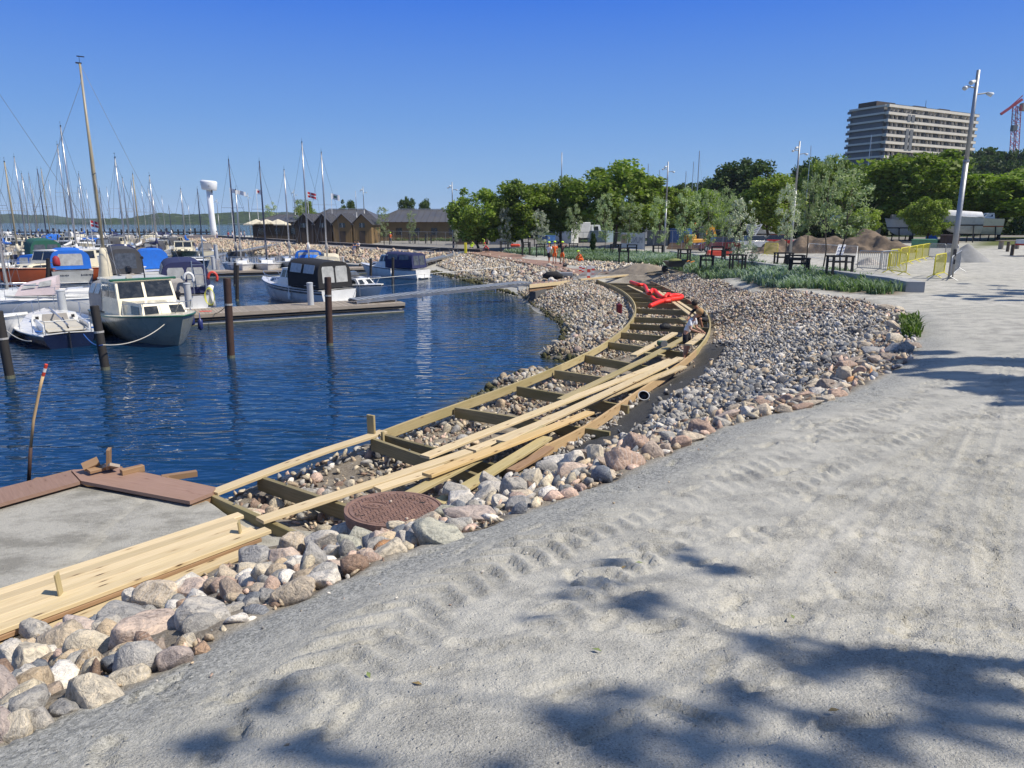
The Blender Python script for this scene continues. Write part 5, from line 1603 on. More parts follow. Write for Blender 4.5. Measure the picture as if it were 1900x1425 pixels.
def sailboat(label, X, Y, hd, L=8, B=2.6, mh=G_WHITE, md=G_WHITE, ms=None, H=11, xm=.1, mast=None, cover=C_WHITE, sprayhood=None, tent=None, cabin=True, lod=1, fs=.8, fb=1.1, grp='sailing yachts in the marina', r=.075, boot=G_STRIPE, lean=0, wires=True, spread=True, trim=None, mastm=None):
    t_ = thing('sailing_yacht', label, 'sailing yacht', (X, Y, 0), R(hd), grp)
    S, rings = mk_hull(t_, L, B, fs, fb, .55, mh, md, trim or ms or mh, strake=lod > 0, boot=boot if lod > 0 else None)
    zd = fs + .08
    if cabin:
        P = cabin_prism(-L * .08, L * .28, B * .31, B * .2, zd - .05, zd + .42, .55, .05, .07, zd + .34)
        pmesh(P).build('coachroof', md, t_)
        if lod > 0:
            for f in ('left', 'right'):
                for u0 in (.12, .42, .7): pane(P, f, u0, u0 + .2, .35, .75).build('window', GLASS, t_)
            pane(P, 'top', .55, .72, .35, .65, .02).build('hatch', VINYLD, t_)
            pane(P, 'rear', .32, .68, .05, .95, .02).build('companionway', TEAK, t_)
        else:
            for f in ('left', 'right'): pane(P, f, .12, .9, .35, .72).build('window', GLASS, t_)
    # cockpit well
    b_ = MB()
    for s in (1, -1): b_.box((-L * .27, s * B * .25, zd + .12), (L * .36, .1, .26), bev=.03)
    b_.build('cockpit_coaming', md, t_)
    MB().box((-L * .27, 0, zd + .01), (L * .36, B * .42, .03)).build('cockpit_sole', WOODHULL if lod else C_GREY, t_)
    if lod > 0:
        pulpit(t_, S, 11); 
        b_ = MB()
        for s in (1, -1):
            pts = []
            for i in range(2, 12, 3):
                t, x, b, z = S[i]; b_.tube((x, s * b * .95, z), (x, s * b * .95, z + .55), .013, n=5); pts.append((Vector((x, s * b * .95, z + .54)), .008))
            b_.loft(pts, 4)
        b_.build('guard_wires', alu, t_)
        b_ = MB(); t, x, b, z = S[0]
        b_.loft([(Vector((x + .5, -b, z + .5)), .016), (Vector((x + .02, -b * .9, z + .5)), .016), (Vector((x + .02, b * .9, z + .5)), .016), (Vector((x + .5, b, z + .5)), .016)], 5)
        for yy in (-b * .9, b * .9): b_.tube((x + .02, yy, z), (x + .02, yy, z + .5), .014, n=5)
        b_.build('pushpit_rail', alu, t_)
    top = None
    if H:
        top = rig(t_, L * xm, zd + (.38 if cabin else 0), H, L, B, S, mastm, boom=cover is not None, cover=cover, spread=spread, thin=lod == 0, r=r, lean=lean, wires=wires)
    if sprayhood: hood(t_, sprayhood, -L * .14, L * .04, B * .36, B * .3, zd + .1, .85, .5, win=VINYL if sprayhood not in (C_BLACK, C_NAVY) else VINYLD, wins=('side',) if lod else (), name='sprayhood', lean0=-.1, lean1=-.3)
    if tent: hood(t_, tent, -L * .46, -L * .02, B * .38, B * .36, zd + .05, .95, 1.0, wins=('side', 'rear'), name='cockpit_tent')
    return t_, S
def cruiser(label, X, Y, hd, L=7, B=2.6, mh=G_WHITE, md=G_WHITE, ms=None, cab=(-.08, .3, .85), cabm=None, roofm=None, canopy=None, ch=None, win=VINYL, fore=True, lod=1, fs=.75, fb=1.15, grp='motor boats in the marina', wins=('rear', 'side'), canx=None, boot=None, rail=True):
    t_ = thing('motor_boat', label, 'motor boat', (X, Y, 0), R(hd), grp)
    S, rings = mk_hull(t_, L, B, fs, fb, .86, mh, md, ms or mh, boot=boot, strake=True, flare=.84)
    cabm = cabm or md; zd = fs + .08
    x0, x1, h = L * cab[0], L * cab[1], cab[2]
    if fore:
        P = cabin_prism(x0, L * .4, B * .4, B * .24, zd, zd + .5, .5, 0, .1, zd + .42)
        pmesh(P).build('fore_cabin', cabm, t_)
        if lod > 0:
            for f in ('left', 'right'):
                for u0 in (.5, .74): pane(P, f, u0, u0 + .2, .3, .78, corner=.2).build('window', GLASS, t_)
            for u0 in (.08, .62): pane(P, 'front', u0, u0 + .3, .25, .8).build('window', GLASS, t_)
            pane(P, 'top', .55, .8, .35, .65, .025).build('hatch', VINYLD, t_)
        zc = zd + .42
    else: zc = zd
    if h > 0:
        P = cabin_prism(x0, x1, B * .4, B * .36, zd, zc + h, .5, .02, .12)
        pmesh(P).build('wheelhouse', cabm, t_)
        roof_slab(P, roofm or cabm, t_)
        v0 = .5
        for f in ('left', 'right'):
            for u0, u1 in ((.06, .46), (.54, .88)): pane(P, f, u0, u1, v0, .93).build('window', GLASS, t_)
        for u0, u1 in ((.05, .48), (.52, .95)): pane(P, 'front', u0, u1, v0, .95).build('windscreen', GLASS, t_)
        pane(P, 'rear', .1, .9, v0, .93).build('window', GLASS, t_)
    if canopy:
        cx = canx or (-.47, cab[0] + .02)
        hh = ch or (zc + max(h, .6) - zd)
        hood(t_, canopy, L * cx[0], L * cx[1], B * .42, B * .4, zd + .03, hh * .93, hh, win=win, wins=wins, lean0=.12)
    if lod > 0:
        if rail: pulpit(t_, S, 9, .42)
        for s in (1, -1): fender(t_, -L * .1, s * (B / 2 + .06), fs * .5)
    MB().box((-L / 2 - .15, 0, .12), (.34, B * .6, .05)).build('bathing_platform', md, t_)
    return t_, S

def hdg(px, rel, toward=False):
    """heading: rel degrees from the sight line at column px; toward=True for bow to the viewer"""
    a = 90 - math.degrees(math.atan((px - 950) / FPX))
    return a + rel + (180 if toward else 0)
def W0(px, py): p = at(px, py, 0); return p.x, p.y

# 1 navy open keelboat, stern to the viewer
x, y = W0(116, 640)
t_, S = sailboat('white decked keelboat with navy hull lying stern first in front of the near jetty', x - 1.3, y + 1.9, hdg(110, 6), 6.4, 2.95, G_NAVY, G_WHITE, None, H=0, fs=.52, fb=.78, cabin=False, boot=None, grp=None, trim=G_WHITE)
MB().box((-1.0, 0, .64), (2.7, 1.3, .03)).build('cockpit_well', WOODHULL, t_)
P = cabin_prism(.5, 2.1, .85, .55, .6, .92, .5, .05, .1); pmesh(P).build('cuddy', G_WHITE, t_); pane(P, 'rear', .22, .78, .05, .95).build('washboard', C_GREY, t_)
for s in (.33, -.33): MB().box((.44, s * 1.9, .78), (.03, .12, .12)).build('instrument', OUTB, t_)
MB().tube((2.2, 0, 1.0), (-3.1, 0, .85), .035, n=6).build('boom', MAST_AL, t_)
MB().loft([((-1.9, 0, 1.0), .02), ((-3.2, .0, .75), .03)], 6).build('tiller', OUTB, t_)
b_ = MB(); b_.tube((-3.25, 0, .6), (-3.3, 0, -.1), .03, n=6); b_.build('rudder_post', OUTB, t_)
MB().tube((2.95, -.28, .7), (2.95, -.28, 1.45), .018, n=5).build('bow_post', alu, t_); MB().tube((2.95, .28, .7), (2.95, .28, 1.45), .018, n=5).build('bow_post', alu, t_)
for s in (.9, -.9): MB().loft([(Vector((-2.8 + .1 * math.cos(a), s + .1 * math.sin(a), .64)), .03) for a in [i * .9 for i in range(8)]], 5).build('coiled_rope', BROPE, t_, smooth=True)

# 2 cream cruiser, bow to the viewer
hd = -47.0; d = Vector((math.cos(R(hd)), math.sin(R(hd)), 0)); bx, by = W0(293, 641)
t_ = thing('motor_boat', 'cream cabin cruiser with green roof edge and grey hull, bow towards the viewer', 'motor boat', (bx + .75 - d.x * 3.55, by - d.y * 3.55, 0), R(hd))
S, rings = mk_hull(t_, 7.3, 3.0, .85, 1.25, .85, M('hull_olive_grey', (.30, .30, .24), .3, var=.15, coat=.3), G_CREAM, GREENP, keel=.4, flare=.8)
P = cabin_prism(-1.2, 2.7, 1.22, .85, .9, 1.55, .45, 0, .1, 1.5); pmesh(P).build('fore_cabin', G_CREAM, t_)
for f, uu in (('front', (.05, .36)), ('front', (.64, .95))): pane(P, f, *uu, .25, .85).build('window', GLASS, t_)
pane(P, 'front', .42, .58, .1, .9, .02).build('hatch', G_CREAM, t_)
for f in ('left', 'right'): pane(P, f, .72, .92, .3, .8).build('window', GLASS, t_)
P = cabin_prism(-1.7, .75, 1.2, 1.15, .95, 2.25, .55, 0, .1)
pmesh(P).build('wheelhouse', G_CREAM, t_); roof_slab(P, G_CREAM, t_, .12, .09)
for f, uu in (('front', (.04, .45)), ('front', (.5, .96))): pane(P, f, *uu, .5, .96).build('windscreen', GLASS, t_)
for f in ('left', 'right'):
    pane(P, f, .1, .5, .5, .93).build('window', GLASS, t_); pane(P, f, .56, .9, .5, .93).build('window', GLASS, t_)
MB().box((.22, 0, 2.31), (.14, 2.5, .1), bev=.02).build('roof_edge_trim', GREENP, t_)
hood(t_, C_GREY, -3.4, -1.6, 1.25, 1.2, .95, 1.2, 1.3, wins=('side',), name='cockpit_canopy')
MB().loft([((.1, .1, 2.3), .03), ((.0, .1, 3.1), .02)], 6).ball((0, .1, 3.15), .07).build('light_mast', OUTB, t_)
MB().loft([((0, -.5, 2.35), .1), ((.15, -.5, 2.42), .12)], 8).build('searchlight', OUTB, t_)
pulpit(t_, S, 10, .45); fender(t_, .6, 1.6, .55, BFEND, .12, .5); fender(t_, 2.0, 1.45, .5, BFEND, .1, .45)
bow2 = Vector((bx + .75, by, 0)) + Vector((0, 0, 1.2))
# mooring lines
def rope(name, a, b, sag, label, m=ROPE, r=.018):
    A = Vector(a); B = Vector(b); pts = []
    for i in range(15):
        t = i / 14; p = A.lerp(B, t); p.z -= sag * 4 * t * (1 - t); pts.append((p - A, r))
    o = MB().loft(pts, 5).build(name, m, None, smooth=True); o.location = A
    return tag(o, label, 'mooring line')
pp = at(191, 640, .9); rope('mooring_line', pp, bow2 + Vector((-.2, .5, -.05)), .35, 'slack line from the black pile to the bow of the cream cruiser')
rope('mooring_line', pp, at(155, 620, .85), .15, 'blue line from the black pile to the stern of the navy keelboat', BROPE)
rope('mooring_line', at(8, 610, .9), at(58, 633, .7), .12, 'pale line from the leftmost black pile to the navy keelboat')
p = at(425, 560, 1.4); rope('mooring_line', p, at(398, 582, .5), .1, 'short dark line from the jetty to the left rusty pile', OUTB)

# 3 navy canopy boat behind the jetty, stern to the viewer
x, y = W0(352, 578); a = hdg(352, 4)
d = Vector((math.cos(R(a)), math.sin(R(a)), 0))
t_, S = cruiser('white boat under a tall navy canvas canopy, stern to the near jetty', x + d.x * 3.6, y + d.y * 3.6, a, 7.2, 2.75, G_WHITE, G_WHITE, None, (-.05, .2, .5), canopy=C_NAVY, canx=(-.46, .02), ch=1.75, win=VINYL, grp=None, fs=.8)
outboard(t_, -3.6, .5, .75, 1.1)
MB().tube((-3.7, -.9, .9), (-3.7, -.9, 3.9), .035, n=6).tube((-3.7, -.3, .9), (-3.7, -.3, 2.6), .03, n=6).bar((-3.7, -.9, 1.4), (-3.7, -.3, 1.4), .03).bar((-3.7, -.9, 1.9), (-3.7, -.3, 1.9), .03).bar((-3.7, -.9, 2.4), (-3.7, -.3, 2.4), .03).build('stern_ladder', alu, t_)
for s in (-1.25, -.1):
    MB().loft([(Vector((-3.75, s + .22 * math.cos(q), 1.7 + .3 * math.sin(q))), .07) for q in [i * .45 - .2 for i in range(10)]], 7).build('lifebuoy', M('lifebuoy_red', (.6, .06, .04), .5) if s < -.5 else FEND, t_, smooth=True)
# 4 tan covered sailing yacht with the tall wooden mast
x, y = W0(205, 588)
mt = col_at(148, 118, y + 1.3)
t_, S = sailboat('grey hulled yacht with tan hood, grey side cloths and the tallest varnished mast', x, y + 1.2, 215, 8.2, 2.7, G_GREY, G_WHITE, None, H=mt.z, xm=.0, cover=None, sprayhood=C_TAN, grp=None, r=.08, fs=.95, fb=1.25, mastm=MAST_WD, boot=None)
t_.location.x = mt.x; t_.location.y = y + 1.3
hood(t_, C_GREY, -3.4, -.6, 1.2, 1.15, .95, .9, 1.0, wins=(), name='cockpit_cover')
for s in (1, -1): MB().poly([(-3.6, s * 1.2, .95), (0.5, s * 1.32, 1.0), (0.5, s * 1.32, 1.55), (-3.6, s * 1.2, 1.5)], .02, (0, s, 0)).build('side_cloth', C_GREY, t_)
MB().loft([((0, 0, 1.2), .28), ((.05, .05, 1.9), .34), ((0, 0, 2.5), .26), ((.02, 0, 3.0), .2), ((0, 0, 3.3), .14)], 10).build('bundled_mainsail', C_CREAM, t_, smooth=True)
# 5 white yacht at the left edge
x, y = W0(30, 596)
mt = col_at(-70, 225, y)
t_, S = sailboat('white yacht with pink bordered sprayhood and furled headsail at the left edge', x, y + 1.0, 207, 9.2, 3.0, G_WHITE, G_WHITE, None, H=12, xm=.08, cover=None, sprayhood=M('canvas_blush', (.6, .5, .5), .8), grp=None, fs=1.0, fb=1.25)
MB().loft([((4.6, 0, 1.3), .05), ((2.7, 0, 5), .13), ((1.0, 0, 11), .05)], 8).build('furled_jib', C_GREY, t_, smooth=True)
MB().poly([(-4.62, .7, .3), (-4.62, .3, .3), (-4.66, .3, .55), (-4.66, .7, .55)], .02, (-1, 0, 0)).build('stern_plate', G_STRIPE, t_)
outboard(t_, -4.6, -.5, 1.0, .9)
for k in range(3):
    fender(t_, -1.5 + 1.2 * k, -1.55, .6, BFEND if k == 0 else FEND)
# white fenders hanging at the left edge in front of the jetty
x, y = W0(-25, 640)
t_, S = sailboat('bow of a white boat with hanging fenders, cut by the left edge before the jetty', x - 3.0, y - .5, 20, 7, 2.5, G_WHITE, G_WHITE, H=0, cabin=False, grp=None)
for k in range(4): fender(t_, 1.4 + .45 * k, 1.15 - .25 * k, .5)

def hero_c(px, py, rel, toward, label, dist_mid=.5, **kw):
    x, y = W0(px, py); a = hdg(px, rel, toward); L = kw.get('L', 7)
    s = -1 if toward else 1
    d = Vector((math.cos(R(a)), math.sin(R(a)), 0)) * L * dist_mid * s
    return cruiser(label, x + d.x, y + d.y, a, **kw)
# 6-11
t_, S = hero_c(138, 527, 3, False, 'grey hulled boat with bright blue canvas house, stern to the viewer behind the near berths', L=8, B=3.1, mh=G_GREY, md=G_WHITE, ms=G_NAVY, canopy=C_BLUE, cab=(.1, .3, .4), canx=(-.42, .12), ch=1.5, wins=('rear1',), grp=None, win=VINYL, fs=.95)
MB().loft([((-4.0, .95, 1.35), .22), ((-4.0, .95, 1.55), .26), ((-4.0, .95, 1.95), .22), ((-4.0, .95, 2.1), .08)], 10).build('rolled_red_dinghy', M('red_cloth', (.3, .02, .03), .7), t_, smooth=True)
b_ = MB()
for s in (1.0, -.55):
    for k in range(8): b_.box((-4.03, s - .1 * k, .66), (.01, .05, .07 + .05 * (k % 3 == 0)))
b_.build('name_lettering', G_NAVY, t_, kind='stuff')
hero_c(95, 507, 8, False, 'boat under a dark green canvas tent behind the bright blue canopy', L=8, B=3.0, canopy=C_GREEN, cab=(.12, .3, .4), canx=(-.42, .12), ch=2.2, wins=('rear',), grp=None, win=VINYLD, md=G_CREAM)
hero_c(58, 528, -52, True, 'red brown hulled motor boat with white wheelhouse and black bimini', L=9, B=3.2, mh=G_RED, md=G_CREAM, cab=(-.25, .2, .9), grp=None, roofm=C_WHITE, fs=1.0, fb=1.4, dist_mid=.3)
t_, S = hero_c(240, 530, 6, False, 'small white boat with dark grey tent and black outboard, stern to the viewer', L=6.5, B=2.7, canopy=C_DGREY, cab=(.05, .28, .3), canx=(-.44, .1), ch=1.9, wins=('rear1',), grp=None, win=VINYLD)
outboard(t_, -3.4, 0, .9, 1.6)
hero_c(293, 522, 5, False, 'white boat with bright blue roof cloth and low windscreen beside the navy canopy', L=7, B=2.8, canopy=C_BLUE, cab=(.0, .25, .3), canx=(-.2, .05), ch=1.6, wins=(), grp=None)
hero_c(235, 505, 4, False, 'boat with navy hood and three clear panes behind the dark grey tent', L=7, B=2.8, canopy=C_NAVY, cab=(.0, .25, .3), canx=(-.42, .05), ch=1.6, wins=('rear',), grp=None)
hero_c(340, 487, -4, True, 'cream wheelhouse boat with dark green hull, bow to the viewer', L=8, B=2.9, mh=G_DGREEN, md=G_CREAM, cab=(-.1, .22, .75), grp=None, fs=1.0, fb=1.35)
hero_c(376, 500, 12, True, 'low white speedboat with black stripe and dark windscreen left of the second jetty', L=6.5, B=2.5, mh=G_BLACK, md=G_WHITE, cab=(-.1, .12, .22), grp=None, fore=False, fs=.7, fb=.9)
# 12 black canopy cruiser
t_, S = cruiser('white cabin cruiser with black canvas canopy behind the near jetty, bow to the left', *(lambda q: (q[0], q[1] + 1.2))(W0(553, 562)), hdg(553, 33), L=7.0, B=2.7, mh=G_WHITE, md=G_WHITE, ms=G_BLACK, cab=(-.06, .17, .55), canopy=C_BLACK, canx=(-.46, -.02), ch=1.55, win=VINYL, grp=None, fs=.85, fb=1.2)
for s in (1, -1):
    MB().loft([(Vector((x_, s * b * 1.0, z * .8)), .05) for (t, x_, b, z) in S], 5).build('hull_stripe', G_BLACK, t_, smooth=True)
# 13 white sports boat with tarpaulin
t_, S = cruiser('white sports boat with dark tarpaulin behind the black canopy cruiser, bow to the right', *(lambda q: (q[0], q[1] + 1.1))(W0(628, 556)), hdg(628, -38, True) + 76, L=6.6, B=2.5, mh=G_WHITE, md=G_WHITE, ms=G_BLACK, cab=(-.1, .12, .0), canopy=None, grp=None, fs=.8, fb=1.05)
t_.rotation_euler.z = R(-42)
hood(t_, C_DGREY, -2.9, 1.0, 1.12, 1.0, .85, .75, .55, wins=(), name='tarpaulin', bulge=.1)
P = cabin_prism(-.2, 1.5, 1.05, .8, .9, 1.6, .9, .2, .12); pmesh(P).build('windscreen', VINYLD, t_)
# 14 white cabin boat with navy canopy
t_, S = cruiser('white cabin boat with navy canopy lying alone by the end of the second jetty', *(lambda q: (q[0], q[1] + .8))(W0(730, 516)), hdg(735, 50), L=6.0, B=2.25, mh=G_WHITE, md=G_WHITE, ms=G_NAVY, cab=(.0, .22, .6), canopy=C_NAVY, canx=(-.44, .04), ch=1.3, win=VINYLD, grp=None, fs=.75, fb=1.1)
# dinghy at second jetty
t_, S = cruiser('grey work dinghy with open cockpit moored right of the second jetty', *W0(672, 499), 200, L=4.2, B=1.7, mh=G_GREY, md=C_GREY, cab=(0, 0, 0), fore=False, grp=None, fs=.45, fb=.65, rail=False)

# row on the far side of the second jetty
def sail_top(px, py, Y, label, rel=0, toward=True, **kw):
    mt = col_at(px, py, Y); xm = kw.get('xm', .1); L = kw.get('L', 8)
    a = hdg(px, rel, toward); off = Vector((math.cos(R(a)), math.sin(R(a)), 0)) * L * xm
    return sailboat(label, mt.x - off.x, mt.y - off.y, a, H=mt.z, **kw)
sail_top(424, 296, 66, 'white yacht with black sprayhood behind the second jetty, its mast beside the white tower', L=8, sprayhood=C_BLACK, cover=C_GREY, grp=None, mastm=MAST_BL)
sail_top(437, 352, 64, 'white yacht with leaning white mast, second from the tower in the berth row', L=7.5, cover=C_GREY, grp=None, B=2.4, lean=-.02)
sail_top(481, 300, 65, 'white yacht with dark mast and grey boom cover ending in a white lump', L=8, cover=C_GREY, grp=None, mastm=MAST_BL)
sail_top(527, 315, 68, 'white yacht with short paired masts left of the blue sprayhood', L=7.5, cover=C_GREY, grp=None)
t_, S = sail_top(560, 264, 64, 'white yacht with bright blue sprayhood and the tallest mast of the far row', L=9, B=2.9, cover=C_WHITE, sprayhood=C_BLUE, grp=None)
hood(t_, C_BLUE, -3.6, -.6, 1.25, 1.2, .95, 1.0, 1.1, wins=('side', 'front'), name='cockpit_tent')
t_, S = sail_top(596, 283, 64, 'white yacht with cream arched cover and two crossing masts, right end of the far row', L=8.5, cover=C_GREY, grp=None, B=2.8)
hood(t_, C_CREAM, -3.4, 1.0, 1.2, 1.0, .95, .7, .6, wins=(), name='cockpit_cover')

# the rest of the marina: masts read from the skyline, then motor boats between them
ROWS = {60: 'nearest', 80: 'second', 97: 'third', 120: 'fourth', 150: 'fifth', 182: 'farthest'}
MASTS = [(8, 300, 60), (26, 291, 80), (40, 322, 97), (53, 322, 120), (69, 314, 97), (76, 313, 120), (106, 268, 80), (112, 234, 60), (124, 340, 150), (146, 323, 97), (145, 348, 150), (160, 352, 182), (184, 349, 120), (213, 292, 60), (227, 330, 97),
         (246, 323, 80), (243, 336, 120), (262, 345, 182), (277, 326, 80), (275, 349, 150), (283, 362, 120), (300, 365, 182), (313, 382, 150), (335, 350, 97), (349, 380, 182), (366, 351, 97), (15, 345, 150), (90, 335, 182), (60, 352, 182), (198, 348, 182), (-15, 310, 80), (-35, 320, 97), (-30, 280, 60)]
occ = {k: [] for k in ROWS}
by = {}
for m in MASTS: by.setdefault(m[2], []).append(m)
ordn = ['first', 'second', 'third', 'fourth', 'fifth', 'sixth', 'seventh', 'eighth', 'ninth', 'tenth', 'eleventh', 'twelfth', 'thirteenth', 'fourteenth', 'fifteenth', 'sixteenth', 'seventeenth', 'eighteenth', 'nineteenth', 'twentieth', 'twenty-first', 'twenty-second', 'twenty-third', 'twenty-fourth', 'twenty-fifth']
rb_ = random.Random(21)
cn = {C_WHITE: 'white', C_DGREY: 'dark grey', C_NAVY: 'navy', C_GREY: 'grey', C_CREAM: 'cream', C_BLUE: 'bright blue', C_GREEN: 'green', C_BLACK: 'black', C_TAN: 'tan'}
for Y, nm in ROWS.items():
    lst = sorted(by.get(Y, []))
    for k, (px, py, _) in enumerate(lst):
        p = col_at(px, py, Y); occ[Y].append(p.x)
        cv = rb_.choice([C_WHITE, C_NAVY, C_GREY, C_WHITE, C_CREAM, C_BLUE]); sp = rb_.choice([None, C_NAVY, C_GREY, None, C_TAN]); hm = rb_.choice([G_WHITE] * 4 + [G_NAVY, G_CREAM])
        mm = rb_.choice([MAST_AL, MAST_AL, MAST_AL, MAST_BL, MAST_WD])
        sail_top(px, py, Y, f'sailing yacht with {cn[cv]} boom cover, {ordn[k]} from left, {nm} marina row', rel=rb_.uniform(-14, 14), toward=rb_.random() < .6, L=rb_.uniform(7, 9), B=rb_.uniform(2.3, 2.8), mh=hm, cover=cv, sprayhood=sp, mastm=mm, lod=1 if Y < 90 else 0, wires=Y < 160, grp=f'sailing yachts of the {nm} marina row')
    x0 = col_at(-60, 420, Y).x; x1 = col_at({60: 120, 80: 330, 97: 395, 120: 330, 150: 300, 182: 330}[Y], 420, Y).x
    x = x0; k = 0
    while x < x1:
        if all(abs(x - o) > 2.0 for o in occ[Y]):
            cp = rb_.choice([C_NAVY, None, C_WHITE, C_DGREY, None, C_WHITE, C_BLUE, C_GREY, None]); hm = rb_.choice([G_WHITE] * 4 + [G_NAVY, G_CREAM, G_GREY])
            wh = rb_.random() < .6
            cruiser(f"motor boat {'with ' + cn[cp] + ' canopy' if cp else 'without canopy'}, {ordn[min(k, 24)]} from left, {nm} marina row", x, Y + rb_.uniform(-1.5, 1.5), 90 + rb_.uniform(-12, 12) + (180 if rb_.random() < .5 else 0), rb_.uniform(6, 8), rb_.uniform(2.3, 2.8), hm, rb_.choice([G_WHITE, G_WHITE, G_CREAM]), None, (-.08, .24, .75 if wh else .3), canopy=cp, lod=0, grp=f'motor boats of the {nm} marina row', wins=('rear',))
            occ[Y].append(x); k += 1
        x += 3.1
# simple jetties of the marina behind
for (Y, nm, pr) in ((68, 'nearest', 300), (88, 'second', 350), (108, 'third', 350), (135, 'fourth', 330), (166, 'fifth', 330)):
    a = col_at(-120, 430, Y); b = col_at(pr, 430, Y)
    dock('jetty', (a.x, Y, .5), (b.x, Y, .5), 1.8, f'floating jetty behind the {nm} row of the crowded marina')
    b_n = int((b.x - a.x) / 9)
    for i in range(b_n):
        t = thing('mooring_pile', f'dark pile, {ordn[i]} from the left along the jetty behind the {nm} marina row', 'mooring pile', (a.x + 4 + i * 9, Y - 9, 0), group='dark piles between the marina berths')
        MB().tube((0, 0, -.5), (0, 0, 1.9), .11, n=8).build('pile_shaft', tarpost, t)

# breakwater of dark timber at the harbour mouth
t = thing('breakwater', 'long dark timber breakwater screen behind the masts', 'breakwater', (col_at(-60, 432, 205).x, 205, 0))
L_ = col_at(395, 432, 205).x - t.location.x
b_ = MB()
for i in range(int(L_ / 1.6)):
    b_.box((i * 1.6, .4, .7), (.35, .35, 3.2 + (.7 if i % 5 == 0 else 0)))
b_.build('posts', tarpost, t, kind='stuff')
MB().box((L_ / 2, 0, 1.55), (L_, .5, .35)).build('top_beam', tarpost, t); MB().box((L_ / 2, .1, .55), (L_, .2, .8)).build('screen_boards', tarpost, t)

# ------------------------------------------------------------------ on the ground
def gp(px, py, z=1.5):
    """where the sight line of a photo pixel meets the ground"""
    for _ in range(14):
        p = at(px, py, z); z = .5 * z + .5 * gz(p.x, p.y)
    return Vector((p.x, p.y, gz(p.x, p.y)))
def gpd(px, Y):
    x = (px - 950) / FPX * Y * 1.0
    p = col_at(px, 430, Y); return Vector((p.x, Y, gz(p.x, Y)))
def mpp(p):  # metres per photo pixel at p
    return (p.y * CP - (p.z - CZ) * SP) / FPX

# ------------------------------------------------------------------ foliage
def leaf_mat(name, c1, c2, trans=.35):
    m, nt, b = newmat(name)
    a = nt.nodes.new('ShaderNodeAttribute'); a.attribute_name = 'tone'
    oi = nt.nodes.new('ShaderNodeObjectInfo')
    c = mix(nt, c1, c2, a.outputs['Fac'])
    v = ramp(nt, oi.outputs['Random'], [(0, .78), (1, 1.2)])
    c = mix(nt, c, v, 1.0, 'MULTIPLY')
    nt.links.new(c, b.inputs['Base Color']); b.inputs['Roughness'].default_value = .6; b.inputs['Specular IOR Level'].default_value = .3
    tr = nt.nodes.new('ShaderNodeBsdfTranslucent'); nt.links.new(mix(nt, c, (1.0, 1.25, .5), 1.0, 'MULTIPLY'), tr.inputs['Color'])
    ms = nt.nodes.new('ShaderNodeMixShader'); ms.inputs[0].default_value = trans
    nt.links.new(b.outputs[0], ms.inputs[1]); nt.links.new(tr.outputs[0], ms.inputs[2])
    nt.links.new(ms.outputs[0], nt.nodes['Material Output'].inputs['Surface'])
    return m
LF_G = leaf_mat('leaves_green', (.11, .17, .024), (.28, .36, .055))
LF_Y = leaf_mat('leaves_yellowgreen', (.12, .165, .025), (.27, .33, .06))
LF_D = leaf_mat('leaves_dark', (.035, .065, .016), (.09, .14, .03), .25)
LF_P = leaf_mat('leaves_pale', (.20, .25, .11), (.44, .50, .30))
LF_W = leaf_mat('leaves_whitish', (.3, .32, .25), (.52, .53, .45), .3)
BARK = M('bark', (.09, .07, .05), .9, var=.35, vs=4, bmp=.6, bs=14)
def crown_mesh(name, mat_, n=6000, size=.05, seed=0, clumps=70, crad=.17, flat=.85, sparse=.0, col=False):
    """unit crown: radius 1 sideways, about 0..2 high"""
    r = np.random.default_rng(seed)
    d = r.normal(size=(clumps, 3)); d /= np.linalg.norm(d, axis=1)[:, None]
    rad = r.uniform(.35, 1.0, clumps) ** .6
    lump = 1 + .22 * np.sin(d[:, 0] * 3.1 + seed) * np.cos(d[:, 2] * 4 + seed * 2)
    Cn = d * (rad * .84 * lump)[:, None]
    if col:
        Cn[:, 2] = r.uniform(-1, 1.05, clumps); w = np.sqrt(np.clip(1 - (Cn[:, 2] * .9) ** 2, .05, 1)); Cn[:, :2] = d[:, :2] * (rad * w)[:, None] * .85
    k = r.integers(0, clumps, n); cs = r.uniform(.6, 1.25, clumps) * crad
    off = r.normal(size=(n, 3)); off /= np.linalg.norm(off, axis=1)[:, None]; off *= (r.random(n) ** .45)[:, None]
    P = Cn[k] + off * cs[k][:, None] * np.array([1, 1, flat])
    nrm = off * .6 + r.normal(size=(n, 3)) * .7 + np.array([0, 0, .35]); nrm /= np.linalg.norm(nrm, axis=1)[:, None]
    t1 = np.cross(nrm, r.normal(size=(n, 3))); t1 /= np.linalg.norm(t1, axis=1)[:, None]; t2 = np.cross(nrm, t1)
    s = size * r.uniform(.6, 1.35, n)
    P[:, 2] = P[:, 2] + 1
    V = np.stack([P - t1 * s[:, None], P - t2 * (s * .6)[:, None], P + t1 * s[:, None], P + t2 * (s * .6)[:, None]], 1).reshape(-1, 3)
    F = np.arange(4 * n).reshape(n, 4)
    ct = r.random(clumps); tone = np.clip(ct[k] * .7 + r.random(n) * .45 - .05, 0, 1)
    return np_mesh(name, V, F, mat_, {'tone': np.repeat(tone, 4)})
CR = {}
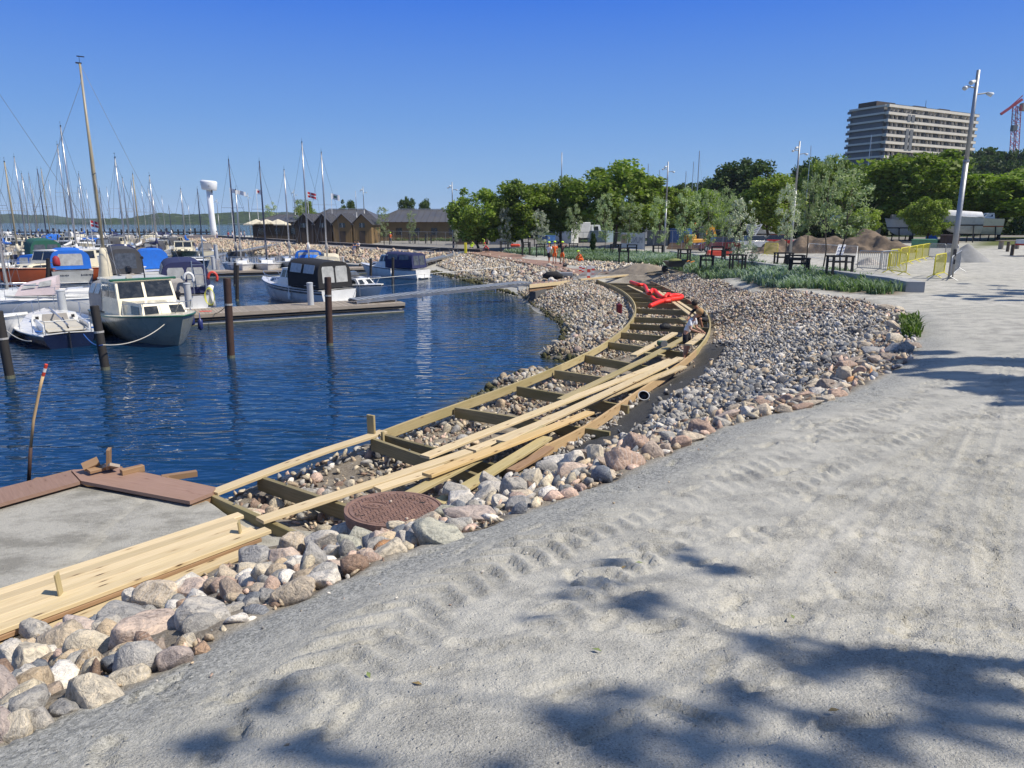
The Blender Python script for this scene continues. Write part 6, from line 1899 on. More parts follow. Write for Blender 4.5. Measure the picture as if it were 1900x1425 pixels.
def crown_of(kind, v):
    key = (kind, v)
    if key in CR: return CR[key]
    if kind in 'GYD': me = crown_mesh('crown', {'G': LF_G, 'Y': LF_Y, 'D': LF_D}[kind], 15000, .043, v * 7 + 1, 120, .21)
    elif kind == 'P': me = crown_mesh('crown', LF_P, 1900, .042, v * 5 + 3, 70, .17, col=True)
    elif kind == 'W': me = crown_mesh('crown', LF_W, 2100, .045, v * 5 + 9, 70, .17, col=True)
    elif kind == 'F': me = crown_mesh('crown', LF_D, 2600, .085, v * 9 + 2, 60, .26)
    CR[key] = me; return me
def tree(label, base, H, Rw, kind='G', v=0, clear=.22, group=None, trunk_r=None, trunkm=None, name='leafy_tree'):
    t = thing(name, label, 'tree', base, random.uniform(0, 6.28), group)
    zc = H * clear; tr = trunk_r or H * .022
    ch = H - zc
    b_ = MB(); r = random.Random(int(base.x * 31 + base.y * 7) % 9999)
    wob = [Vector((0, 0, -.3))] + [Vector((r.uniform(-.03, .03) * H, r.uniform(-.03, .03) * H, z)) for z in (zc * .5, zc, zc + ch * .35, zc + ch * .7)]
    b_.loft([(p, tr * (1.2, 1, .85, .6, .25)[i]) for i, p in enumerate(wob)], 7)
    for i in range(7):
        a = r.uniform(0, 6.28); z0 = zc * r.uniform(.85, 1.0) + ch * r.uniform(0, .4); rr = Rw * r.uniform(.45, .85)
        p0 = Vector((0, 0, z0)); p2 = Vector((rr * math.cos(a), rr * math.sin(a), z0 + ch * r.uniform(.2, .45))); p1 = p0.lerp(p2, .5) + Vector((0, 0, -.03 * H))
        b_.loft([(p0, tr * .5), (p1, tr * .33), (p2, tr * .12)], 5)
    b_.build('trunk', trunkm or BARK, t, smooth=True)
    c = link(crown_of(kind, v), 'crown', t); c.location = (0, 0, zc - ch * .06); c.scale = (Rw, Rw, ch * .53); c.rotation_euler = (0, 0, r.uniform(0, 6.28))
    return t
def tree_px(label, px, ytop, ybase, wpx, kind, v=0, clear=.2, group=None, Y=None, name='leafy_tree'):
    b = gp(px, ybase) if Y is None else gpd(px, Y)
    T = (zat(b, ytop) - b.z) * 1.06; return tree(label, b, T, wpx / 2 * mpp(b) * 1.5, kind, v, clear, group, name=name)
G1 = 'big leafy trees behind the building site'
for t in [('dense green tree at the left end of the tree row, beside the clubhouse roof', 886, 350, 447, 84, 'G', 0, .12, 92), ('green tree second from the left in the tree row', 970, 340, 447, 100, 'G', 1, .15, 93),
          ('loose light green tree between two fuller trees, behind the tall pole', 1043, 328, 447, 76, 'Y', 2, .2, 95), ('tallest green tree of the row in the middle of the picture', 1140, 302, 448, 138, 'G', 3, .2, 92),
          ('yellow green tree just right of the tallest tree', 1228, 342, 450, 78, 'Y', 4, .2, 96), ('rounded dark tree behind the pale saplings, left of the two boat masts', 1372, 300, 450, 110, 'D', 1, .1, 150),
          ('smaller dark tree left of the rounded dark one', 1325, 322, 450, 60, 'D', 2, .1, 152), ('bright green tree above the parked cars', 1425, 328, 452, 92, 'Y', 1, .2, 88), ('dark tree behind the second lamp post', 1482, 298, 452, 90, 'D', 3, .1, 140),
          ('green tree with feathery top right of the second lamp post', 1528, 290, 452, 80, 'G', 2, .1, 120), ('large full tree below the tower block', 1692, 277, 448, 160, 'G', 4, .12, 96), ('broad tree at the right edge with a visible dark trunk', 1852, 312, 448, 150, 'G', 5, .26, 94),
          ('low bright tree in front of the boats on stands', 1722, 362, 452, 66, 'Y', 5, .08, 86), ('low bright tree behind the brown earth mound', 1590, 388, 452, 58, 'Y', 3, .1, 88), ('mid green tree between the large tree and the tower block foot', 1610, 310, 452, 90, 'D', 4, .1, 130),
          ('green tree over the parked cars, left of the bright green one', 1292, 352, 452, 84, 'G', 0, .2, 98), ('dark tree filling the gap beside the right edge tree', 1785, 320, 450, 110, 'D', 5, .1, 125), ('tree beyond the right edge of the picture', 1960, 300, 450, 150, 'G', 2, .2, 100)]:
    tree_px(t[0], t[1], t[2], t[3], t[4], t[5], t[6], t[7], G1, Y=t[8])
for t in [('small green tree above the left end of the clubhouse roof', 567, 368, 52, 'G', 0), ('dark round tree rising over the middle of the clubhouse roof', 648, 367, 44, 'D', 0), ('left of two dark trees over the right half of the clubhouse roof', 757, 364, 42, 'D', 1), ('right of two dark trees over the clubhouse roof', 790, 364, 30, 'D', 2), ('small pale tree at the right end of the clubhouse roof', 820, 384, 26, 'G', 3)]:
    b = gpd(t[1], 168); tree(t[0], b, zat(b, t[2]) - b.z, t[3] / 2 * mpp(b), t[4], t[5], .1, 'trees behind the clubhouse')

# wood on the hill: one mass of crowns
def wood_mass():
    r = np.random.default_rng(77); pts = []
    for px, yt, Y in [(1540, 312, 190), (1570, 303, 200), (1600, 298, 215), (1632, 300, 230), (1665, 292, 225), (1700, 284, 235), (1735, 277, 240), (1768, 274, 245), (1800, 272, 250), (1832, 268, 255), (1866, 274, 250), (1900, 268, 255), (1935, 262, 260), (1980, 258, 265)]:
        pts.append((px, yt, Y))
        for k in range(3):
            pts.append((px + r.uniform(-25, 25), yt + 18 + 26 * k + r.uniform(-8, 8), Y - 25 - 25 * k))
    for px in range(1250, 1600, 16): pts.append((px, r.uniform(325, 352), r.uniform(150, 180))); pts.append((px, r.uniform(372, 392), r.uniform(135, 150)))
    for px in range(1560, 1960, 18): pts.append((px, r.uniform(350, 375), r.uniform(125, 140)))
    for px in range(860, 1290, 16): pts.append((px, r.uniform(372, 396), r.uniform(140, 175)))
    Vs = []; Fs = []; Ts = []; off = 0
    src = [crown_of('F', v) for v in range(4)]; arr = []
    for me in src:
        V = np.empty(len(me.vertices) * 3, np.float32); me.vertices.foreach_get('co', V)
        T = np.empty(len(me.vertices), np.float32); me.attributes['tone'].data.foreach_get('value', T); arr.append((V.reshape(-1, 3), T))
    for i, (px, yt, Y) in enumerate(pts):
        V, T = arr[i % 4]; p = col_at(px, yt, Y); h = 14 if px > 1500 else 9; w = r.uniform(4.5, 7.5) * (1 if px > 1500 else .8)
        a = r.uniform(0, 6.28); c, s = math.cos(a), math.sin(a)
        X = V[:, 0] * c - V[:, 1] * s; Yy = V[:, 0] * s + V[:, 1] * c
        Vs.append(np.stack([p.x + X * w, Y + Yy * w, p.z - h + V[:, 2] * h * .5], -1)); Ts.append(np.clip(T + r.uniform(-.25, .25), 0, 1)); Fs.append(np.arange(len(V)).reshape(-1, 4) + off); off += len(V)
    me = np_mesh('hill_wood', np.concatenate(Vs), np.concatenate(Fs), LF_D, {'tone': np.concatenate(Ts)})
    o = link(me, 'hill_wood', kind='stuff'); tag(o, 'dark wood covering the hillside below and right of the tower block', 'wood')
wood_mass()

# ------------------------------------------------------------------ lamps, guards, saplings
def lamp(px, pyb, pyt, label, heads=True, r=.09, two=True):
    b = gp(px, pyb); H = zat(b, pyt) - b.z
    t = thing('lamp_post', label, 'lamp post', b, group='tall slender lamp posts along the harbour')
    MB().loft([((0, 0, -.1), r), ((0, 0, H * .58), r * .95)], 12).build('lower_pole', steel, t, smooth=True)
    MB().loft([((0, 0, H * .58), r * .8), ((0, 0, H), r * .62)], 12).build('upper_pole', steel, t, smooth=True)
    MB().tube((0, 0, H * .575), (0, 0, H * .585), r * 1.12, n=12).build('pole_joint', steel, t)
    if r > .1: MB().box((-.02, -r, 1.15), (.12, .05, .3)).box((-.02, -r, .75), (.12, .05, .2)).build('service_hatch', OUTB, t)
    if heads:
        for (z, s, l) in ((H * .955, -1, .18), (H * .93, -1, .42), (H * .9, 1, .5)):
            h = MB().tube((0, 0, z - .1), (s * l, -.05, z - .04), .03, n=6).build('lamp_arm', steel, t)
            MB().loft([((s * (l - .05), -.05, z - .05), .06), ((s * (l + .14), -.12, z - .13), .1), ((s * (l + .16), -.13, z - .15), .09)], 10).build('lamp_head', M('lamp_head_white', (.6, .62, .6), .4), t, smooth=True)
    return t
lamp(1763, 517, 130, 'nearest lamp post with three spot heads between the yellow and grey barriers', r=.115)
lamp(1466, 474, 262, 'second lamp post from the right, in front of the earth mound', r=.1)
lamp(1232, 468, 300, 'third lamp post from the right, beside the site banner', r=.1)
lamp(1040, 456, 283, 'tall plain pole above the two men on the boardwalk', heads=False, r=.09)
lamp(841, 464, 338, 'lamp post at the right end of the clubhouse fence', r=.09)
lamp(678, 447, 346, 'lamp post in front of the wooden huts, right one', r=.09)
lamp(664, 446, 354, 'plain pole just left of the lamp post by the wooden huts', heads=False, r=.07)
lamp(551, 443, 352, 'lamp post between the yacht masts left of the huts', r=.09)
lamp(466, 440, 358, 'lamp post beside the cream parasols', r=.09)
lamp(408, 437, 369, 'lamp post just right of the white tower', r=.09)
blackw = M('black_timber', (.012, .012, .013), .7, var=.3)
def guard(px, pyt, pyb, wpx, label):
    b = gp(px, pyb); h = min(1.5, (zat(b, pyt) - b.z) * 1.12); w = wpx * mpp(b) * .42
    t = thing('tree_guard', label, 'tree guard', b, R(random.uniform(-15, 15)), 'black timber tree guards in the planting bed')
    for sx in (-1, 1):
        for sy in (-1, 1):
            MB().box((sx * w, sy * w * .7, h / 2 - .1), (.09, .09, h + .2)).build('post', blackw, t)
    for sy in (-1, 1): MB().box((0, sy * w * .7, h - .03), (2 * w + .14, .1, .07)).box((0, sy * w * .7, h - .28), (2 * w, .05, .06)).build('rail', blackw, t)
    for sx in (-1, 1): MB().box((sx * w, 0, h - .03), (.1, 1.4 * w, .07)).build('rail', blackw, t)
    return b
GD = [(1555, 479, 520, 42, 'nearest black tree guard, left of the grey crowd barriers'), (1481, 482, 512, 36, 'black tree guard right of the second lamp post, front one of the overlapping pair'), (1473, 476, 502, 34, 'black tree guard of the overlapping pair, the one behind'),
      (1452, 472, 500, 32, 'black tree guard just left of the second lamp post foot'), (1367, 476, 508, 28, 'black tree guard in front of the shrub, near the parked cars'), (1352, 467, 492, 26, 'black tree guard behind the one by the shrub'), (1330, 460, 486, 24, 'black tree guard farther back, in line with the red car'),
      (1310, 477, 505, 26, 'black tree guard right of the wheelbarrow'), (1268, 466, 498, 22, 'black tree guard touching the wheelbarrow'), (1220, 457, 476, 20, 'black tree guard left of the third lamp post'), (1172, 456, 475, 20, 'black tree guard in front of the banner'),
      (1157, 463, 490, 20, 'black tree guard left of the banner, in the grass'), (1142, 455, 474, 18, 'black tree guard farther left of the banner'), (1064, 453, 466, 18, 'black tree guard behind the crouching orange worker'), (1028, 450, 466, 18, 'black tree guard behind the man with raised arms'),
      (1003, 455, 476, 18, 'black tree guard left of the man in the white shirt'), (986, 443, 462, 14, 'black tree guard farther back left of the walking men'), (976, 452, 474, 16, 'black tree guard by the bare boardwalk edge'), (936, 450, 468, 16, 'black tree guard nearest the grey bins')]
for g in GD: guard(*g)
for px, yt, yb, lab in [(795, 430, 452, 'small black tree guard at the clubhouse fence, rightmost'), (765, 432, 452, 'small black tree guard at the clubhouse fence, second from right'), (718, 430, 454, 'small black tree guard beside the seated pair'), (700, 432, 450, 'small black tree guard before the huts')]:
    guard(px, yt, yb, 12, lab)
def sapling(px, pyb, ytop, wpx, kind, label, v=0, clear=.3):
    b = gp(px, pyb); T = zat(b, ytop) - b.z
    t = tree(label, b, T, wpx / 2 * mpp(b), kind, v, clear, 'young staked trees with thin stems', trunk_r=.035, name='young_tree')
    return t
for s in [(1560, 518, 318, 120, 'P', 'young tree with wide pale crown over the nearest tree guard', 0, .46), (1490, 508, 322, 66, 'P', 'young pale tree right of the second lamp post', 1, .45), (1525, 506, 292, 74, 'P', 'tallest young tree, with a feathery pale top', 2, .42), (1452, 498, 345, 62, 'W', 'young whitish tree left of the second lamp post', 0, .42),
          (1368, 506, 372, 70, 'W', 'young whitish tree above the shrub', 1, .28), (1345, 490, 352, 56, 'P', 'young pale tree above the silver car', 3, .42), (1312, 503, 356, 60, 'P', 'young pale tree right of the wheelbarrow', 0, .4), (1270, 496, 345, 66, 'P', 'young pale tree above the wheelbarrow', 1, .3),
          (1221, 475, 368, 52, 'P', 'young pale tree left of the third lamp post', 2, .3), (1166, 474, 366, 62, 'P', 'young pale tree above the banner', 3, .3), (1120, 470, 362, 50, 'P', 'young pale tree before the tallest green tree', 0, .3), (1064, 465, 378, 44, 'P', 'young pale tree behind the crouching orange worker', 1, .28),
          (1003, 474, 392, 44, 'W', 'young whitish tree behind the men on the boardwalk', 2, .25), (938, 466, 386, 34, 'W', 'narrow whitish young tree above the grey bins', 3, .2), (845, 462, 392, 26, 'W', 'narrow whitish young tree at the far lamp post', 0, .25),
          (765, 451, 390, 26, 'P', 'narrow young tree before the clubhouse roof, right one', 1, .25), (712, 451, 386, 36, 'P', 'young tree before the clubhouse roof, the fuller one', 2, .25), (600, 446, 400, 24, 'P', 'young tree at the left hut', 3, .3), (560, 444, 372, 30, 'P', 'young tree left of the huts', 0, .25),
          (508, 442, 374, 34, 'P', 'young tree with olive crown between the parasols', 1, .2), (396, 436, 405, 24, 'P', 'small tree at the foot of the white tower', 2, .2), (1100, 470, 430, 14, 'D', 'thin dark shrub left of the banner', 1, .1)]:
    sapling(*s)
b = gp(1393, 500); tree('bare brown shrub in the planting bed left of the second lamp post', b, 1.6, .6, 'W', 2, .1, None, trunk_r=.03, name='shrub')

# low concrete seat wall ending in a block
LW = [gp(x, y, z) for x, y, z in [(1245, 473, 1.5), (1330, 487, 1.55), (1450, 505, 1.7), (1560, 519, 1.85), (1660, 533, 2.0), (1697, 543, 2.05)]]
seat = M('seat_concrete', (.34, .34, .335), .8, var=.12, vs=1.5, bmp=.2, dirt=.2)
t = thing('seat_wall', 'long low grey concrete seat wall behind the grasses, ending in a block', 'seat wall')
pts = [(p.x, p.y, p.z + .12) for p in LW]
for k in range(len(pts) - 1):
    MB().beam([pts[k], pts[k+1]], .62 if k > 2 else .4, .55, .015).build('wall_block', seat, t, angle=40)

# grasses in the planting bed: uncountable blades
def grass_patch(name, P, n, hmin, hmax, label, c1=(.10, .15, .11), c2=(.2, .27, .2), seed=0, blades=9, cond=None):
    r = np.random.default_rng(seed)
    X, Y = [], []
    x0, y0 = P.min(0); x1, y1 = P.max(0)
    while len(X) < n:
        xs = r.uniform(x0, x1, 8000); ys = r.uniform(y0, y1, 8000); k = inside(P, xs, ys)
        if cond is not None: k &= cond(xs, ys)
        X += list(xs[k]); Y += list(ys[k])
        if not k.any(): break
    X = np.array(X[:n]); Y = np.array(Y[:n]); Z = ground_z(X, Y)
    Xb = np.repeat(X, blades) + r.normal(size=n * blades) * .05; Yb = np.repeat(Y, blades) + r.normal(size=n * blades) * .05; Zb = np.repeat(Z, blades)
    h = np.repeat(r.uniform(hmin, hmax, n), blades) * r.uniform(.6, 1.1, n * blades); a = r.uniform(0, 6.28, n * blades); ln = h * r.uniform(.25, .9, n * blades); w = .014 + .004 * np.hypot(Xb, Yb) / 10
    dx, dy = np.cos(a), np.sin(a); sx, sy = -dy * w, dx * w
    b0 = np.stack([Xb - sx, Yb - sy, Zb - .03], -1); b1 = np.stack([Xb + sx, Yb + sy, Zb - .03], -1)
    m0 = np.stack([Xb + dx * ln * .35 - sx * .8, Yb + dy * ln * .35 - sy * .8, Zb + h * .62], -1); m1 = np.stack([Xb + dx * ln * .35 + sx * .8, Yb + dy * ln * .35 + sy * .8, Zb + h * .62], -1)
    tp = np.stack([Xb + dx * ln, Yb + dy * ln, Zb + h * .85], -1)
    V = np.stack([b0, b1, m1, m0, tp, tp], 1).reshape(-1, 3); i = np.arange(n * blades)[:, None] * 6
    F = np.concatenate([i + np.array([[0, 1, 2, 3]]), i + np.array([[3, 2, 4, 5]])])
    tone = np.clip(np.repeat(vnoise(X, Y, .35, seed + 3) + .5, blades) + r.normal(size=n * blades) * .15, 0, 1)
    m = leaf_mat(name + '_blades', c1, c2, .3)
    o = link(np_mesh(name, V, F, m, {'tone': np.repeat(tone, 6)}), name, kind='stuff'); return tag(o, label, 'grass')
grass_patch('bed_grasses', BED, 7500, .18, .58, 'blue green ornamental grasses filling the planting bed', seed=2, c1=(.11, .17, .06), c2=(.30, .38, .33), cond=lambda x, y: vnoise(x, y, .5, 9) > -.36)
TUFT = W2([(1672, 600, 2.0), (1700, 596, 2.05), (1706, 628, 2.05), (1680, 632, 2.0)])
grass_patch('kerb_grass_tuft', TUFT, 60, .15, .36, 'green grass tuft growing at the bend of the kerb stones', c1=(.1, .16, .03), c2=(.2, .28, .07), seed=5)
grass_patch('mown_edge_grass', W2([(600, 441, 1), (860, 446, 1), (850, 450, 1), (600, 446, 1)]), 900, .3, .8, 'sparse green plants along the promenade before the clubhouse', c1=(.08, .12, .04), c2=(.16, .2, .09), seed=6)

# ------------------------------------------------------------------ mounds
def mound(name, px0, px1, pyb, peaks, label, mcol, seed, depth=.5, rough=.25, cat='earth mound'):
    a = gp(px0, pyb); b = gp(px1, pyb + (0 if px1 < 1800 else 0)); c = (a + b) / 2; W = (b - a).length; n = 90; mrows = 50
    U, Vv = np.meshgrid(np.linspace(-.5, .5, n), np.linspace(-.5, .5, mrows))
    H = np.zeros(U.shape); s = mpp(c)
    for (px, py, wpx, sh) in peaks:
        u = (px - (px0 + px1) / 2) / (px1 - px0); h = max(.2, zat(Vector((c.x, c.y + depth * W * .35, 0)), py) - c.z); w = wpx / (px1 - px0)
        H = np.maximum(H, h * np.clip(1 - np.sqrt(((U - u) / w) ** 2 + (Vv / .5) ** 2) ** sh, 0, 1))
    ang = math.atan2(b.y - a.y, b.x - a.x)
    X = c.x + U * W * math.cos(ang) - Vv * W * depth * math.sin(ang); Y = c.y + depth * W * .35 + U * W * math.sin(ang) + Vv * W * depth * math.cos(ang)
    H = H * (1 + .2 * fbm(X, Y, .5, 3, seed)) + sstep(.05, .4, H) * (fbm(X, Y, 1.1, 5, seed + 2) - .1) * rough * .7
    Z = ground_z(X, Y) - .06 + np.maximum(H, 0)
    idx = np.arange(U.size).reshape(U.shape); F = np.stack([idx[:-1, :-1], idx[:-1, 1:], idx[1:, 1:], idx[1:, :-1]], -1).reshape(-1, 4)
    o = link(np_mesh(name, np.stack([X.ravel(), Y.ravel(), Z.ravel()], -1), F, mcol, smooth=True), name); return tag(o, label, cat)
earth = M('heaped_earth', (.17, .125, .085), .95, var=.55, vs=1.6, bmp=1.0, bs=5); 
mound('earth_mound', 1405, 1722, 470, [(1640, 427, 95, 1.1), (1520, 434, 80, 1.2), (1570, 437, 70, 1.3), (1470, 443, 70, 1.3)], 'long brown heap of earth behind the grey crowd barriers', earth, 3, .35, .9)
mound('gravel_mound', 1738, 1868, 487, [(1808, 452, 50, 1.2), (1790, 460, 44, 1.3)], 'grey cone of gravel right of the nearest lamp post', M('heaped_gravel', (.27, .27, .26), .95, var=.25, vs=2, bmp=.6, bs=20), 8, .6, .1, 'gravel mound')
mound('rubble_heap', 1585, 1650, 492, [(1618, 474, 30, 1.2)], 'small heap of pale rubble behind the grey barrier', M('pale_rubble', (.45, .41, .36), .95, var=.5, vs=5, bmp=1, bs=9), 9, .5, .35, 'rubble heap')
mound('soil_heap', 1120, 1255, 508, [(1190, 488, 66, 1.4)], 'low spread of light brown soil at the far end of the frame', M('light_soil', (.28, .23, .17), .95, var=.35, vs=2, bmp=.8, bs=8), 12, .4, .15)

# ------------------------------------------------------------------ barriers and fences
YEL = M('yellow_paint', (.68, .60, .03), .45, var=.15)
def barrier(p, q, m, label, grp, h=1.05, nbar=15):
    p = Vector(p); q = Vector(q); d = q - p; L = d.length; t = thing('crowd_barrier', label, 'barrier', p, math.atan2(d.y, d.x), grp)
    dz = d.z; L = math.hypot(d.x, d.y)
    f = lambda x, z: Vector((x, 0, z + dz * x / L))
    MB().loft([(f(0, .15), .026), (f(0, h - .12), .026), (f(.12, h), .026), (f(L - .12, h), .026), (f(L, h - .12), .026), (f(L, .15), .026), (f(0, .15), .026)], 6).build('frame', m, t, smooth=True)
    for i in range(nbar):
        x = L * (i + 1) / (nbar + 1); MB().tube(f(x, .15), f(x, h - .02), .013, n=4).build('bar', m, t)
    for x in (.18, L - .18): MB().loft([(f(x, .18), .018), (Vector((x, -.3, .0 + dz * x / L)), .018)], 5).loft([(f(x, .18), .018), (Vector((x, .3, .0 + dz * x / L)), .018)], 5).build('foot', m, t)
    return t
GB = 'galvanised crowd barriers'; YB = 'yellow crowd barriers'
barrier(gp(1590, 501), gp(1650, 506), steel, 'grey crowd barrier in front of the rubble heap', GB)
barrier(gp(1632, 504), gp(1662, 500), steel, 'grey crowd barrier turned sideways next to the yellow ones', GB, nbar=10)
barrier(gp(1646, 506), gp(1680, 511), YEL, 'front yellow barrier lying against the seat wall end', YB, nbar=13)
barrier(gp(1648, 498), gp(1668, 497), YEL, 'yellow barrier, first of the receding row', YB, nbar=12)
for k, (a, b) in enumerate([((1668, 494), (1684, 490)), ((1684, 490), (1698, 486)), ((1698, 486), (1710, 483)), ((1710, 483), (1722, 480))]):
    barrier(gp(*a), gp(*b), YEL, f"yellow barrier, {ordn[k+1]} of the receding row", YB, nbar=12)
barrier(gp(1731, 516), gp(1751, 511), YEL, 'single yellow barrier left of the nearest lamp post', YB, nbar=12)
barrier(gp(1761, 521), gp(1779, 503), steel, 'grey barrier seen almost end on, right of the nearest lamp post', GB, nbar=14)
barrier(gp(1722, 480), gp(1752, 482), steel, 'grey barrier behind the lamp post, left one', GB); barrier(gp(1752, 482), gp(1775, 484), steel, 'grey barrier behind the lamp post, right one', GB)
barrier(gp(1418, 474), gp(1442, 476), YEL, 'small yellow barrier in front of the red car', YB, nbar=12)
# mesh fence panels and the information board leaning by the mound
for k, (a, b, lab) in enumerate([((1497, 476), (1560, 484), 'leaning wire mesh panel at the foot of the earth mound, left one'), ((1560, 484), (1588, 486), 'leaning wire mesh panel at the foot of the earth mound, right one')]):
    p = gp(*a); q = gp(*b); t = thing('mesh_panel', lab, 'fence panel', p, group='wire mesh panels by the mound'); d = q - p; up = Vector((.45, .9, 1.0))
    MB().loft([(Vector(), .02), (up, .02), (d + up, .02), (d, .02), (Vector(), .02)], 5).build('frame', M('white_tube', (.65, .65, .62), .5), t)
    b_ = MB()
    for i in range(1, 22): b_.tube(d * (i / 22), d * (i / 22) + up, .004, n=3)
    for i in range(1, 12): b_.tube(up * (i / 12), d + up * (i / 12), .004, n=3)
    b_.build('wire_mesh', steel, t, kind='stuff')
p = gp(1548, 482); t = thing('site_notice', 'white site notice with rows of pictograms leaning behind the nearest tree guard', 'sign', p)
w = 15 * mpp(p); up = Vector((.35, .35, .9)); right = Vector((1.4 * w, .1, 0)).normalized() * w
MB().poly([Vector((0, 0, .15)), right + Vector((0, 0, .15)), right + up + Vector((0, 0, .15)), up + Vector((0, 0, .15))], .02, (0, -1, .3)).build('board', M('sign_white', (.78, .78, .78), .5, var=.05), t)
pic = M('pictogram_blue', (.12, .16, .3), .5); nrm = Vector((0, -.04, .012))
for i in range(4):
    for j in range(3):
        c = Vector((0, 0, .15)) + right * (.16 + .22 * i) + up * (.2 + .25 * j) + nrm
        MB().poly([c, c + right * .14, c + right * .14 + up * .13, c + up * .13], .004, (0, -1, .3)).build('pictogram', pic, t)

# ------------------------------------------------------------------ clubhouse, huts, parasols, control tower
OCH = M('ochre_boards', (.20, .13, .055), .8, var=.25, vs=.8, bmp=.4); DKW = M('dark_boards', (.05, .035, .025), .8, var=.3, vs=.8); ROOF = M('zinc_roof', (.10, .098, .1), .55, .25, var=.15, vs=.4)
def px_pt(px, py, Y): return col_at(px, py, Y)
def gabled(name, label, px0, px1, Y, depth, ybase, yeave, yridge, wallm, gable_front=True, doors=1, ribs=True, grp=None):
    a = px_pt(px0, ybase, Y); b = px_pt(px1, ybase, Y); zb = gz(a.x, Y); W = b.x - a.x; ze = px_pt(px0, yeave, Y).z - zb; zr = px_pt(px0, yridge, Y if gable_front else Y + depth / 2).z - zb
    t = thing(name, label, 'building', (a.x, Y, zb), group=grp)
    if gable_front:
        MB().rings([[Vector((0, y, -.5)), Vector((W, y, -.5)), Vector((W, y, ze)), Vector((W / 2, y, zr)), Vector((0, y, ze))] for y in (0, depth)]).build('wall', wallm, t)
        rf = MB()
        for s in (0, 1):
            A = Vector((-.3 if s == 0 else W + .3, -.35, ze - .25)); B = Vector((W / 2, -.35, zr + .08)); D = Vector((0, depth + .7, 0)); th = Vector((0, 0, .14))
            rf.rings([[A, B, B + th, A + th], [A + D, B + D, B + D + th, A + D + th]])
        rf = rf.build('roof', ROOF, t)
        if ribs:
            for s in (0, 1):
                for k in range(0, int(depth / .6)):
                    A = Vector((-.3 if s == 0 else W + .3, .3 + k * .6, ze - .1)); B = Vector((W / 2, .3 + k * .6, zr + .23)); MB().bar(A, B, .04, .06).build('roof_seam', ROOF, rf)
        for k in range(doors):
            xc = W * (k + 1) / (doors + 1); MB().box((xc, -.02, 1.05), (.95, .06, 2.1)).build('door', DKW, t); w_ = MB().box((xc, -.03, ze * .92), (.9, .06, .7)).build('window', GLASS, t)
            MB().box((xc, -.07, ze * .92), (.06, .03, .7)).build('mullion', M('white_wood', (.6, .6, .58), .6), w_)
        for k in range(int(W / .3)): MB().box((.15 + k * .3, -.012, ze / 2), (.03, .02, ze)).build('cover_strip', OCH if wallm is OCH else DKW, t)
    else:
        MB().box((W / 2, depth / 2, ze / 2 - .25), (W, depth, ze + .5)).build('wall', wallm, t)
        rf = MB(); hip = depth * .45
        E = [Vector((-.5, -.5, ze)), Vector((W + .5, -.5, ze)), Vector((W + .5, depth + .5, ze)), Vector((-.5, depth + .5, ze))]; A = Vector((hip * .5, depth / 2, zr)); B = Vector((W - hip * .5, depth / 2, zr))
        rf.add(E + [A, B], [(0, 1, 5, 4), (1, 2, 5), (2, 3, 4, 5), (3, 0, 4), (0, 3, 2, 1)]); rf = rf.build('roof', ROOF, t)
        n = int(W / 1.1)
        for k in range(n + 1):
            x = W * k / n; xt = min(max(x, A.x), B.x); u = 1.0
            MB().bar((x, -.5, ze + .04), (xt if True else x, depth / 2, zr + .04), .07, .08).build('roof_seam', ROOF, rf)
        MB().bar(A + Vector((0, 0, .1)), B + Vector((0, 0, .1)), .5, .12).build('ridge_cap', M('ridge_light', (.4, .41, .42), .5), rf)
        for k in range(int(W / 3.2)):
            x = 1.2 + k * 3.2; w_ = MB().box((x + .6, -.03, ze * .5), (1.1, .06, 1.2)).build('window', GLASS, t); MB().box((x + .6, -.07, ze * .5), (.05, .03, 1.2)).build('mullion', DKW, w_)
    return t
gabled('clubhouse', 'long ochre timber clubhouse with wide grey seamed roof, right part', 690, 862, 132, 17, 446, 412, 389, OCH, False)
gabled('clubhouse', 'long timber building with grey roof behind the huts', 560, 700, 140, 16, 445, 411, 388.5, DKW, False)
gabled('clubhouse', 'low building at the left end behind the parasols', 470, 560, 146, 14, 443, 412, 398, DKW, False)
HG = 'gabled timber huts in front of the clubhouse'
for k, (a, b, m_, lab) in enumerate([(549, 583, DKW, 'dark gabled timber hut, leftmost of the four'), (584, 616, DKW, 'dark gabled timber hut, second from the left'), (619, 654, OCH, 'ochre gabled timber hut, third from the left'), (656, 690, OCH, 'ochre gabled timber hut, rightmost of the four')]):
    gabled('gabled_hut', lab, a, b, 118, 8, 447, 415, 398.5, m_, True, 1, grp=HG)
gabled('shed', 'brown fence-like shed at the right end of the clubhouse', 845, 905, 112, 3, 448, 431, 428, M('brown_boards', (.17, .12, .085), .85, var=.3, vs=1), True, 0, ribs=False)
for k, px in enumerate([478, 497, 518]):
    p = px_pt(px, 440, 142); p.z = gz(p.x, 142); t = thing('parasol', ['cream parasol, the left one beside the white tower', 'cream parasol, the middle one', 'cream parasol, the right one at the olive tree'][k], 'parasol', p, group='cream parasols')
    H = px_pt(px, 407, 142).z - p.z; MB().tube((0, 0, 0), (0, 0, H), .05, n=6).build('pole', DKW, t)
    q = [Vector((s[0] * 1.9, s[1] * 1.9, H - .9)) for s in ((-1, -1), (1, -1), (1, 1), (-1, 1))]; MB().add(q + [Vector((0, 0, H + .05))] + [v - Vector((0, 0, .2)) for v in q], [(0, 1, 4), (1, 2, 4), (2, 3, 4), (3, 0, 4), (0, 5, 6, 1), (1, 6, 7, 2), (2, 7, 8, 3), (3, 8, 5, 0)]).build('canopy', C_CREAM, t)
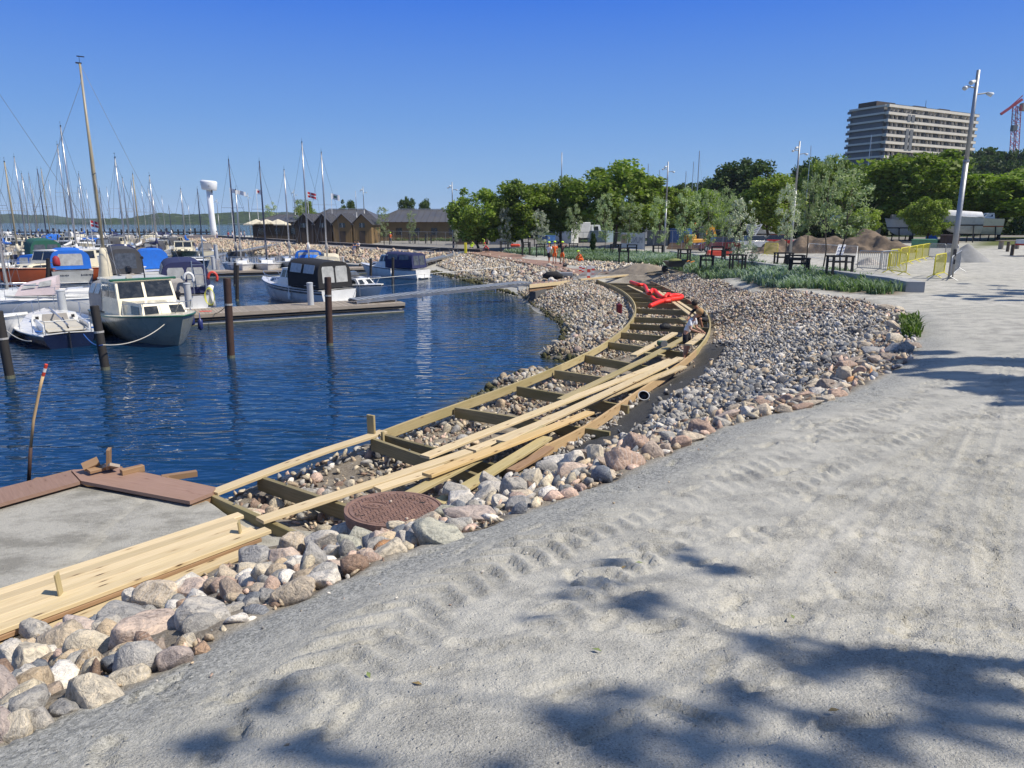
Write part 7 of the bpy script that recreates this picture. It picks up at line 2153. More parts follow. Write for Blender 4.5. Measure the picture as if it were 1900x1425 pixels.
# white tower: bent column, oval head with lettering
p = px_pt(396, 437, 178); p.z = .9; t = thing('control_tower', 'white harbour tower with leaning column and oval drum head', 'tower', p)
Hh = px_pt(396, 353, 178).z - p.z; Ht = px_pt(396, 336, 178).z - p.z; WT = M('tower_white', (.72, .74, .76), .45, var=.06, vs=.5)
dx = -(.9)
MB().loft([((.3, 0, -.5), .85), ((.12, 0, 2.0), .72), ((.0, 0, Hh * .5), .68), ((0, 0, Hh), .7)], 20).build('column', WT, t, smooth=True)
hd_ = MB(); rg = []
for z, r in ((Hh, 1.6), (Hh + .2, 1.85), (Ht - .3, 2.1), (Ht, 2.0), (Ht + .15, 1.5)): r *= .95; rg.append([Vector((dx * .0 + r * math.cos(a), r * .8 * math.sin(a), z - .12 * math.cos(a))) for a in [2 * math.pi * k / 32 for k in range(32)]])
hd_.rings(rg).build('drum_head', WT, t, smooth=True)
tm = text_mesh('~HAVN', .5, .01); tm.materials.clear(); tm.materials.append(M('dark_letters', (.1, .12, .15), .6))
MB().box((.7, -1.75, Hh + .9), (.7, .03, .06)).build('compass_mark', M('dark_letters'), t); MB().box((.7, -1.77, Hh + .9), (.06, .03, .45)).build('compass_mark', M('dark_letters'), t)
MB().tube((1.0, -.9, Hh - .6), (1.0, -.9, Hh + .1), .15, n=8).build('beacon', OUTB, t)
# low planter and steps near the tower
MB_ = MB().box((0, 0, .35), (9, 2, .7)); p = px_pt(365, 438, 165); o = MB_.build('planter', M('pink_concrete', (.42, .36, .32), .8)); o.location = (p.x, 165, .75); tag(o, 'long low pale planter wall left of the white tower', 'planter')

# ------------------------------------------------------------------ promenade steps along the far beach
t = thing('promenade', 'long curved timber promenade with dark step shadows above the far stone beach', 'promenade')
PP = smooth_path([at(x, y, z) for x, y, z in PROM], 26)
pl = M('promenade_boards', (.24, .215, .2), .8, var=.2, vs=1); pd = M('promenade_dark', (.06, .055, .055), .8)  # pale boards for deck and bench top, dark ones for fascia and steps
for k in range(25):
    a, b = PP[k], PP[k+1]; d = (b - a).normalized(); n = Vector((d.y, -d.x, 0)); n = n if n.y > 0 else -n
    MB().poly([(a.x, a.y, .95), (b.x, b.y, .95), (b.x + n.x * 3, b.y + n.y * 3, .95), (a.x + n.x * 3, a.y + n.y * 3, .95)][::(-1 if d.x < 0 else 1)], .12).build('deck_section', pl, t)
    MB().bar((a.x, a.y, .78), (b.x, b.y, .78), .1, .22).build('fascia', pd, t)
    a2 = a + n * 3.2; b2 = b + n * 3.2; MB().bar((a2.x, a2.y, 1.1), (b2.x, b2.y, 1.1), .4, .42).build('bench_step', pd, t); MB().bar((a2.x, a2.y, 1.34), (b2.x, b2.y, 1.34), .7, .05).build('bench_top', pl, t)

# finished brown boardwalk at the second bank
t = thing('finished_boardwalk', 'finished reddish brown boardwalk with pale edge where workers stand', 'boardwalk')
A_ = [at(x, y, 1.0) for x, y in [(862, 468), (900, 474), (950, 483), (1000, 492), (1040, 502), (1066, 508), (1110, 508)]]
Bk = [at(x, y, 1.0) for x, y in [(885, 463), (925, 467), (975, 474), (1030, 482), (1068, 490), (1095, 497), (1130, 500)]]
AA = smooth_path(A_, 80); BBk = smooth_path(Bk, 80)
for k in range(79):
    MB().poly([AA[k], AA[k].lerp(AA[k+1], .96), BBk[k].lerp(BBk[k+1], .96), BBk[k]], .04).build('deck_board', W_DK, t)
for k in range(0, 78, 13): MB().beam([(p.x, p.y - .02, .88) for p in AA[k:k+14]], .05, .24).build('edge_beam', W_BR, t)
# brown crosswise boards and open pit beyond
for k, (a, b, lab) in enumerate([((1092, 503), (1185, 500), 'dark red board lying past the far end of the frame'), ((1098, 506), (1165, 506), 'second reddish board past the far end of the frame')]):
    p = at(*a, 1.1); q = at(*b, 1.1); o = MB().beam([p, q], .2, .05).build('loose_board', W_DK); tag(o, lab, 'board', 'reddish boards at the far end')
for k, (a, b, lab) in enumerate([((1200, 509), (1230, 506), 'upper short pale offcut board left of the wheelbarrow'), ((1203, 512), (1240, 509), 'lower pale offcut board left of the wheelbarrow'), ((1206, 505), (1222, 502), 'broad pale offcut board beside the soil heap')]):
    p = gp(*a) + Vector((0, 0, .12)); q = gp(*b) + Vector((0, 0, .15)); o = MB().beam([p, q], .22, .045).build('loose_board', W_NEW); tag(o, lab, 'board', 'pale boards left of the wheelbarrow')

# ------------------------------------------------------------------ tower block on the hill
CONC = M('facade_cream', (.66, .60, .50), .8, var=.12, vs=.15, dirt=.1); GREYP = M('facade_grey', (.15, .155, .16), .8, var=.2, vs=.2)
Yc = 330; cn_ = px_pt(1645, 193, Yc); zt = cn_.z; fdir = Vector((59, 32, 0)).normalized(); sdir_ = Vector((-32, 59, 0)).normalized() if False else Vector((-.477, .879, 0))
t = thing('tower_block', 'long concrete tower block with cream balcony bands on the wooded hill', 'building', (cn_.x, cn_.y, 0), math.atan2(fdir.y, fdir.x))
LF_, WD, FH = 68, 18, 3.05; NF = 11
z0 = zt - NF * FH
MB().box((LF_ / 2, WD / 2 + .6, z0 / 2 + zt / 2 - 1), (LF_ - 1.4, WD - 1.6, zt - z0 + 2 - .4)).build('core', GREYP, t)
winm = M('far_window', (.035, .04, .05), .1, var=.5, vs=.3); curt = M('window_curtain', (.35, .34, .32), .7, var=.4, vs=.4)
for f in range(NF):
    z = zt - f * FH
    MB().box((LF_ / 2, -.6, z - .65), (LF_, 1.9, 1.25)).build('balcony_band', CONC, t)
    MB().box((-.15, WD / 2, z - .55), (.8, WD, .8)).build('side_band', CONC, t)
    MB().box((-.3, WD - .3, z - 1.6), (1.1, 1.6, 1.1)).build('corner_balcony', GREYP, t)
    MB().box((LF_ / 2, -1.58, z - .02), (LF_, .06, .08)).build('balcony_rail', OUTB, t)
    for k in range(22):
        x = 1.6 + k * (LF_ - 2.5) / 22
        if 4 <= k <= 5 and f not in (0, 2) and f < 6:
            MB().box((x + 1, -.9, z - 2.0), (2.2, 1.6, 2.9)).build('stair_panel', GREYP, t); continue
        w_ = MB().box((x + .9, -.02 + .12, z - 2.2), (1.9, .16, 1.8)).build('window', winm if (k * 7 + f * 3) % 4 else curt, t)
    for k in range(23):
        MB().box((1.2 + k * (LF_ - 2.5) / 22, -.5, z - 2.15), (.18, 1.2, 1.8)).build('balcony_divider', CONC if k % 3 else GREYP, t)
for x, w_, in ((6, 13), (31, 9), (50, 8)): MB().box((x, WD / 2, zt + .9), (w_, 9, 1.9)).build('roof_plant_room', DKW, t)
MB().tube((37, 6, zt), (37, 6, zt + 5), .1, n=4).build('roof_mast', OUTB, t)
# crane
RED = M('crane_red', (.42, .035, .05), .5); t = thing('tower_crane', 'red and white tower crane at the right edge above the wood', 'crane', px_pt(1882, 330, 420))
o_ = t.location.copy(); top = px_pt(1887, 196, 420) - o_; WHT = M('crane_white', (.6, .5, .5), .5)
b_ = MB()
for sx in (-1, 1):
    for sy in (-1, 1): b_.bar((sx * 1.6, sy * 1.6, -10), top + Vector((sx * 1.4, sy * 1.4, 0)), .32)
b_.build('mast_legs', RED, t)
n = 16
for k in range(n):
    a = Vector((0, 0, -10)).lerp(top, k / n); b = Vector((0, 0, -10)).lerp(top, (k + 1) / n); b_ = MB()
    for s in (-1, 1):
        b_.bar(a + Vector((-1.6, s * 1.6, 0)), b + Vector((1.6, s * 1.6, 0)), .22); b_.bar(a + Vector((s * 1.6, -1.6, 0)), b + Vector((s * 1.6, 1.6, 0)), .22)
        b_.bar(a + Vector((-1.6, s * 1.6, 0)), a + Vector((1.6, s * 1.6, 0)), .22)
    b_.build('lattice_bracing', RED if k % 2 else WHT, t)
j0 = px_pt(1896, 188, 420) - o_; j1 = px_pt(1857, 212, 420) - o_
b_ = MB(); b_.bar(j0 + Vector((0, 0, 1)), j1, 1.0, 1.3); b_.bar(j0 + Vector((0, 0, 3)), j1 + Vector((2, 0, 1.5)), .4); b_.build('folded_jib', RED, t)
MB().box(j0 + Vector((2, 0, -3)), (4, 3, 4)).build('counterweight', M('crane_concrete', (.4, .3, .2), .8), t); MB().box(top + Vector((-.5, -1, -12)), (2.4, 2.4, 3)).build('cab', GREYP, t)

# flags
def flagpole(px, pyb_, pyt, Y, label, kind):
    a = px_pt(px, pyb_, Y); b = px_pt(px, pyt, Y); zb = gz(a.x, Y); t = thing('flagpole', label, 'flagpole', (b.x, Y, zb), group='flagpoles at the clubhouse'); H = b.z - zb
    MB().tube((0, 0, 0), (0, 0, H), .07, .04, 8).build('pole', M('pole_white', (.75, .75, .75), .4), t)
    W_, h = 1.5, 1.0; pts = []
    rf = M('flag_red', (.55, .03, .04), .7); wf = M('flag_white', (.75, .75, .76), .7)
    def strip_(x0, x1, z0, z1, m, y=0, name='flag'):
        rg = []
        for i in range(9):
            x = x0 + (x1 - x0) * i / 8; dy = .12 * math.sin(x * 4) + y; dzz = -.25 * x; rg.append([Vector((x, dy, H + dzz - z0)), Vector((x, dy, H + dzz - z1))])
        return MB().rings(rg, False, False).build(name, m, t)
    if kind == 'dane':
        strip_(.05, W_, .05, h, rf); strip_(.48, .66, .05, h, wf, -.02, 'flag_cross'); strip_(.05, W_, .45, .62, wf, -.02, 'flag_cross')
    elif kind == 'long':
        strip_(.05, 3.2, .1, .9, wf)
    elif kind == 'blue':
        strip_(.05, W_, .05, h, wf); strip_(.4, 1.0, .3, .7, M('flag_emblem', (.1, .25, .15), .7), -.02, 'flag_emblem')
    elif kind == 'redwhite':
        strip_(.05, 1.1, .05, h, wf); strip_(.2, .6, .3, .7, rf, -.02, 'flag_emblem')
flagpole(570, 440, 355, 130, 'flagpole with red and white cross flag over the huts', 'dane')
flagpole(614, 440, 358, 130, 'flagpole with white flag bearing a small emblem', 'blue')
flagpole(475, 440, 350, 150, 'flagpole with small white and red flag near the parasols', 'redwhite')
flagpole(426, 440, 348, 150, 'flagpole with long white pennant beside the white tower', 'long')
flagpole(167, 440, 408, 118, 'short flagpole with cross flag among the far yachts', 'dane')

# ------------------------------------------------------------------ building yard under the trees
def car(label, px, py, L, m, rz, h=1.45, grp='cars parked behind the building site'):
    p = gp(px, py); t = thing('parked_car', label, 'car', p, R(rz), grp); w = .88
    prof = [(-.5, .35), (-.5, .85), (-.42, .95), (.1, .98), (.42, .88), (.5, .7), (.5, .35)]
    rg = []
    for y, k in ((-w, .97), (-w * .9, 1.0), (w * .9, 1.0), (w, .97)): rg.append([Vector((x * L * k, y, z * (1 if abs(y) < w else .96))) for x, z in prof])
    MB().rings(rg).build('body', m, t, angle=35)
    P = cabin_prism(-L * .4, L * .25, w * .93, w * .9, .9, h, .8, .35, .2); pmesh(P).build('glasshouse', GLASS, t); MB().poly([q + Vector((0, 0, .02)) for q in P[4:]], .05).build('roof', m, t)
    for sx in (-.31, .31):
        for sy in (-1, 1):
            wl = MB().tube((sx * L, sy * (w - .12), .32), (sx * L, sy * (w + .02), .32), .32, n=16).build('wheel', blackr, t); MB().tube((sx * L, sy * (w + .0), .32), (sx * L, sy * (w + .035), .32), .2, n=10).build('rim', steel, wl)
    for sy in (-.65, .65): MB().box((L * .49, sy, .72), (.08, .3, .14)).build('headlight', M('headlight', (.8, .8, .8), .1), t); MB().box((-L * .5, sy, .75), (.04, .25, .2)).build('tail_light', M('tail_light', (.4, .02, .02), .3), t)
    return t
car('dark red estate car behind the tree guards, windscreen shining', 1330, 467, 4.4, M('car_darkred', (.10, .012, .018), .25, coat=.8), 185); car('silver car behind the shrub, right of the dark red estate', 1388, 464, 4.2, M('car_silver', (.45, .46, .48), .3, .5, coat=.8), 195); car('bright red car at the left foot of the earth mound', 1432, 462, 4.3, M('car_red', (.45, .015, .02), .25, coat=.8), 170)
def container(label, px0, px1, pyb, pyt, m, depth=2.4, name='container', rz=0):
    a = gp(px0, pyb); b = gp(px1, pyb); H = zat(a, pyt) - a.z; W = (b - a).length; t = thing(name, label, 'container', a, math.atan2(b.y - a.y, b.x - a.x))
    rg = []; n = max(6, int(W / .28) * 2)
    ptsf = []
    for i in range(n + 1): ptsf.append((W * i / n, -.04 if i % 2 else .0))
    b_ = MB(); b_.rings([[Vector((x, y, z)) for x, y in ptsf] + [Vector((W, depth, z)), Vector((0, depth, z))] for z in (.12, H - .08)]); b_.build('corrugated_wall', m, t)
    MB().box((W / 2, depth / 2 - .05, H - .04), (W + .06, depth + .1, .09)).build('top_frame', m, t); MB().box((W / 2, depth / 2 - .05, .06), (W + .06, depth + .1, .12)).build('bottom_frame', m, t)
    return t
cb = M('container_blue', (.03, .10, .30), .5, var=.2); cg = M('container_green', (.10, .26, .14), .5, var=.2); cw = M('cabin_white', (.6, .61, .6), .5, var=.12, dirt=.15)
container('blue container with yellow stickers behind the third lamp post', 1242, 1268, 456, 424, cb); container('green skip behind the yellow barriers', 1690, 1738, 460, 444, cg); container('dark blue container behind the grey bins, under the second tree', 905, 965, 446, 424, M('container_navy', (.015, .03, .09), .6))
container('blue container between the saplings, left of the tall pole', 998, 1016, 454, 437, cb); container('dark brown shed container left of the boats on stands', 1742, 1776, 460, 436, M('container_brown', (.05, .03, .025), .7)); container('bright blue covered crate beside the green skip', 1717, 1739, 447, 436, M('crate_blue', (.02, .16, .6), .6))
container('grey service cabin with white roof left of the lamp post', 1200, 1238, 456, 428, M('cabin_grey', (.2, .21, .22), .6)); container('white site cabin behind the tallest tree trunk', 1030, 1060, 452, 424, cw); container('grey bins pushed together behind the grasses, left block', 908, 930, 454, 440, steel, 1.2); container('grey bins pushed together behind the grasses, right block', 930, 950, 454, 444, steel, 1.2)
container('pale blue and white cabin left of the boats', 1090, 1125, 450, 428, M('cabin_blue', (.2, .28, .33), .6))
def truck(label, px, py, m, rz=10, s=1.0):
    p = gp(px, py); t = thing('truck', label, 'truck', p, R(rz)); MB().box((-1.2, 0, 1.9 * s), (4.6 * s, 2.3, 2.4 * s), bev=.06).build('box_body', m, t)
    P = cabin_prism(1.3 * s, 3.2 * s, 1.1, 1.05, .6, 2.7 * s, .5, 0, .06); pmesh(P).build('cab', m, t); pane(P, 'front', .08, .92, .5, .92).build('windscreen', GLASS, t)
    for f in ('left', 'right'): pane(P, f, .25, .75, .5, .9).build('window', GLASS, t)
    MB().box((.6, 0, .55), (5.6 * s, 1.0, .2)).build('chassis', blackr, t)
    for x in (-2.4, -.9, 2.3):
        for sy in (-1, 1): MB().tube((x * s, sy * .95, .45), (x * s, sy * 1.15, .45), .45, n=14).build('wheel', blackr, t)
truck('white box truck standing behind the tall pole', 1078, 450, cw, 15); truck('white van truck beyond the banner', 1215, 449, cw, 175, .85)
# excavator
p = gp(1290, 459); t = thing('excavator', 'small yellow excavator with folded arm behind the saplings', 'excavator', p, R(20)); EY = M('machine_yellow', (.6, .28, .01), .45, dirt=.2)
for s in (-1, 1): MB().loft([((-1.2, s * .8, .3), .3), ((1.2, s * .8, .3), .3)], 10).build('track', blackr, t); 
MB().box((0, 0, .75), (2.2, 1.7, .5), bev=.08).build('upper_body', EY, t); MB().box((-.8, 0, 1.2), (.9, 1.6, .6), bev=.15).build('engine_cover', EY, t); P = cabin_prism(-.1, 1.0, .75, .7, 1.0, 2.5, .2, 0, .05); pmesh(P).build('cab', blackr, t)
for f in ('front', 'left', 'right'): pane(P, f, .1, .9, .3, .92).build('window', GLASS, t)
MB().bar((.9, .5, 1.0), (2.6, .5, 2.4), .28, .35).build('boom', EY, t); MB().bar((2.6, .5, 2.4), (3.2, .5, .9), .2, .26).build('stick', EY, t); MB().add([(2.9, .2, .9), (3.5, .2, .8), (3.3, .2, .2), (2.9, .2, .3), (2.9, .8, .9), (3.5, .8, .8), (3.3, .8, .2), (2.9, .8, .3)], [(0, 1, 2, 3), (7, 6, 5, 4), (0, 4, 5, 1), (1, 5, 6, 2), (2, 6, 7, 3)]).build('bucket', EY, t)
MB().box((-.1, 0, 2.7), (.2, .2, .3)).build('beacon', M('beacon_orange', (.7, .15, .02), .4), t)
# lift arm
p = gp(1392, 458); t = thing('boom_lift', 'white lattice lifting arm raised above the silver car', 'lift', p); A = px_pt(1388, 448, p.y) - p; B = px_pt(1408, 416, p.y) - p
for k, off in enumerate((-.35, .35)): MB().bar(A + Vector((off, 0, 0)), B + Vector((off, 0, 0)), .12).build('arm_beam', cw, t)
for k in range(6): MB().bar(A.lerp(B, k / 6) + Vector((-.35, 0, 0)), A.lerp(B, (k + 1) / 6) + Vector((.35, 0, 0)), .08).build('arm_brace', cw, t)
MB().box(A + Vector((0, 0, -.5)), (1.6, 1.4, 1.0), bev=.1).build('base', cw, t)
# banner seen from behind
p = gp(1152, 465); q = gp(1195, 467); H = 1.95; d = q - p; t = thing('site_banner', 'white building site banner on the fence, its big dark letters mirrored', 'banner', p, math.atan2(d.y, d.x)); L_ = math.hypot(d.x, d.y)
MB().box((L_ / 2, 0, H / 2 + .15), (L_, .04, H - .2)).build('banner_cloth', M('banner_white', (.55, .54, .52), .7, var=.15, vs=2), t)
MB().box((L_ * .14, -.025, H / 2 + .35), (L_ * .26, .02, H * .5)).build('printed_picture', M('banner_picture', (.45, .3, .18), .7, var=.6, vs=3), t)
tm = text_mesh('MUNCK', .95, .004); tm.materials.clear(); tm.materials.append(M('banner_letters', (.16, .17, .2), .6)); o = link(tm, 'banner_lettering', t); o.rotation_euler = (R(90), 0, 0); o.scale = (-.78, 1, 1); o.location = (L_ * .62, -.03, H * .62)
for x in (0, L_): MB().tube((x, .03, 0), (x, .03, 2.4), .03, n=6).build('fence_post', steel, t)
# site fence panels in the background
def site_fence(px0, py0, px1, py1, n, label, H=2.0):
    a = gp(px0, py0); b = gp(px1, py1); t = thing('site_fence', label, 'fence', a); d = b - a
    for k in range(n):
        p0 = d * (k / n); p1 = d * ((k + 1) / n)
        pn = MB().loft([(p0 + Vector((0, 0, .1)), .025), (p0 + Vector((0, 0, H)), .025), (p1 + Vector((0, 0, H)), .025), (p1 + Vector((0, 0, .1)), .025), (p0 + Vector((0, 0, .1)), .025)], 4).build('fence_panel', steel, t)
        b_ = MB(); m_ = 10
        for j in range(1, m_): b_.tube(p0.lerp(p1, j / m_) + Vector((0, 0, .1)), p0.lerp(p1, j / m_) + Vector((0, 0, H)), .006, n=3, cap=False)
        b_.build('fence_wires', steel, pn)
site_fence(640, 448, 845, 457, 14, 'wire mesh site fence in front of the clubhouse'); site_fence(960, 455, 1150, 465, 10, 'wire mesh site fence before the site cabins'); site_fence(1196, 467, 1340, 470, 8, 'wire mesh site fence right of the banner', 2.2)
# pile of logs and rusty material
for k in range(4):
    p = gp(1238 + 2 * k, 464 - k) + Vector((0, 0, .2 + .12 * k)); q = gp(1312 - 3 * k, 466 - k) + Vector((0, 0, .2 + .12 * k)); o = MB().beam([p, q], .25, .2).build('timber_balk', W_BR); tag(o, ['lowest brown balk of the pile behind the saplings', 'second balk of the brown pile behind the saplings', 'third balk of the brown pile behind the saplings', 'topmost balk of the brown pile behind the saplings'][k], 'balk', 'brown balks behind the saplings')
# boats on stands
def boat_on_stand(label, px, pyb, L, rz, mh, z, tarp=None, mbot=G_ANTI, cab=None):
    p = gp(px, pyb); t = thing('stored_boat', label, 'boat', (p.x, p.y, p.z + z), R(rz), 'boats laid up on stands under the trees'); S, rr = mk_hull(t, L, L * .33, 1.0, 1.3, .7, mh, G_WHITE, keel=.9, flare=.8, boot=mbot)
    if tarp: hood(t, tarp, -L * .45, L * .42, L * .16, L * .08, 1.0, .55, .8, wins=(), name='tarpaulin', sq=1.6)
    else: P = cabin_prism(-L * .2, L * .25, L * .12, L * .08, 1.0, 1.7, .6, .1, .1); pmesh(P).build('coachroof', G_WHITE, t); [pane(P, f, .15, .85, .35, .75).build('window', GLASS, t) for f in ('left', 'right')]
    for x in (-L * .25, L * .2):
        for s in (1, -1): MB().bar((x, s * L * .2, -z), (x, s * L * .13, .1), .1).build('stand_leg', blackr, t)
boat_on_stand('grey hulled boat under a white tarpaulin on a stand, behind the nearest lamp post', 1780, 450, 4.2, 170, G_GREY, 1.9, C_WHITE); boat_on_stand('cream boat with orange bottom on a stand, right of the white tarpaulin', 1824, 447, 3.9, 175, G_CREAM, 1.7, None, M('antifoul_orange', (.45, .12, .03), .7))
boat_on_stand('dark hulled boat on a stand above the earth mound', 1550, 446, 4.6, 180, G_NAVY, 1.7, None); boat_on_stand('white boat on a stand behind the earth mound peak', 1600, 446, 4.4, 175, G_WHITE, 1.6, C_GREY); boat_on_stand('white boat on a stand half hidden by the low bright tree', 1672, 447, 4.2, 185, G_WHITE, 1.6, C_WHITE); boat_on_stand('white domed boat behind the red car', 1412, 452, 3.63, 180, G_WHITE, 1.1, C_WHITE)
# masts of laid up yachts
for px, yt, Y, lab, rr in [(1298, 280, 118, 'tall pale mast with stay in the boatyard, rightmost of the group', .1), (1287, 300, 125, 'mast just left of the tall pale mast', .07), (1273, 318, 125, 'short dark mast in the boatyard group', .07), (1203, 304, 120, 'boatyard mast above the yellow green tree', .08), (1188, 318, 125, 'short dark mast right of the tallest tree', .07), (1224, 315, 125, 'thin mast left of the third lamp post top', .06), (1617, 250, 120, 'plain mast standing before the tower block foot', .07), (1755, 288, 118, 'plain mast before the hill wood', .07), (1505, 270, 115, 'thin mast right of the second lamp post top', .06)]:
    p = px_pt(px, yt, Y); b = gz(p.x, Y); t = thing('boatyard_mast', lab, 'mast', (p.x, Y, b), group='masts of yachts laid up ashore'); MB().loft([((0, 0, 0), rr), ((0, 0, p.z - b), rr * .7)], 6).build('mast_tube', MAST_AL, t); MB().tube((0, 0, p.z - b), (1.6, 0, b * 0 + 2), .012, n=3).build('stay', steel, t)
# parkland at the right edge
p = gp(1871, 462); t = thing('picnic_table', 'low wooden picnic table on the lawn at the right', 'table', p); MB().box((0, 0, .72), (2.0, .7, .06)).build('table_top', W_OLD, t); [MB().box((x, 0, .35), (.12, .5, .7)).build('leg', W_OLD, t) for x in (-.7, .7)]
for px, py, lab in [(1877, 474, 'short dark wooden bollard on the lawn, nearer one'), (1869, 467, 'short dark wooden bollard beside the picnic table')]:
    p = gp(px, py); o = MB().tube((0, 0, 0), (0, 0, .8), .12, n=10).build('bollard', BARK); o.location = p; tag(o, lab, 'bollard')
p = gp(1926, 475); t = thing('trailer', 'red flatbed trailer corner at the right edge', 'trailer', p); MB().box((0, 0, .8), (2.4, 1.6, .12)).build('platform', M('car_red'), t); MB().box((0, 0, 1.0), (2.4, 1.6, .28)).build('load', cw, t); [MB().tube((0, s * .8, .35), (0, s * .95, .35), .35, n=12).build('wheel', blackr, t) for s in (-1, 1)]

# ------------------------------------------------------------------ people
TMP = bpy.data.scenes.new('workbench')
def skinned(name, pts, edges, rads, m, parent, root=0, sub=2):
    me = bpy.data.meshes.new(name); me.from_pydata([tuple(p) for p in pts], edges, [])
    o = bpy.data.objects.new(name, me); TMP.collection.objects.link(o)
    sk = o.modifiers.new('skin', 'SKIN'); sk.use_smooth_shade = True; sk.branch_smoothing = .6
    for i, v in enumerate(me.skin_vertices[0].data):
        r = rads[i]; v.radius = r if hasattr(r, '__len__') else (r, r); v.use_root = (i == root)
    ss = o.modifiers.new('sub', 'SUBSURF'); ss.levels = ss.render_levels = sub
    vl = TMP.view_layers[0]; vl.update(); dg = vl.depsgraph; nm = bpy.data.meshes.new_from_object(o.evaluated_get(dg))
    bpy.data.objects.remove(o)
    nm.materials.clear(); nm.materials.append(m)
    nm.polygons.foreach_set('use_smooth', np.ones(len(nm.polygons), dtype=bool))
    return link(nm, name, parent)
SKIN = M('skin', (.52, .28, .18), .55, var=.08); SKIN2 = M('skin_tanned', (.40, .19, .11), .55, var=.08)
def person(label, loc, rz, J, shirt, trousers, hair=None, helmet=None, shoes=None, s=1.0, short=True, sleeves='short', skin=SKIN, vest=None):
    """J: joints in metres, x = facing direction, y = left"""
    t = thing('person', label, 'person', loc, rz); t.scale = (s,) * 3
    V = {k: Vector(v) for k, v in J.items()}
    mid = (V['hl'] + V['hr']) / 2; neck = V['neck']; head = V['head']
    names = ['pelvis', 'waist', 'chest', 'neckb', 'neckt', 'jaw', 'skull', 'crown', 'hl', 'kl', 'al', 'tl', 'hr', 'kr', 'ar', 'tr', 'sl', 'el', 'wl', 'gl', 'sr', 'er', 'wr', 'gr']
    up = (head - neck).normalized(); f = V.get('face', Vector((1, 0, 0))).normalized()
    P = dict(pelvis=mid, waist=mid.lerp(neck, .35), chest=mid.lerp(neck, .72), neckb=neck, neckt=neck + up * .07, jaw=neck + up * .13 + f * .03, skull=neck + up * .22, crown=neck + up * .29)
    for k in ('hl', 'kl', 'al', 'tl', 'hr', 'kr', 'ar', 'tr', 'sl', 'el', 'wl', 'sr', 'er', 'wr'):
        P[k] = V[k]
    for a in 'lr':
        P['g' + a] = V['w' + a] + (V['w' + a] - V['e' + a]).normalized() * .07
    rad = dict(pelvis=(.13, .1), waist=(.125, .095), chest=(.155, .105), neckb=.062, neckt=.052, jaw=.07, skull=.088, crown=.055, hl=.09, kl=.058, al=.037, tl=.04, hr=.09, kr=.058, ar=.037, tr=.04, sl=.055, el=.04, wl=.027, gl=.035, sr=.055, er=.04, wr=.027, gr=.035)
    idx = {n: i for i, n in enumerate(names)}
    E = [('pelvis', 'waist'), ('waist', 'chest'), ('chest', 'neckb'), ('neckb', 'neckt'), ('neckt', 'jaw'), ('jaw', 'skull'), ('skull', 'crown'), ('pelvis', 'hl'), ('hl', 'kl'), ('kl', 'al'), ('al', 'tl'), ('pelvis', 'hr'), ('hr', 'kr'), ('kr', 'ar'), ('ar', 'tr'), ('chest', 'sl'), ('sl', 'el'), ('el', 'wl'), ('wl', 'gl'), ('chest', 'sr'), ('sr', 'er'), ('er', 'wr'), ('wr', 'gr')]
    skinned('body', [P[n] for n in names], [(idx[a], idx[b]) for a, b in E], [rad[n] for n in names], skin, t)
    # fingers
    for a in 'lr':
        d = (P['g' + a] - P['w' + a]).normalized(); side = d.cross(Vector((0, 0, 1)));
        if side.length < .1: side = Vector((0, 1, 0))
        side.normalize(); pl_ = side.cross(d)
        b_ = MB()
        for k, L in enumerate((.062, .075, .072, .055)):
            r0 = P['g' + a] + d * .02 + side * (.027 - .018 * k); b_.loft([(r0, .0095), (r0 + d * L * .5 - pl_ * .006, .009), (r0 + d * L * .8 - pl_ * .028, .007)], 6)
        r0 = P['w' + a] + d * .03 + side * .03; b_.loft([(r0, .011), (r0 + side * .03 + d * .03, .01), (r0 + side * .035 + d * .06, .008)], 6)
        b_.build('fingers', skin, t, smooth=True)
    # shirt
    q = {n: P[n] for n in ('pelvis', 'waist', 'chest')}; up_ = (P['neckb'] - P['chest']).normalized()
    pts = [mid + (mid - P['waist']).normalized() * .07, P['waist'], P['chest'], P['chest'].lerp(P['neckb'], .72)]; rr = [(.165, .135), (.15, .12), (.17, .122), (.085, .08)]; ed = [(0, 1), (1, 2), (2, 3)]
    for a in 'lr':
        n0 = len(pts); pts.append(P['s' + a]); rr.append(.07); ed.append((2, n0)); e = P['s' + a].lerp(P['e' + a], .75 if sleeves == 'short' else 1.0); pts.append(e); rr.append(.062); ed.append((n0, n0 + 1))
        if sleeves == 'long': pts.append(P['e' + a].lerp(P['w' + a], .85)); rr.append(.042); ed.append((n0 + 1, n0 + 2))
    skinned('shirt', pts, ed, rr, shirt, t)
    pts = [mid + (P['waist'] - mid) * .35, mid + (mid - P['waist']).normalized() * .02]; rr = [(.145, .115), (.15, .12)]; ed = [(0, 1)]
    for a in 'lr':
        n0 = len(pts); kk = .9 if short else 1.0; pts += [P['h' + a], P['h' + a].lerp(P['k' + a], kk)]; rr += [.105, .085]; ed += [(1, n0), (n0, n0 + 1)]
        if not short: pts.append(P['k' + a].lerp(P['a' + a], .9)); rr.append(.06); ed.append((n0 + 1, n0 + 2))
    skinned('trousers', pts, ed, rr, trousers, t)
    for a in 'lr':
        d = (P['t' + a] - P['a' + a]); d.z = 0; d = d.normalized() if d.length > .01 else Vector((1, 0, 0)); ft = P['a' + a]
        MB().loft([(ft - d * .07 + Vector((0, 0, -.04)), .04), (ft + Vector((0, 0, -.03)), .052), (ft + d * .1 + Vector((0, 0, -.05)), .045), (ft + d * .17 + Vector((0, 0, -.055)), .03)], 8).build('shoe', shoes or OUTB, t, smooth=True)
    c = P['skull']
    if hair: MB().ball(c - f * .03 + up * .035, .122, 12, 8, (1, .95, .95)).build('hair', hair, t, smooth=True)
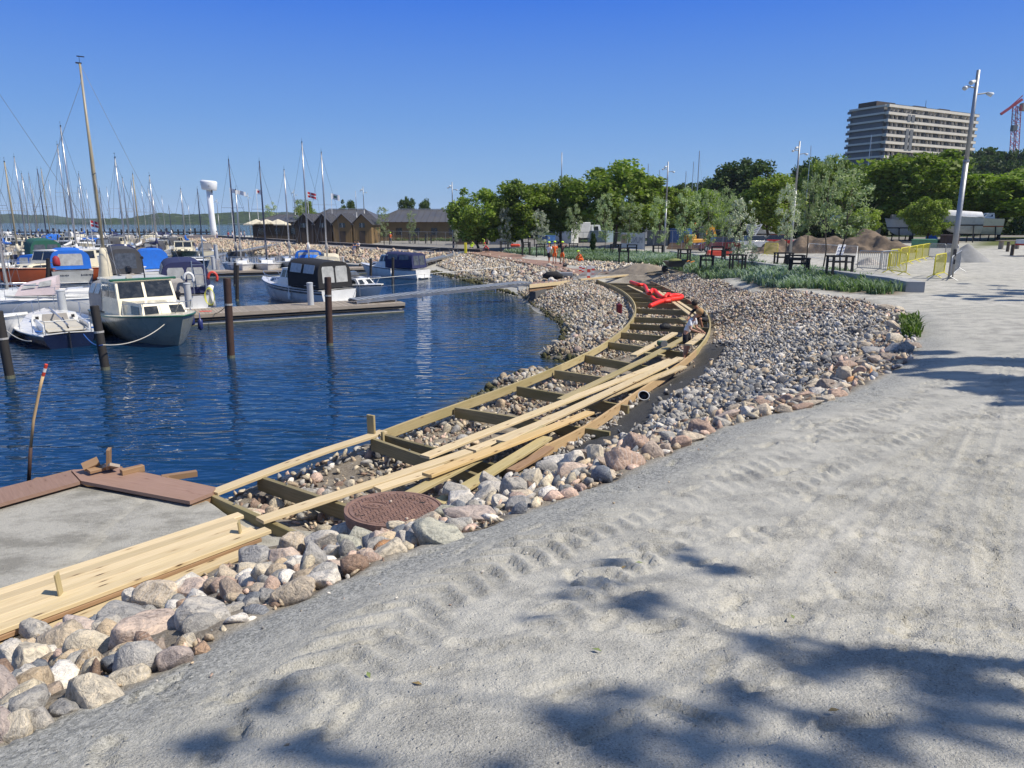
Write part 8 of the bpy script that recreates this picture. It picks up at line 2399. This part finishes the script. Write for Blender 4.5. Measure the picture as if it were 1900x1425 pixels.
    # face
    sd = up.cross(f).normalized(); fc = c + f * .085
    MB().ball(fc + f * .008 - up * .015, .02, 6, 5).build('nose', skin, t, smooth=True)
    for s_ in (1, -1):
        MB().ball(c + f * .078 + sd * .032 * s_ + up * .012, .011, 6, 5).build('eye', OUTB, t, smooth=True); MB().ball(c + sd * .088 * s_, .024, 6, 5, (1, .5, 1.2)).build('ear', skin, t, smooth=True)
    MB().bar(c + f * .08 - up * .05 - sd * .022, c + f * .08 - up * .05 + sd * .022, .01, .006).build('mouth', M('lips', (.35, .12, .1), .6), t)
    if helmet:
        h_ = MB(); rg = []
        for k in range(7):
            a = math.pi / 2 * k / 6; rr_ = .128 * math.cos(a) + .002; rg.append([c + up * (.035 + .12 * math.sin(a)) + f * (rr_ * 1.08 * math.cos(b)) + sd * (rr_ * math.sin(b)) for b in [2 * math.pi * j / 16 for j in range(16)]])
        h_.rings(rg).build('helmet', helmet, t, smooth=True)
        MB().poly([c + up * .04 + f * (.13 + .05 * math.cos(b)) + sd * .1 * math.sin(b) for b in [math.pi * (j / 8 - .5) for j in range(9)]], .012, up).build('helmet_brim', helmet, t)
    if vest:
        skinned('hi_vis_vest', [P['waist'] - up_ * .04, P['chest'], P['chest'].lerp(P['neckb'], .5)], [(0, 1), (1, 2)], [(.155, .125), (.178, .13), (.13, .1)], vest, t)
    return t
def pose(**k):
    J = dict(hl=(0, .09, .92), hr=(0, -.09, .92), kl=(.03, .1, .49), kr=(.03, -.1, .49), al=(0, .11, .09), ar=(0, -.11, .09), tl=(.1, .12, .04), tr=(.1, -.12, .04), neck=(.0, 0, 1.47), head=(.02, 0, 1.65),
             sl=(0, .18, 1.40), sr=(0, -.18, 1.40), el=(-.03, .24, 1.12), er=(-.03, -.24, 1.12), wl=(.05, .25, .88), wr=(.05, -.25, .88), face=(1, 0, 0))
    J.update(k); return J
WSH = M('shirt_white', (.75, .75, .76), .85, var=.06, vs=9, bmp=.3, bs=14); BSH = M('cloth_black', (.015, .015, .02), .85, var=.3, vs=6); ORG = M('cloth_orange', (.75, .13, .02), .8, var=.15, vs=6); YGR = M('cloth_hivis_yellow', (.55, .75, .05), .8); HLY = M('helmet_yellow', (.5, .75, .03), .4); BLOND = M('hair_blond', (.42, .24, .10), .8, var=.3, vs=30, bmp=.6, bs=60)
DKH = M('hair_dark', (.03, .02, .015), .8); RSH = M('cloth_red', (.5, .02, .03), .8); GSH = M('cloth_grey', (.18, .18, .2), .85); BLS = M('cloth_blue', (.05, .08, .25), .85)
def standat(px, py, z): return at(px, py, z)
# boy in the white shirt, bent slightly over a plank, looking down to the right
p = at(1271, 668, .72)
hgt = zat(p, 573) - .72
person('boy in white T-shirt and black shorts standing in the frame, holding a short plank', (p.x, p.y, .70), R(-38), pose(neck=(.22, 0, 1.40), head=(.36, 0, 1.52), face=(.75, 0, -.65), sl=(.17, .18, 1.33), sr=(.17, -.18, 1.33), el=(.22, .22, 1.05), er=(.22, -.22, 1.05), wl=(.46, .13, .97), wr=(.46, -.13, .97), al=(-.04, .11, .09), kl=(.05, .1, .49)), WSH, BSH, hair=BLOND, s=max(.8, min(1.15, hgt / 1.62)))
# crouching worker behind the outer beam
p = at(1303, 610, .75)
person('worker in dark shirt crouching behind the outer beam, arms reaching forward to it', (p.x, p.y, .66), R(-150), pose(hl=(-.1, .1, .42), hr=(-.1, -.1, .42), kl=(.32, .16, .5), kr=(.3, -.16, .45), al=(.1, .14, .09), ar=(.05, -.14, .09), tl=(.22, .15, .04), tr=(.17, -.15, .04), neck=(.3, 0, .86), head=(.42, 0, .99), face=(.8, 0, -.6), sl=(.26, .18, .82), sr=(.26, -.18, .82), el=(.42, .24, .6), er=(.42, -.24, .6), wl=(.62, .1, .52), wr=(.62, -.1, .5)), BSH, BSH, hair=DKH, skin=SKIN2)
# men on the finished boardwalk
p = at(1018, 491, 1.0); hs = (zat(p, 450) - 1.0) / 1.74
person('man in white T-shirt, black shorts and yellow helmet walking on the finished boardwalk', (p.x, p.y, 1.0), R(60), pose(al=(.28, .1, .1), kl=(.2, .1, .5), ar=(-.22, -.1, .1), kr=(-.02, -.1, .49), el=(.05, .24, 1.13), wl=(.22, .22, 1.0)), WSH, BSH, helmet=HLY, s=hs, skin=SKIN2)
p = at(1022, 489.5, 1.0)
person('worker in orange vest hidden behind the man in the white shirt', (p.x + .35, p.y + .5, 1.0), R(100), pose(), ORG, ORG, helmet=HLY, s=hs)
p = at(1043, 490, 1.0)
person('man in dark shirt, orange edged shorts and yellow helmet raising both arms to his head', (p.x, p.y, 1.0), R(75), pose(al=(.0, .17, .09), ar=(.0, -.17, .09), el=(.1, .42, 1.52), er=(.1, -.42, 1.52), wl=(.05, .16, 1.66), wr=(.05, -.16, 1.66)), BSH, ORG, helmet=HLY, s=hs, skin=SKIN2, vest=M('vest_brown', (.06, .03, .03), .8))
p = at(1079, 489, 1.0)
CR_ = dict(hl=(-.1, .1, .3), hr=(-.1, -.1, .3), kl=(.32, .16, .45), kr=(.3, -.2, .3), al=(.2, .14, .09), ar=(-.1, -.3, .09), tl=(.32, .15, .04), tr=(-.2, -.3, .04), neck=(.22, 0, .82), head=(.3, 0, .96), face=(.9, 0, -.4), sl=(.18, .18, .77), sr=(.18, -.18, .77), el=(.34, .26, .55), er=(.34, -.26, .55), wl=(.5, .12, .38), wr=(.5, -.12, .38))
person('worker in orange clothes and yellow helmet crouching at the boardwalk edge', (p.x, p.y, 1.0), R(200), pose(**CR_), ORG, ORG, helmet=HLY, short=False, sleeves='long')
p = gp(905, 470); person('kneeling worker in red and black at the start of the finished boardwalk', (p.x, p.y, 1.0), R(190), pose(**CR_), RSH, BSH, helmet=RSH, short=False, sleeves='long')
p = gp(898, 456); person('bending worker in yellow hi-vis clothes by the grey bins', p, R(200), pose(neck=(.5, 0, 1.1), head=(.64, 0, 1.08), face=(.5, 0, -.8), sl=(.45, .18, 1.08), sr=(.45, -.18, 1.08), el=(.5, .2, .8), er=(.5, -.2, .8), wl=(.55, .15, .55), wr=(.55, -.15, .55)), YGR, YGR, helmet=HLY, short=False, sleeves='long')
p = gp(874, 460); person('crouching worker in yellow hi-vis clothes near the far lamp post', p, R(10), pose(**CR_), YGR, YGR, helmet=HLY, short=False, sleeves='long')
p = gp(842, 467); person('person in dark clothes standing at the foot of the far lamp post', p, R(200), pose(), BSH, GSH, hair=DKH, short=False)
for px, lab, sh, tr_ in [(659, 'left one of two people sitting on the promenade step', GSH, BLS), (665, 'right one of two people sitting on the promenade step', WSH, BSH)]:
    p = at(px, 459, 1.35); person(lab, (p.x, p.y, .92), R(-100), pose(hl=(-.1, .1, .5), hr=(-.1, -.1, .5), kl=(.34, .12, .52), kr=(.34, -.12, .52), al=(.36, .12, .09), ar=(.36, -.12, .09), tl=(.46, .12, .04), tr=(.46, -.12, .04), neck=(.0, 0, 1.02), head=(.06, 0, 1.2), sl=(-.02, .18, .96), sr=(-.02, -.18, .96), el=(.12, .22, .72), er=(.12, -.22, .72), wl=(.32, .1, .66), wr=(.32, -.1, .66)), sh, tr_, hair=DKH, short=False)
for px, Y, lab, sh in [(423, 160, 'person in red shirt walking right of the white tower', RSH), (431, 158, 'person in white shirt walking right of the one in red', WSH), (447, 158, 'person in white shirt near the parasols, left one', WSH), (453, 157, 'person in white shirt near the parasols, right one', WSH), (402, 162, 'person in light shirt at the foot of the white tower', WSH)]:
    p = gpd(px, Y); person(lab, (p.x, p.y, p.z), R(rb_.uniform(0, 360)), pose(), sh, BLS, hair=DKH, short=False)
p = gpd(724, 118); person('worker in orange vest at the ochre clubhouse wall', p, R(90), pose(), ORG, GSH, helmet=HLY, short=False)

# ------------------------------------------------------------------ small things on the site
REDP = M('red_plastic', (.80, .03, .015), .5, var=.12)
def flex(label, pts, r, z=.0):
    P = [at(x, y, DZ + .05 + dz) for x, y, dz in pts]; Q = smooth_path(P, 60); o0 = Q[0].copy()
    o = MB().loft([(q - o0, r * (1.07 if i % 2 else .95)) for i, q in enumerate(Q)], 8).build('corrugated_tube', REDP, None, smooth=True); o.location = o0; return tag(o, label, 'plastic tube', 'bright red corrugated tubes on the frame')
flex('red corrugated tube winding from the far end down along the thin planks', [(1170, 523, .05), (1185, 528, .15), (1196, 530, .1), (1204, 545, .12), (1212, 537, .25), (1222, 547, .12), (1232, 553, .1), (1240, 545, .22), (1246, 552, .1)], .095)
flex('thick red tube end lying across planks, pointing to lower left', [(1206, 568, .0), (1225, 560, .08), (1245, 555, .12), (1262, 553, .12), (1264, 549, .15), (1250, 548, .2), (1242, 550, .25)], .1)
flex('red tube piece lying behind the thick crossing one', [(1210, 552, .1), (1216, 557, .08), (1230, 559, .08), (1243, 558, .1)], .1)
# wheelbarrow
p = gp(1252, 505); t = thing('wheelbarrow', 'dark wheelbarrow full of weeds with orange handles, at the edge of the grasses', 'wheelbarrow', p, R(200)); s = 1.15
MB().add([(-.35*s, -.25, .35), (.35*s, -.2, .35), (.35*s, .2, .35), (-.35*s, .25, .35), (-.6*s, -.42, .8), (.65*s, -.36, .72), (.65*s, .36, .72), (-.6*s, .42, .8)], [(0, 3, 2, 1), (0, 1, 5, 4), (1, 2, 6, 5), (2, 3, 7, 6), (3, 0, 4, 7)]).build('tray', M('barrow_grey', (.07, .08, .09), .5, .3), t)
MB().ball((0, 0, .72), .45, 10, 6, (1.1, .7, .35)).build('weeds', M('weeds', (.2, .22, .07), .9, var=.6, vs=9, bmp=1, bs=20), t); MB().tube((.75, -.05, .22), (.75, .05, .22), .22, n=14).build('wheel', blackr, t)
for y in (-.28, .28): MB().bar((.7, y * .2, .25), (-.95, y, .62), .04).build('handle_bar', steel, t); MB().tube((-.95, y, .62), (-1.25, y, .7), .03, n=6).build('handle_grip', M('grip_orange', (.7, .22, .02), .5), t); MB().bar((-.45, y, .4), (-.5, y, 0), .035).build('leg', steel, t)
# red canister, bag, hard hat
p = gp(1148, 583, .7); o = thing('fuel_canister', 'dark red canister standing on the stones beside the inner beam', 'canister', p); MB().box((0, 0, .24), (.24, .4, .46), bev=.04).build('canister_body', M('canister_red', (.13, .012, .02), .35), o); MB().bar((0, -.12, .52), (0, .12, .52), .04).build('handle', M('canister_red'), o); MB().tube((0, .14, .45), (0, .17, .54), .03, n=8).build('cap', OUTB, o)
p = at(1234, 611, DZ); o = thing('tool_bag', 'open black tool bag lying on the joist in the curve', 'bag', (p.x, p.y, DZ - .02), R(10)); o.scale = (.62, .62, .62); MB().loft([((-.32, 0, .14), .06), ((-.26, 0, .16), .16), ((.0, .02, .19), .19), ((.27, 0, .15), .15), ((.33, 0, .12), .05)], 10).build('bag_body', M('bag_black', (.012, .013, .015), .7, bmp=1, bs=12), o, smooth=True)
MB().loft([(Vector((.2 * math.cos(a), -.02, .3 + .12 * math.sin(a))), .014) for a in [math.pi * k / 8 for k in range(9)]], 5).build('strap', BSH, o, smooth=True)
p = at(1204, 625, DZ); o = thing('power_saw', 'cordless saw lying on planks in front of the boy', 'power tool', (at(1228, 645, DZ).x, at(1228, 645, DZ).y, DZ + .06)); MB().box((0, 0, .08), (.3, .12, .14), bev=.03).build('tool_body', M('tool_green', (.03, .08, .05), .5), o); MB().tube((.05, -.07, .06), (.05, -.05, .06), .1, n=16).build('blade', steel, o)
p = gp(1194, 742, .9); o = thing('hard_hat', 'white safety helmet lying upside down on the dark grit beside the outer beam', 'helmet', p + Vector((0, 0, .1)), R(30)); o.rotation_euler = (R(-112), R(10), R(-15)); o.scale = (.66, .66, .66)
rg = []; 
for k in range(7):
    a = math.pi / 2 * k / 6; rg.append([Vector((.17 * math.cos(a) * math.cos(b), .14 * math.cos(a) * math.sin(b), .15 * math.sin(a))) for b in [2 * math.pi * j / 18 for j in range(18)]])
MB().rings(rg, True, False).build('shell', M('helmet_white', (.78, .78, .76), .35), o, smooth=True); MB().rings([[q * .9 for q in r_2] for r_2 in rg], True, False).build('lining', OUTB, o)
MB().loft([(Vector((.18 * math.cos(b), .15 * math.sin(b), 0)), .014) for b in [2 * math.pi * j / 18 for j in range(19)]], 5, False).build('brim', M('helmet_white'), o, smooth=True)
# red and white posts with metal grille
for k, (px, py, yt) in enumerate([(1077, 503, 494), (1092, 518, 493), (1100, 510, 494), (1082, 505, 494)]):
    p = at(px, py, 1.05); H = max(.4, (zat(p, yt) - 1.05)); t = thing('warning_post', ['red and white striped post left behind the grille', 'front tall red and white striped post by the gangway head', 'right red and white striped post behind the grille', 'short striped post second from left behind the grille'][k], 'warning post', p, group='red and white striped posts')
    for j in range(4): MB().box((0, 0, H * (j + .5) / 4), (.2, .06, H / 4 - .002)).build('stripe', M('tip_red') if j % 2 == 0 else M('tip_white'), t)
p = at(1063, 519, 1.05); q = at(1098, 516, 1.05); t = thing('steel_grille', 'metal grille panel leaning at the head of the gangway', 'grille', p); d = q - p; up = Vector((.9, 2.0, .35))
b_ = MB(); b_.loft([(Vector(), .025), (up, .025), (up + d, .025), (d, .025), (Vector(), .025)], 5); b_.build('grille_frame', steel, t); b_ = MB(); [b_.tube(d * (i / 14), d * (i / 14) + up, .012, n=4) for i in range(1, 14)]; b_.build('grille_bars', steel, t, kind='stuff')
p = at(1050, 512, 1.0); o = MB().box((0, 0, .12), (.9, .5, .24), bev=.03).build('covered_box', steel); o.location = p; tag(o, 'small grey metal box on the stones by the gangway landing', 'box')
p = at(1024, 517, .95); o = MB().loft([((-.6, 0, .15), .1), ((-.3, 0, .2), .25), ((.3, .1, .2), .28), ((.7, 0, .12), .12)], 9).build('tarpaulin_bundle', C_BLACK, None, smooth=True); o.location = p; tag(o, 'crumpled dark tarpaulin bundle on the stones above the gangway landing', 'tarpaulin')
p = at(985, 492, 1.0); o = MB().box((0, 0, .1), (.35, .25, .2), bev=.04).build('tool_case', OUTB); o.location = (at(1048, 495, 1.0).x, at(1048, 495, 1.0).y, 1.0); tag(o, 'small dark tool case on the finished boardwalk', 'tool case')
o = MB().box((0, 0, .2), (1.4, .6, .4), bev=.15).build('folded_barrier', M('plastic_orange_red', (.6, .06, .03), .5)); o.location = gp(956, 458); tag(o, 'low red plastic heap on the gravel right of the grey bins', 'barrier')
o = MB().box((0, 0, .25), (2.2, .5, .5), bev=.06).build('road_barrier', M('plastic_orange_red')); o.location = gp(1335, 475); tag(o, 'red and white plastic road barrier behind the tree guards', 'road barrier')
p = gp(872, 468); t = thing('site_post', 'yellow site post at the right end of the promenade', 'post', at(864, 470, .95)); MB().box((0, 0, .6), (.3, .3, 1.2), bev=.03).build('post_body', YEL, t)
# a few fallen leaves and pebbles on the sand
for k, (px, py) in enumerate([(1185, 1048), (1190, 1018), (1108, 1212), (1157, 1057), (684, 1258), (1545, 1325), (1470, 1150), (775, 1275), (520, 870)][:8]):
    p = gp(px, py, 2.6); o = MB().poly([(-.02, 0, 0), (0, .009, .004), (.024, 0, .002), (0, -.009, .005)], .001).build('fallen_leaf', M('dry_leaf', (.28, .2, .08), .8) if k % 2 else M('green_leaf', (.2, .25, .08), .7)); o.location = p + Vector((0, 0, .016)); o.rotation_euler = (.1, .1, k * 1.3); o.scale = (1.1,) * 3
    tag(o, ['small fallen leaf in the upper tree shadow blotch', 'small fallen leaf just above the upper shadow blotch', 'small fallen leaf lowest in the middle of the path', 'small fallen leaf beside the upper shadow blotch', 'small green leaf left on the sand below the boulders', 'small fallen leaf in the shadow near the lower right', 'small fallen leaf right of the path middle', 'small green leaf near the lower left shadow', 'leaf by the manhole'][k], 'leaf', 'fallen leaves on the sandy path')
r_p = np.random.default_rng(9)
PEB = W2([(0, 1420, 2.6), (200, 1300, 2.5), (560, 1120, 2.35), (1000, 960, 2.1), (1300, 830, 2.0), (1600, 900, 2.2), (1500, 1420, 2.8)])
X, Y = scatter_poly(PEB, .24, r_p, cond=lambda X, Y: r_p.random(len(X)) < .55)
de = dist_line(EDGE, X, Y); k = r_p.random(len(X)) < np.exp(-de * 1.4) + .05; X, Y = X[k], Y[k]
S = r_p.uniform(.006, .018, len(X)); bank(kerb, X, Y, S, np.array([rand_col(r_p, dict(tan=2, grey=3, white=2, pink=1)) for _ in X]), r_p, 0, name='path_pebbles', sink=-.2)

# ------------------------------------------------------------------ trees out of frame on the right whose shade falls on the path
shx, shy = SUN_V.x / math.tan(SUN_EL), SUN_V.y / math.tan(SUN_EL)
def shade_tree(label, base, blobs, hgt, leaf=.055, per=110, seed=1):
    """blobs: photo pixel, path height, radius of each clump of leaves whose shade shows on the path"""
    r = np.random.default_rng(seed); t = thing('shade_tree', label, 'tree', base); o = Vector(base); P_ = []; limbs = MB()
    limbs.loft([((0, 0, -.3), .2), ((.1, 0, hgt * .45), .15), ((0, .1, hgt * .8), .08)], 8)
    nodes = [Vector((0, 0, hgt * .78))]; cs = []
    for (px, py, rad, hh) in blobs:
        g = gp(px, py, 2.5)
        for _ in range(3):
            q = Vector((g.x + r.normal() * rad * .45, g.y + r.normal() * rad * .45, g.z)); h_ = hh + r.uniform(-.5, .5)
            c = Vector((q.x + shx * h_, q.y + shy * h_, q.z + h_)) - o; rr = rad * r.uniform(.5, .85)
            n = int(per * (rr / .3) ** 2) + 4; d = r.normal(size=(n, 3)); d /= np.linalg.norm(d, axis=1)[:, None]; P_.append(np.array(c) + d * (r.random(n) ** .5)[:, None] * rr * np.array([1, 1, .8]))
        cs.append(c)
    for c in sorted(cs, key=lambda c: (c - nodes[0]).length):           # twigs grow from clump to clump outwards
        a = min(nodes, key=lambda q: (q - c).length); limbs.loft([(a, .02), (a.lerp(c, .5) + Vector((0, 0, .06)), .014), (c, .007)], 4); nodes.append(c)
    P_ = np.concatenate(P_); n = len(P_); nrm = r.normal(size=(n, 3)); nrm[:, 2] += .6; nrm /= np.linalg.norm(nrm, axis=1)[:, None]; t1 = np.cross(nrm, r.normal(size=(n, 3))); t1 /= np.linalg.norm(t1, axis=1)[:, None]; t2 = np.cross(nrm, t1); s = leaf * r.uniform(.7, 1.3, n)[:, None]
    V = np.stack([P_ - t1 * s, P_ - t2 * s * .6, P_ + t1 * s, P_ + t2 * s * .6], 1).reshape(-1, 3)
    link(np_mesh('crown', V, np.arange(4 * n).reshape(n, 4), LF_G, {'tone': np.repeat(r.random(n), 4)}), 'crown', t); limbs.build('trunk', BARK, t, smooth=True)
h1 = 10.0
shade_tree('leafy tree standing out of frame to the right of the viewer, shading the near sand', (8.3, 1.2, 2.9),
  [(1085, 1085, .16, h1), (1120, 1050, .10, h1), (1150, 1110, .13, h1), (1190, 1135, .12, h1), (1210, 1105, .1, h1), (1050, 1110, .08, h1), (1270, 1035, .12, h1), (1320, 1055, .12, h1), (1360, 1062, .06, h1), (1290, 1025, .08, h1), (980, 1150, .05, h1),
   (1460, 1215, .14, h1), (1500, 1240, .17, h1), (1530, 1215, .1, h1), (1560, 1205, .08, h1), (1490, 1190, .08, h1), (1640, 1215, .14, h1), (1690, 1240, .15, h1), (1720, 1280, .16, h1), (1770, 1320, .14, h1), (1770, 1225, .08, h1), (1830, 1270, .16, h1), (1880, 1300, .2, h1), (1850, 1350, .12, h1), (1890, 1240, .12, h1), (1830, 1385, .1, h1),
   (1360, 1290, .13, h1), (1330, 1330, .14, h1), (1310, 1385, .14, h1), (1360, 1400, .16, h1), (1400, 1285, .08, h1), (1590, 1340, .14, h1), (1630, 1380, .14, h1), (1660, 1415, .13, h1), (1540, 1425, .12, h1), (1100, 1330, .14, h1), (1120, 1370, .16, h1), (1150, 1290, .1, h1), (1060, 1365, .11, h1), (1170, 1400, .14, h1),
   (520, 1280, .08, h1), (500, 1310, .09, h1), (440, 1365, .12, h1), (380, 1390, .12, h1), (560, 1395, .13, h1), (600, 1370, .08, h1), (680, 1420, .08, h1), (620, 1425, .1, h1), (1240, 1430, .12, h1), (1450, 1420, .1, h1), (920, 1425, .08, h1), (1690, 1330, .1, h1)], h1, seed=4)
h2 = 9.0
shade_tree('leafy tree standing out of frame to the right, shading the bend of the kerb stones', (15.2, 10.5, 2.2),
  [(1700, 680, 0.36, h2), (1740, 670, 0.43, h2), (1790, 675, 0.51, h2), (1840, 668, 0.58, h2), (1890, 672, 0.65, h2), (1730, 695, 0.29, h2), (1790, 700, 0.43, h2), (1850, 700, 0.51, h2), (1900, 715, 0.58, h2), (1870, 735, 0.32, h2), (1820, 722, 0.29, h2), (1890, 750, 0.22, h2), (1660, 655, 0.29, h2), (1690, 655, 0.32, h2), (1640, 645, 0.23, h2), (1760, 655, 0.29, h2)], h2, seed=8, leaf=.08, per=200)
shade_tree('leafy tree out of frame at the right, shading the path beyond the lamp post', (24.5, 24.5, 2.2),
  [(1760, 548, .4, h2), (1800, 545, .4, h2), (1840, 550, .5, h2), (1885, 545, .6, h2), (1900, 540, .5, h2), (1860, 538, .3, h2), (1830, 556, .4, h2), (1880, 557, .4, h2), (1790, 527, .25, h2), (1850, 530, .3, h2)], h2, seed=9, leaf=.09, per=170)

bpy.data.scenes.remove(TMP)
# ------------------------------------------------------------------ haze
HAZE = True
if HAZE:
    m = bpy.data.materials.new('air'); m.use_nodes = True; nt = m.node_tree
    nt.nodes.remove(nt.nodes['Principled BSDF']); pv = nt.nodes.new('ShaderNodeVolumePrincipled'); pv.inputs['Density'].default_value = .00012; pv.inputs['Color'].default_value = (.72, .84, 1, 1)
    nt.links.new(pv.outputs[0], nt.nodes['Material Output'].inputs['Volume'])
    o = MB().box((0, 2500, 53), (11000, 6400, 114)).build('haze', m, None, kind='stuff')
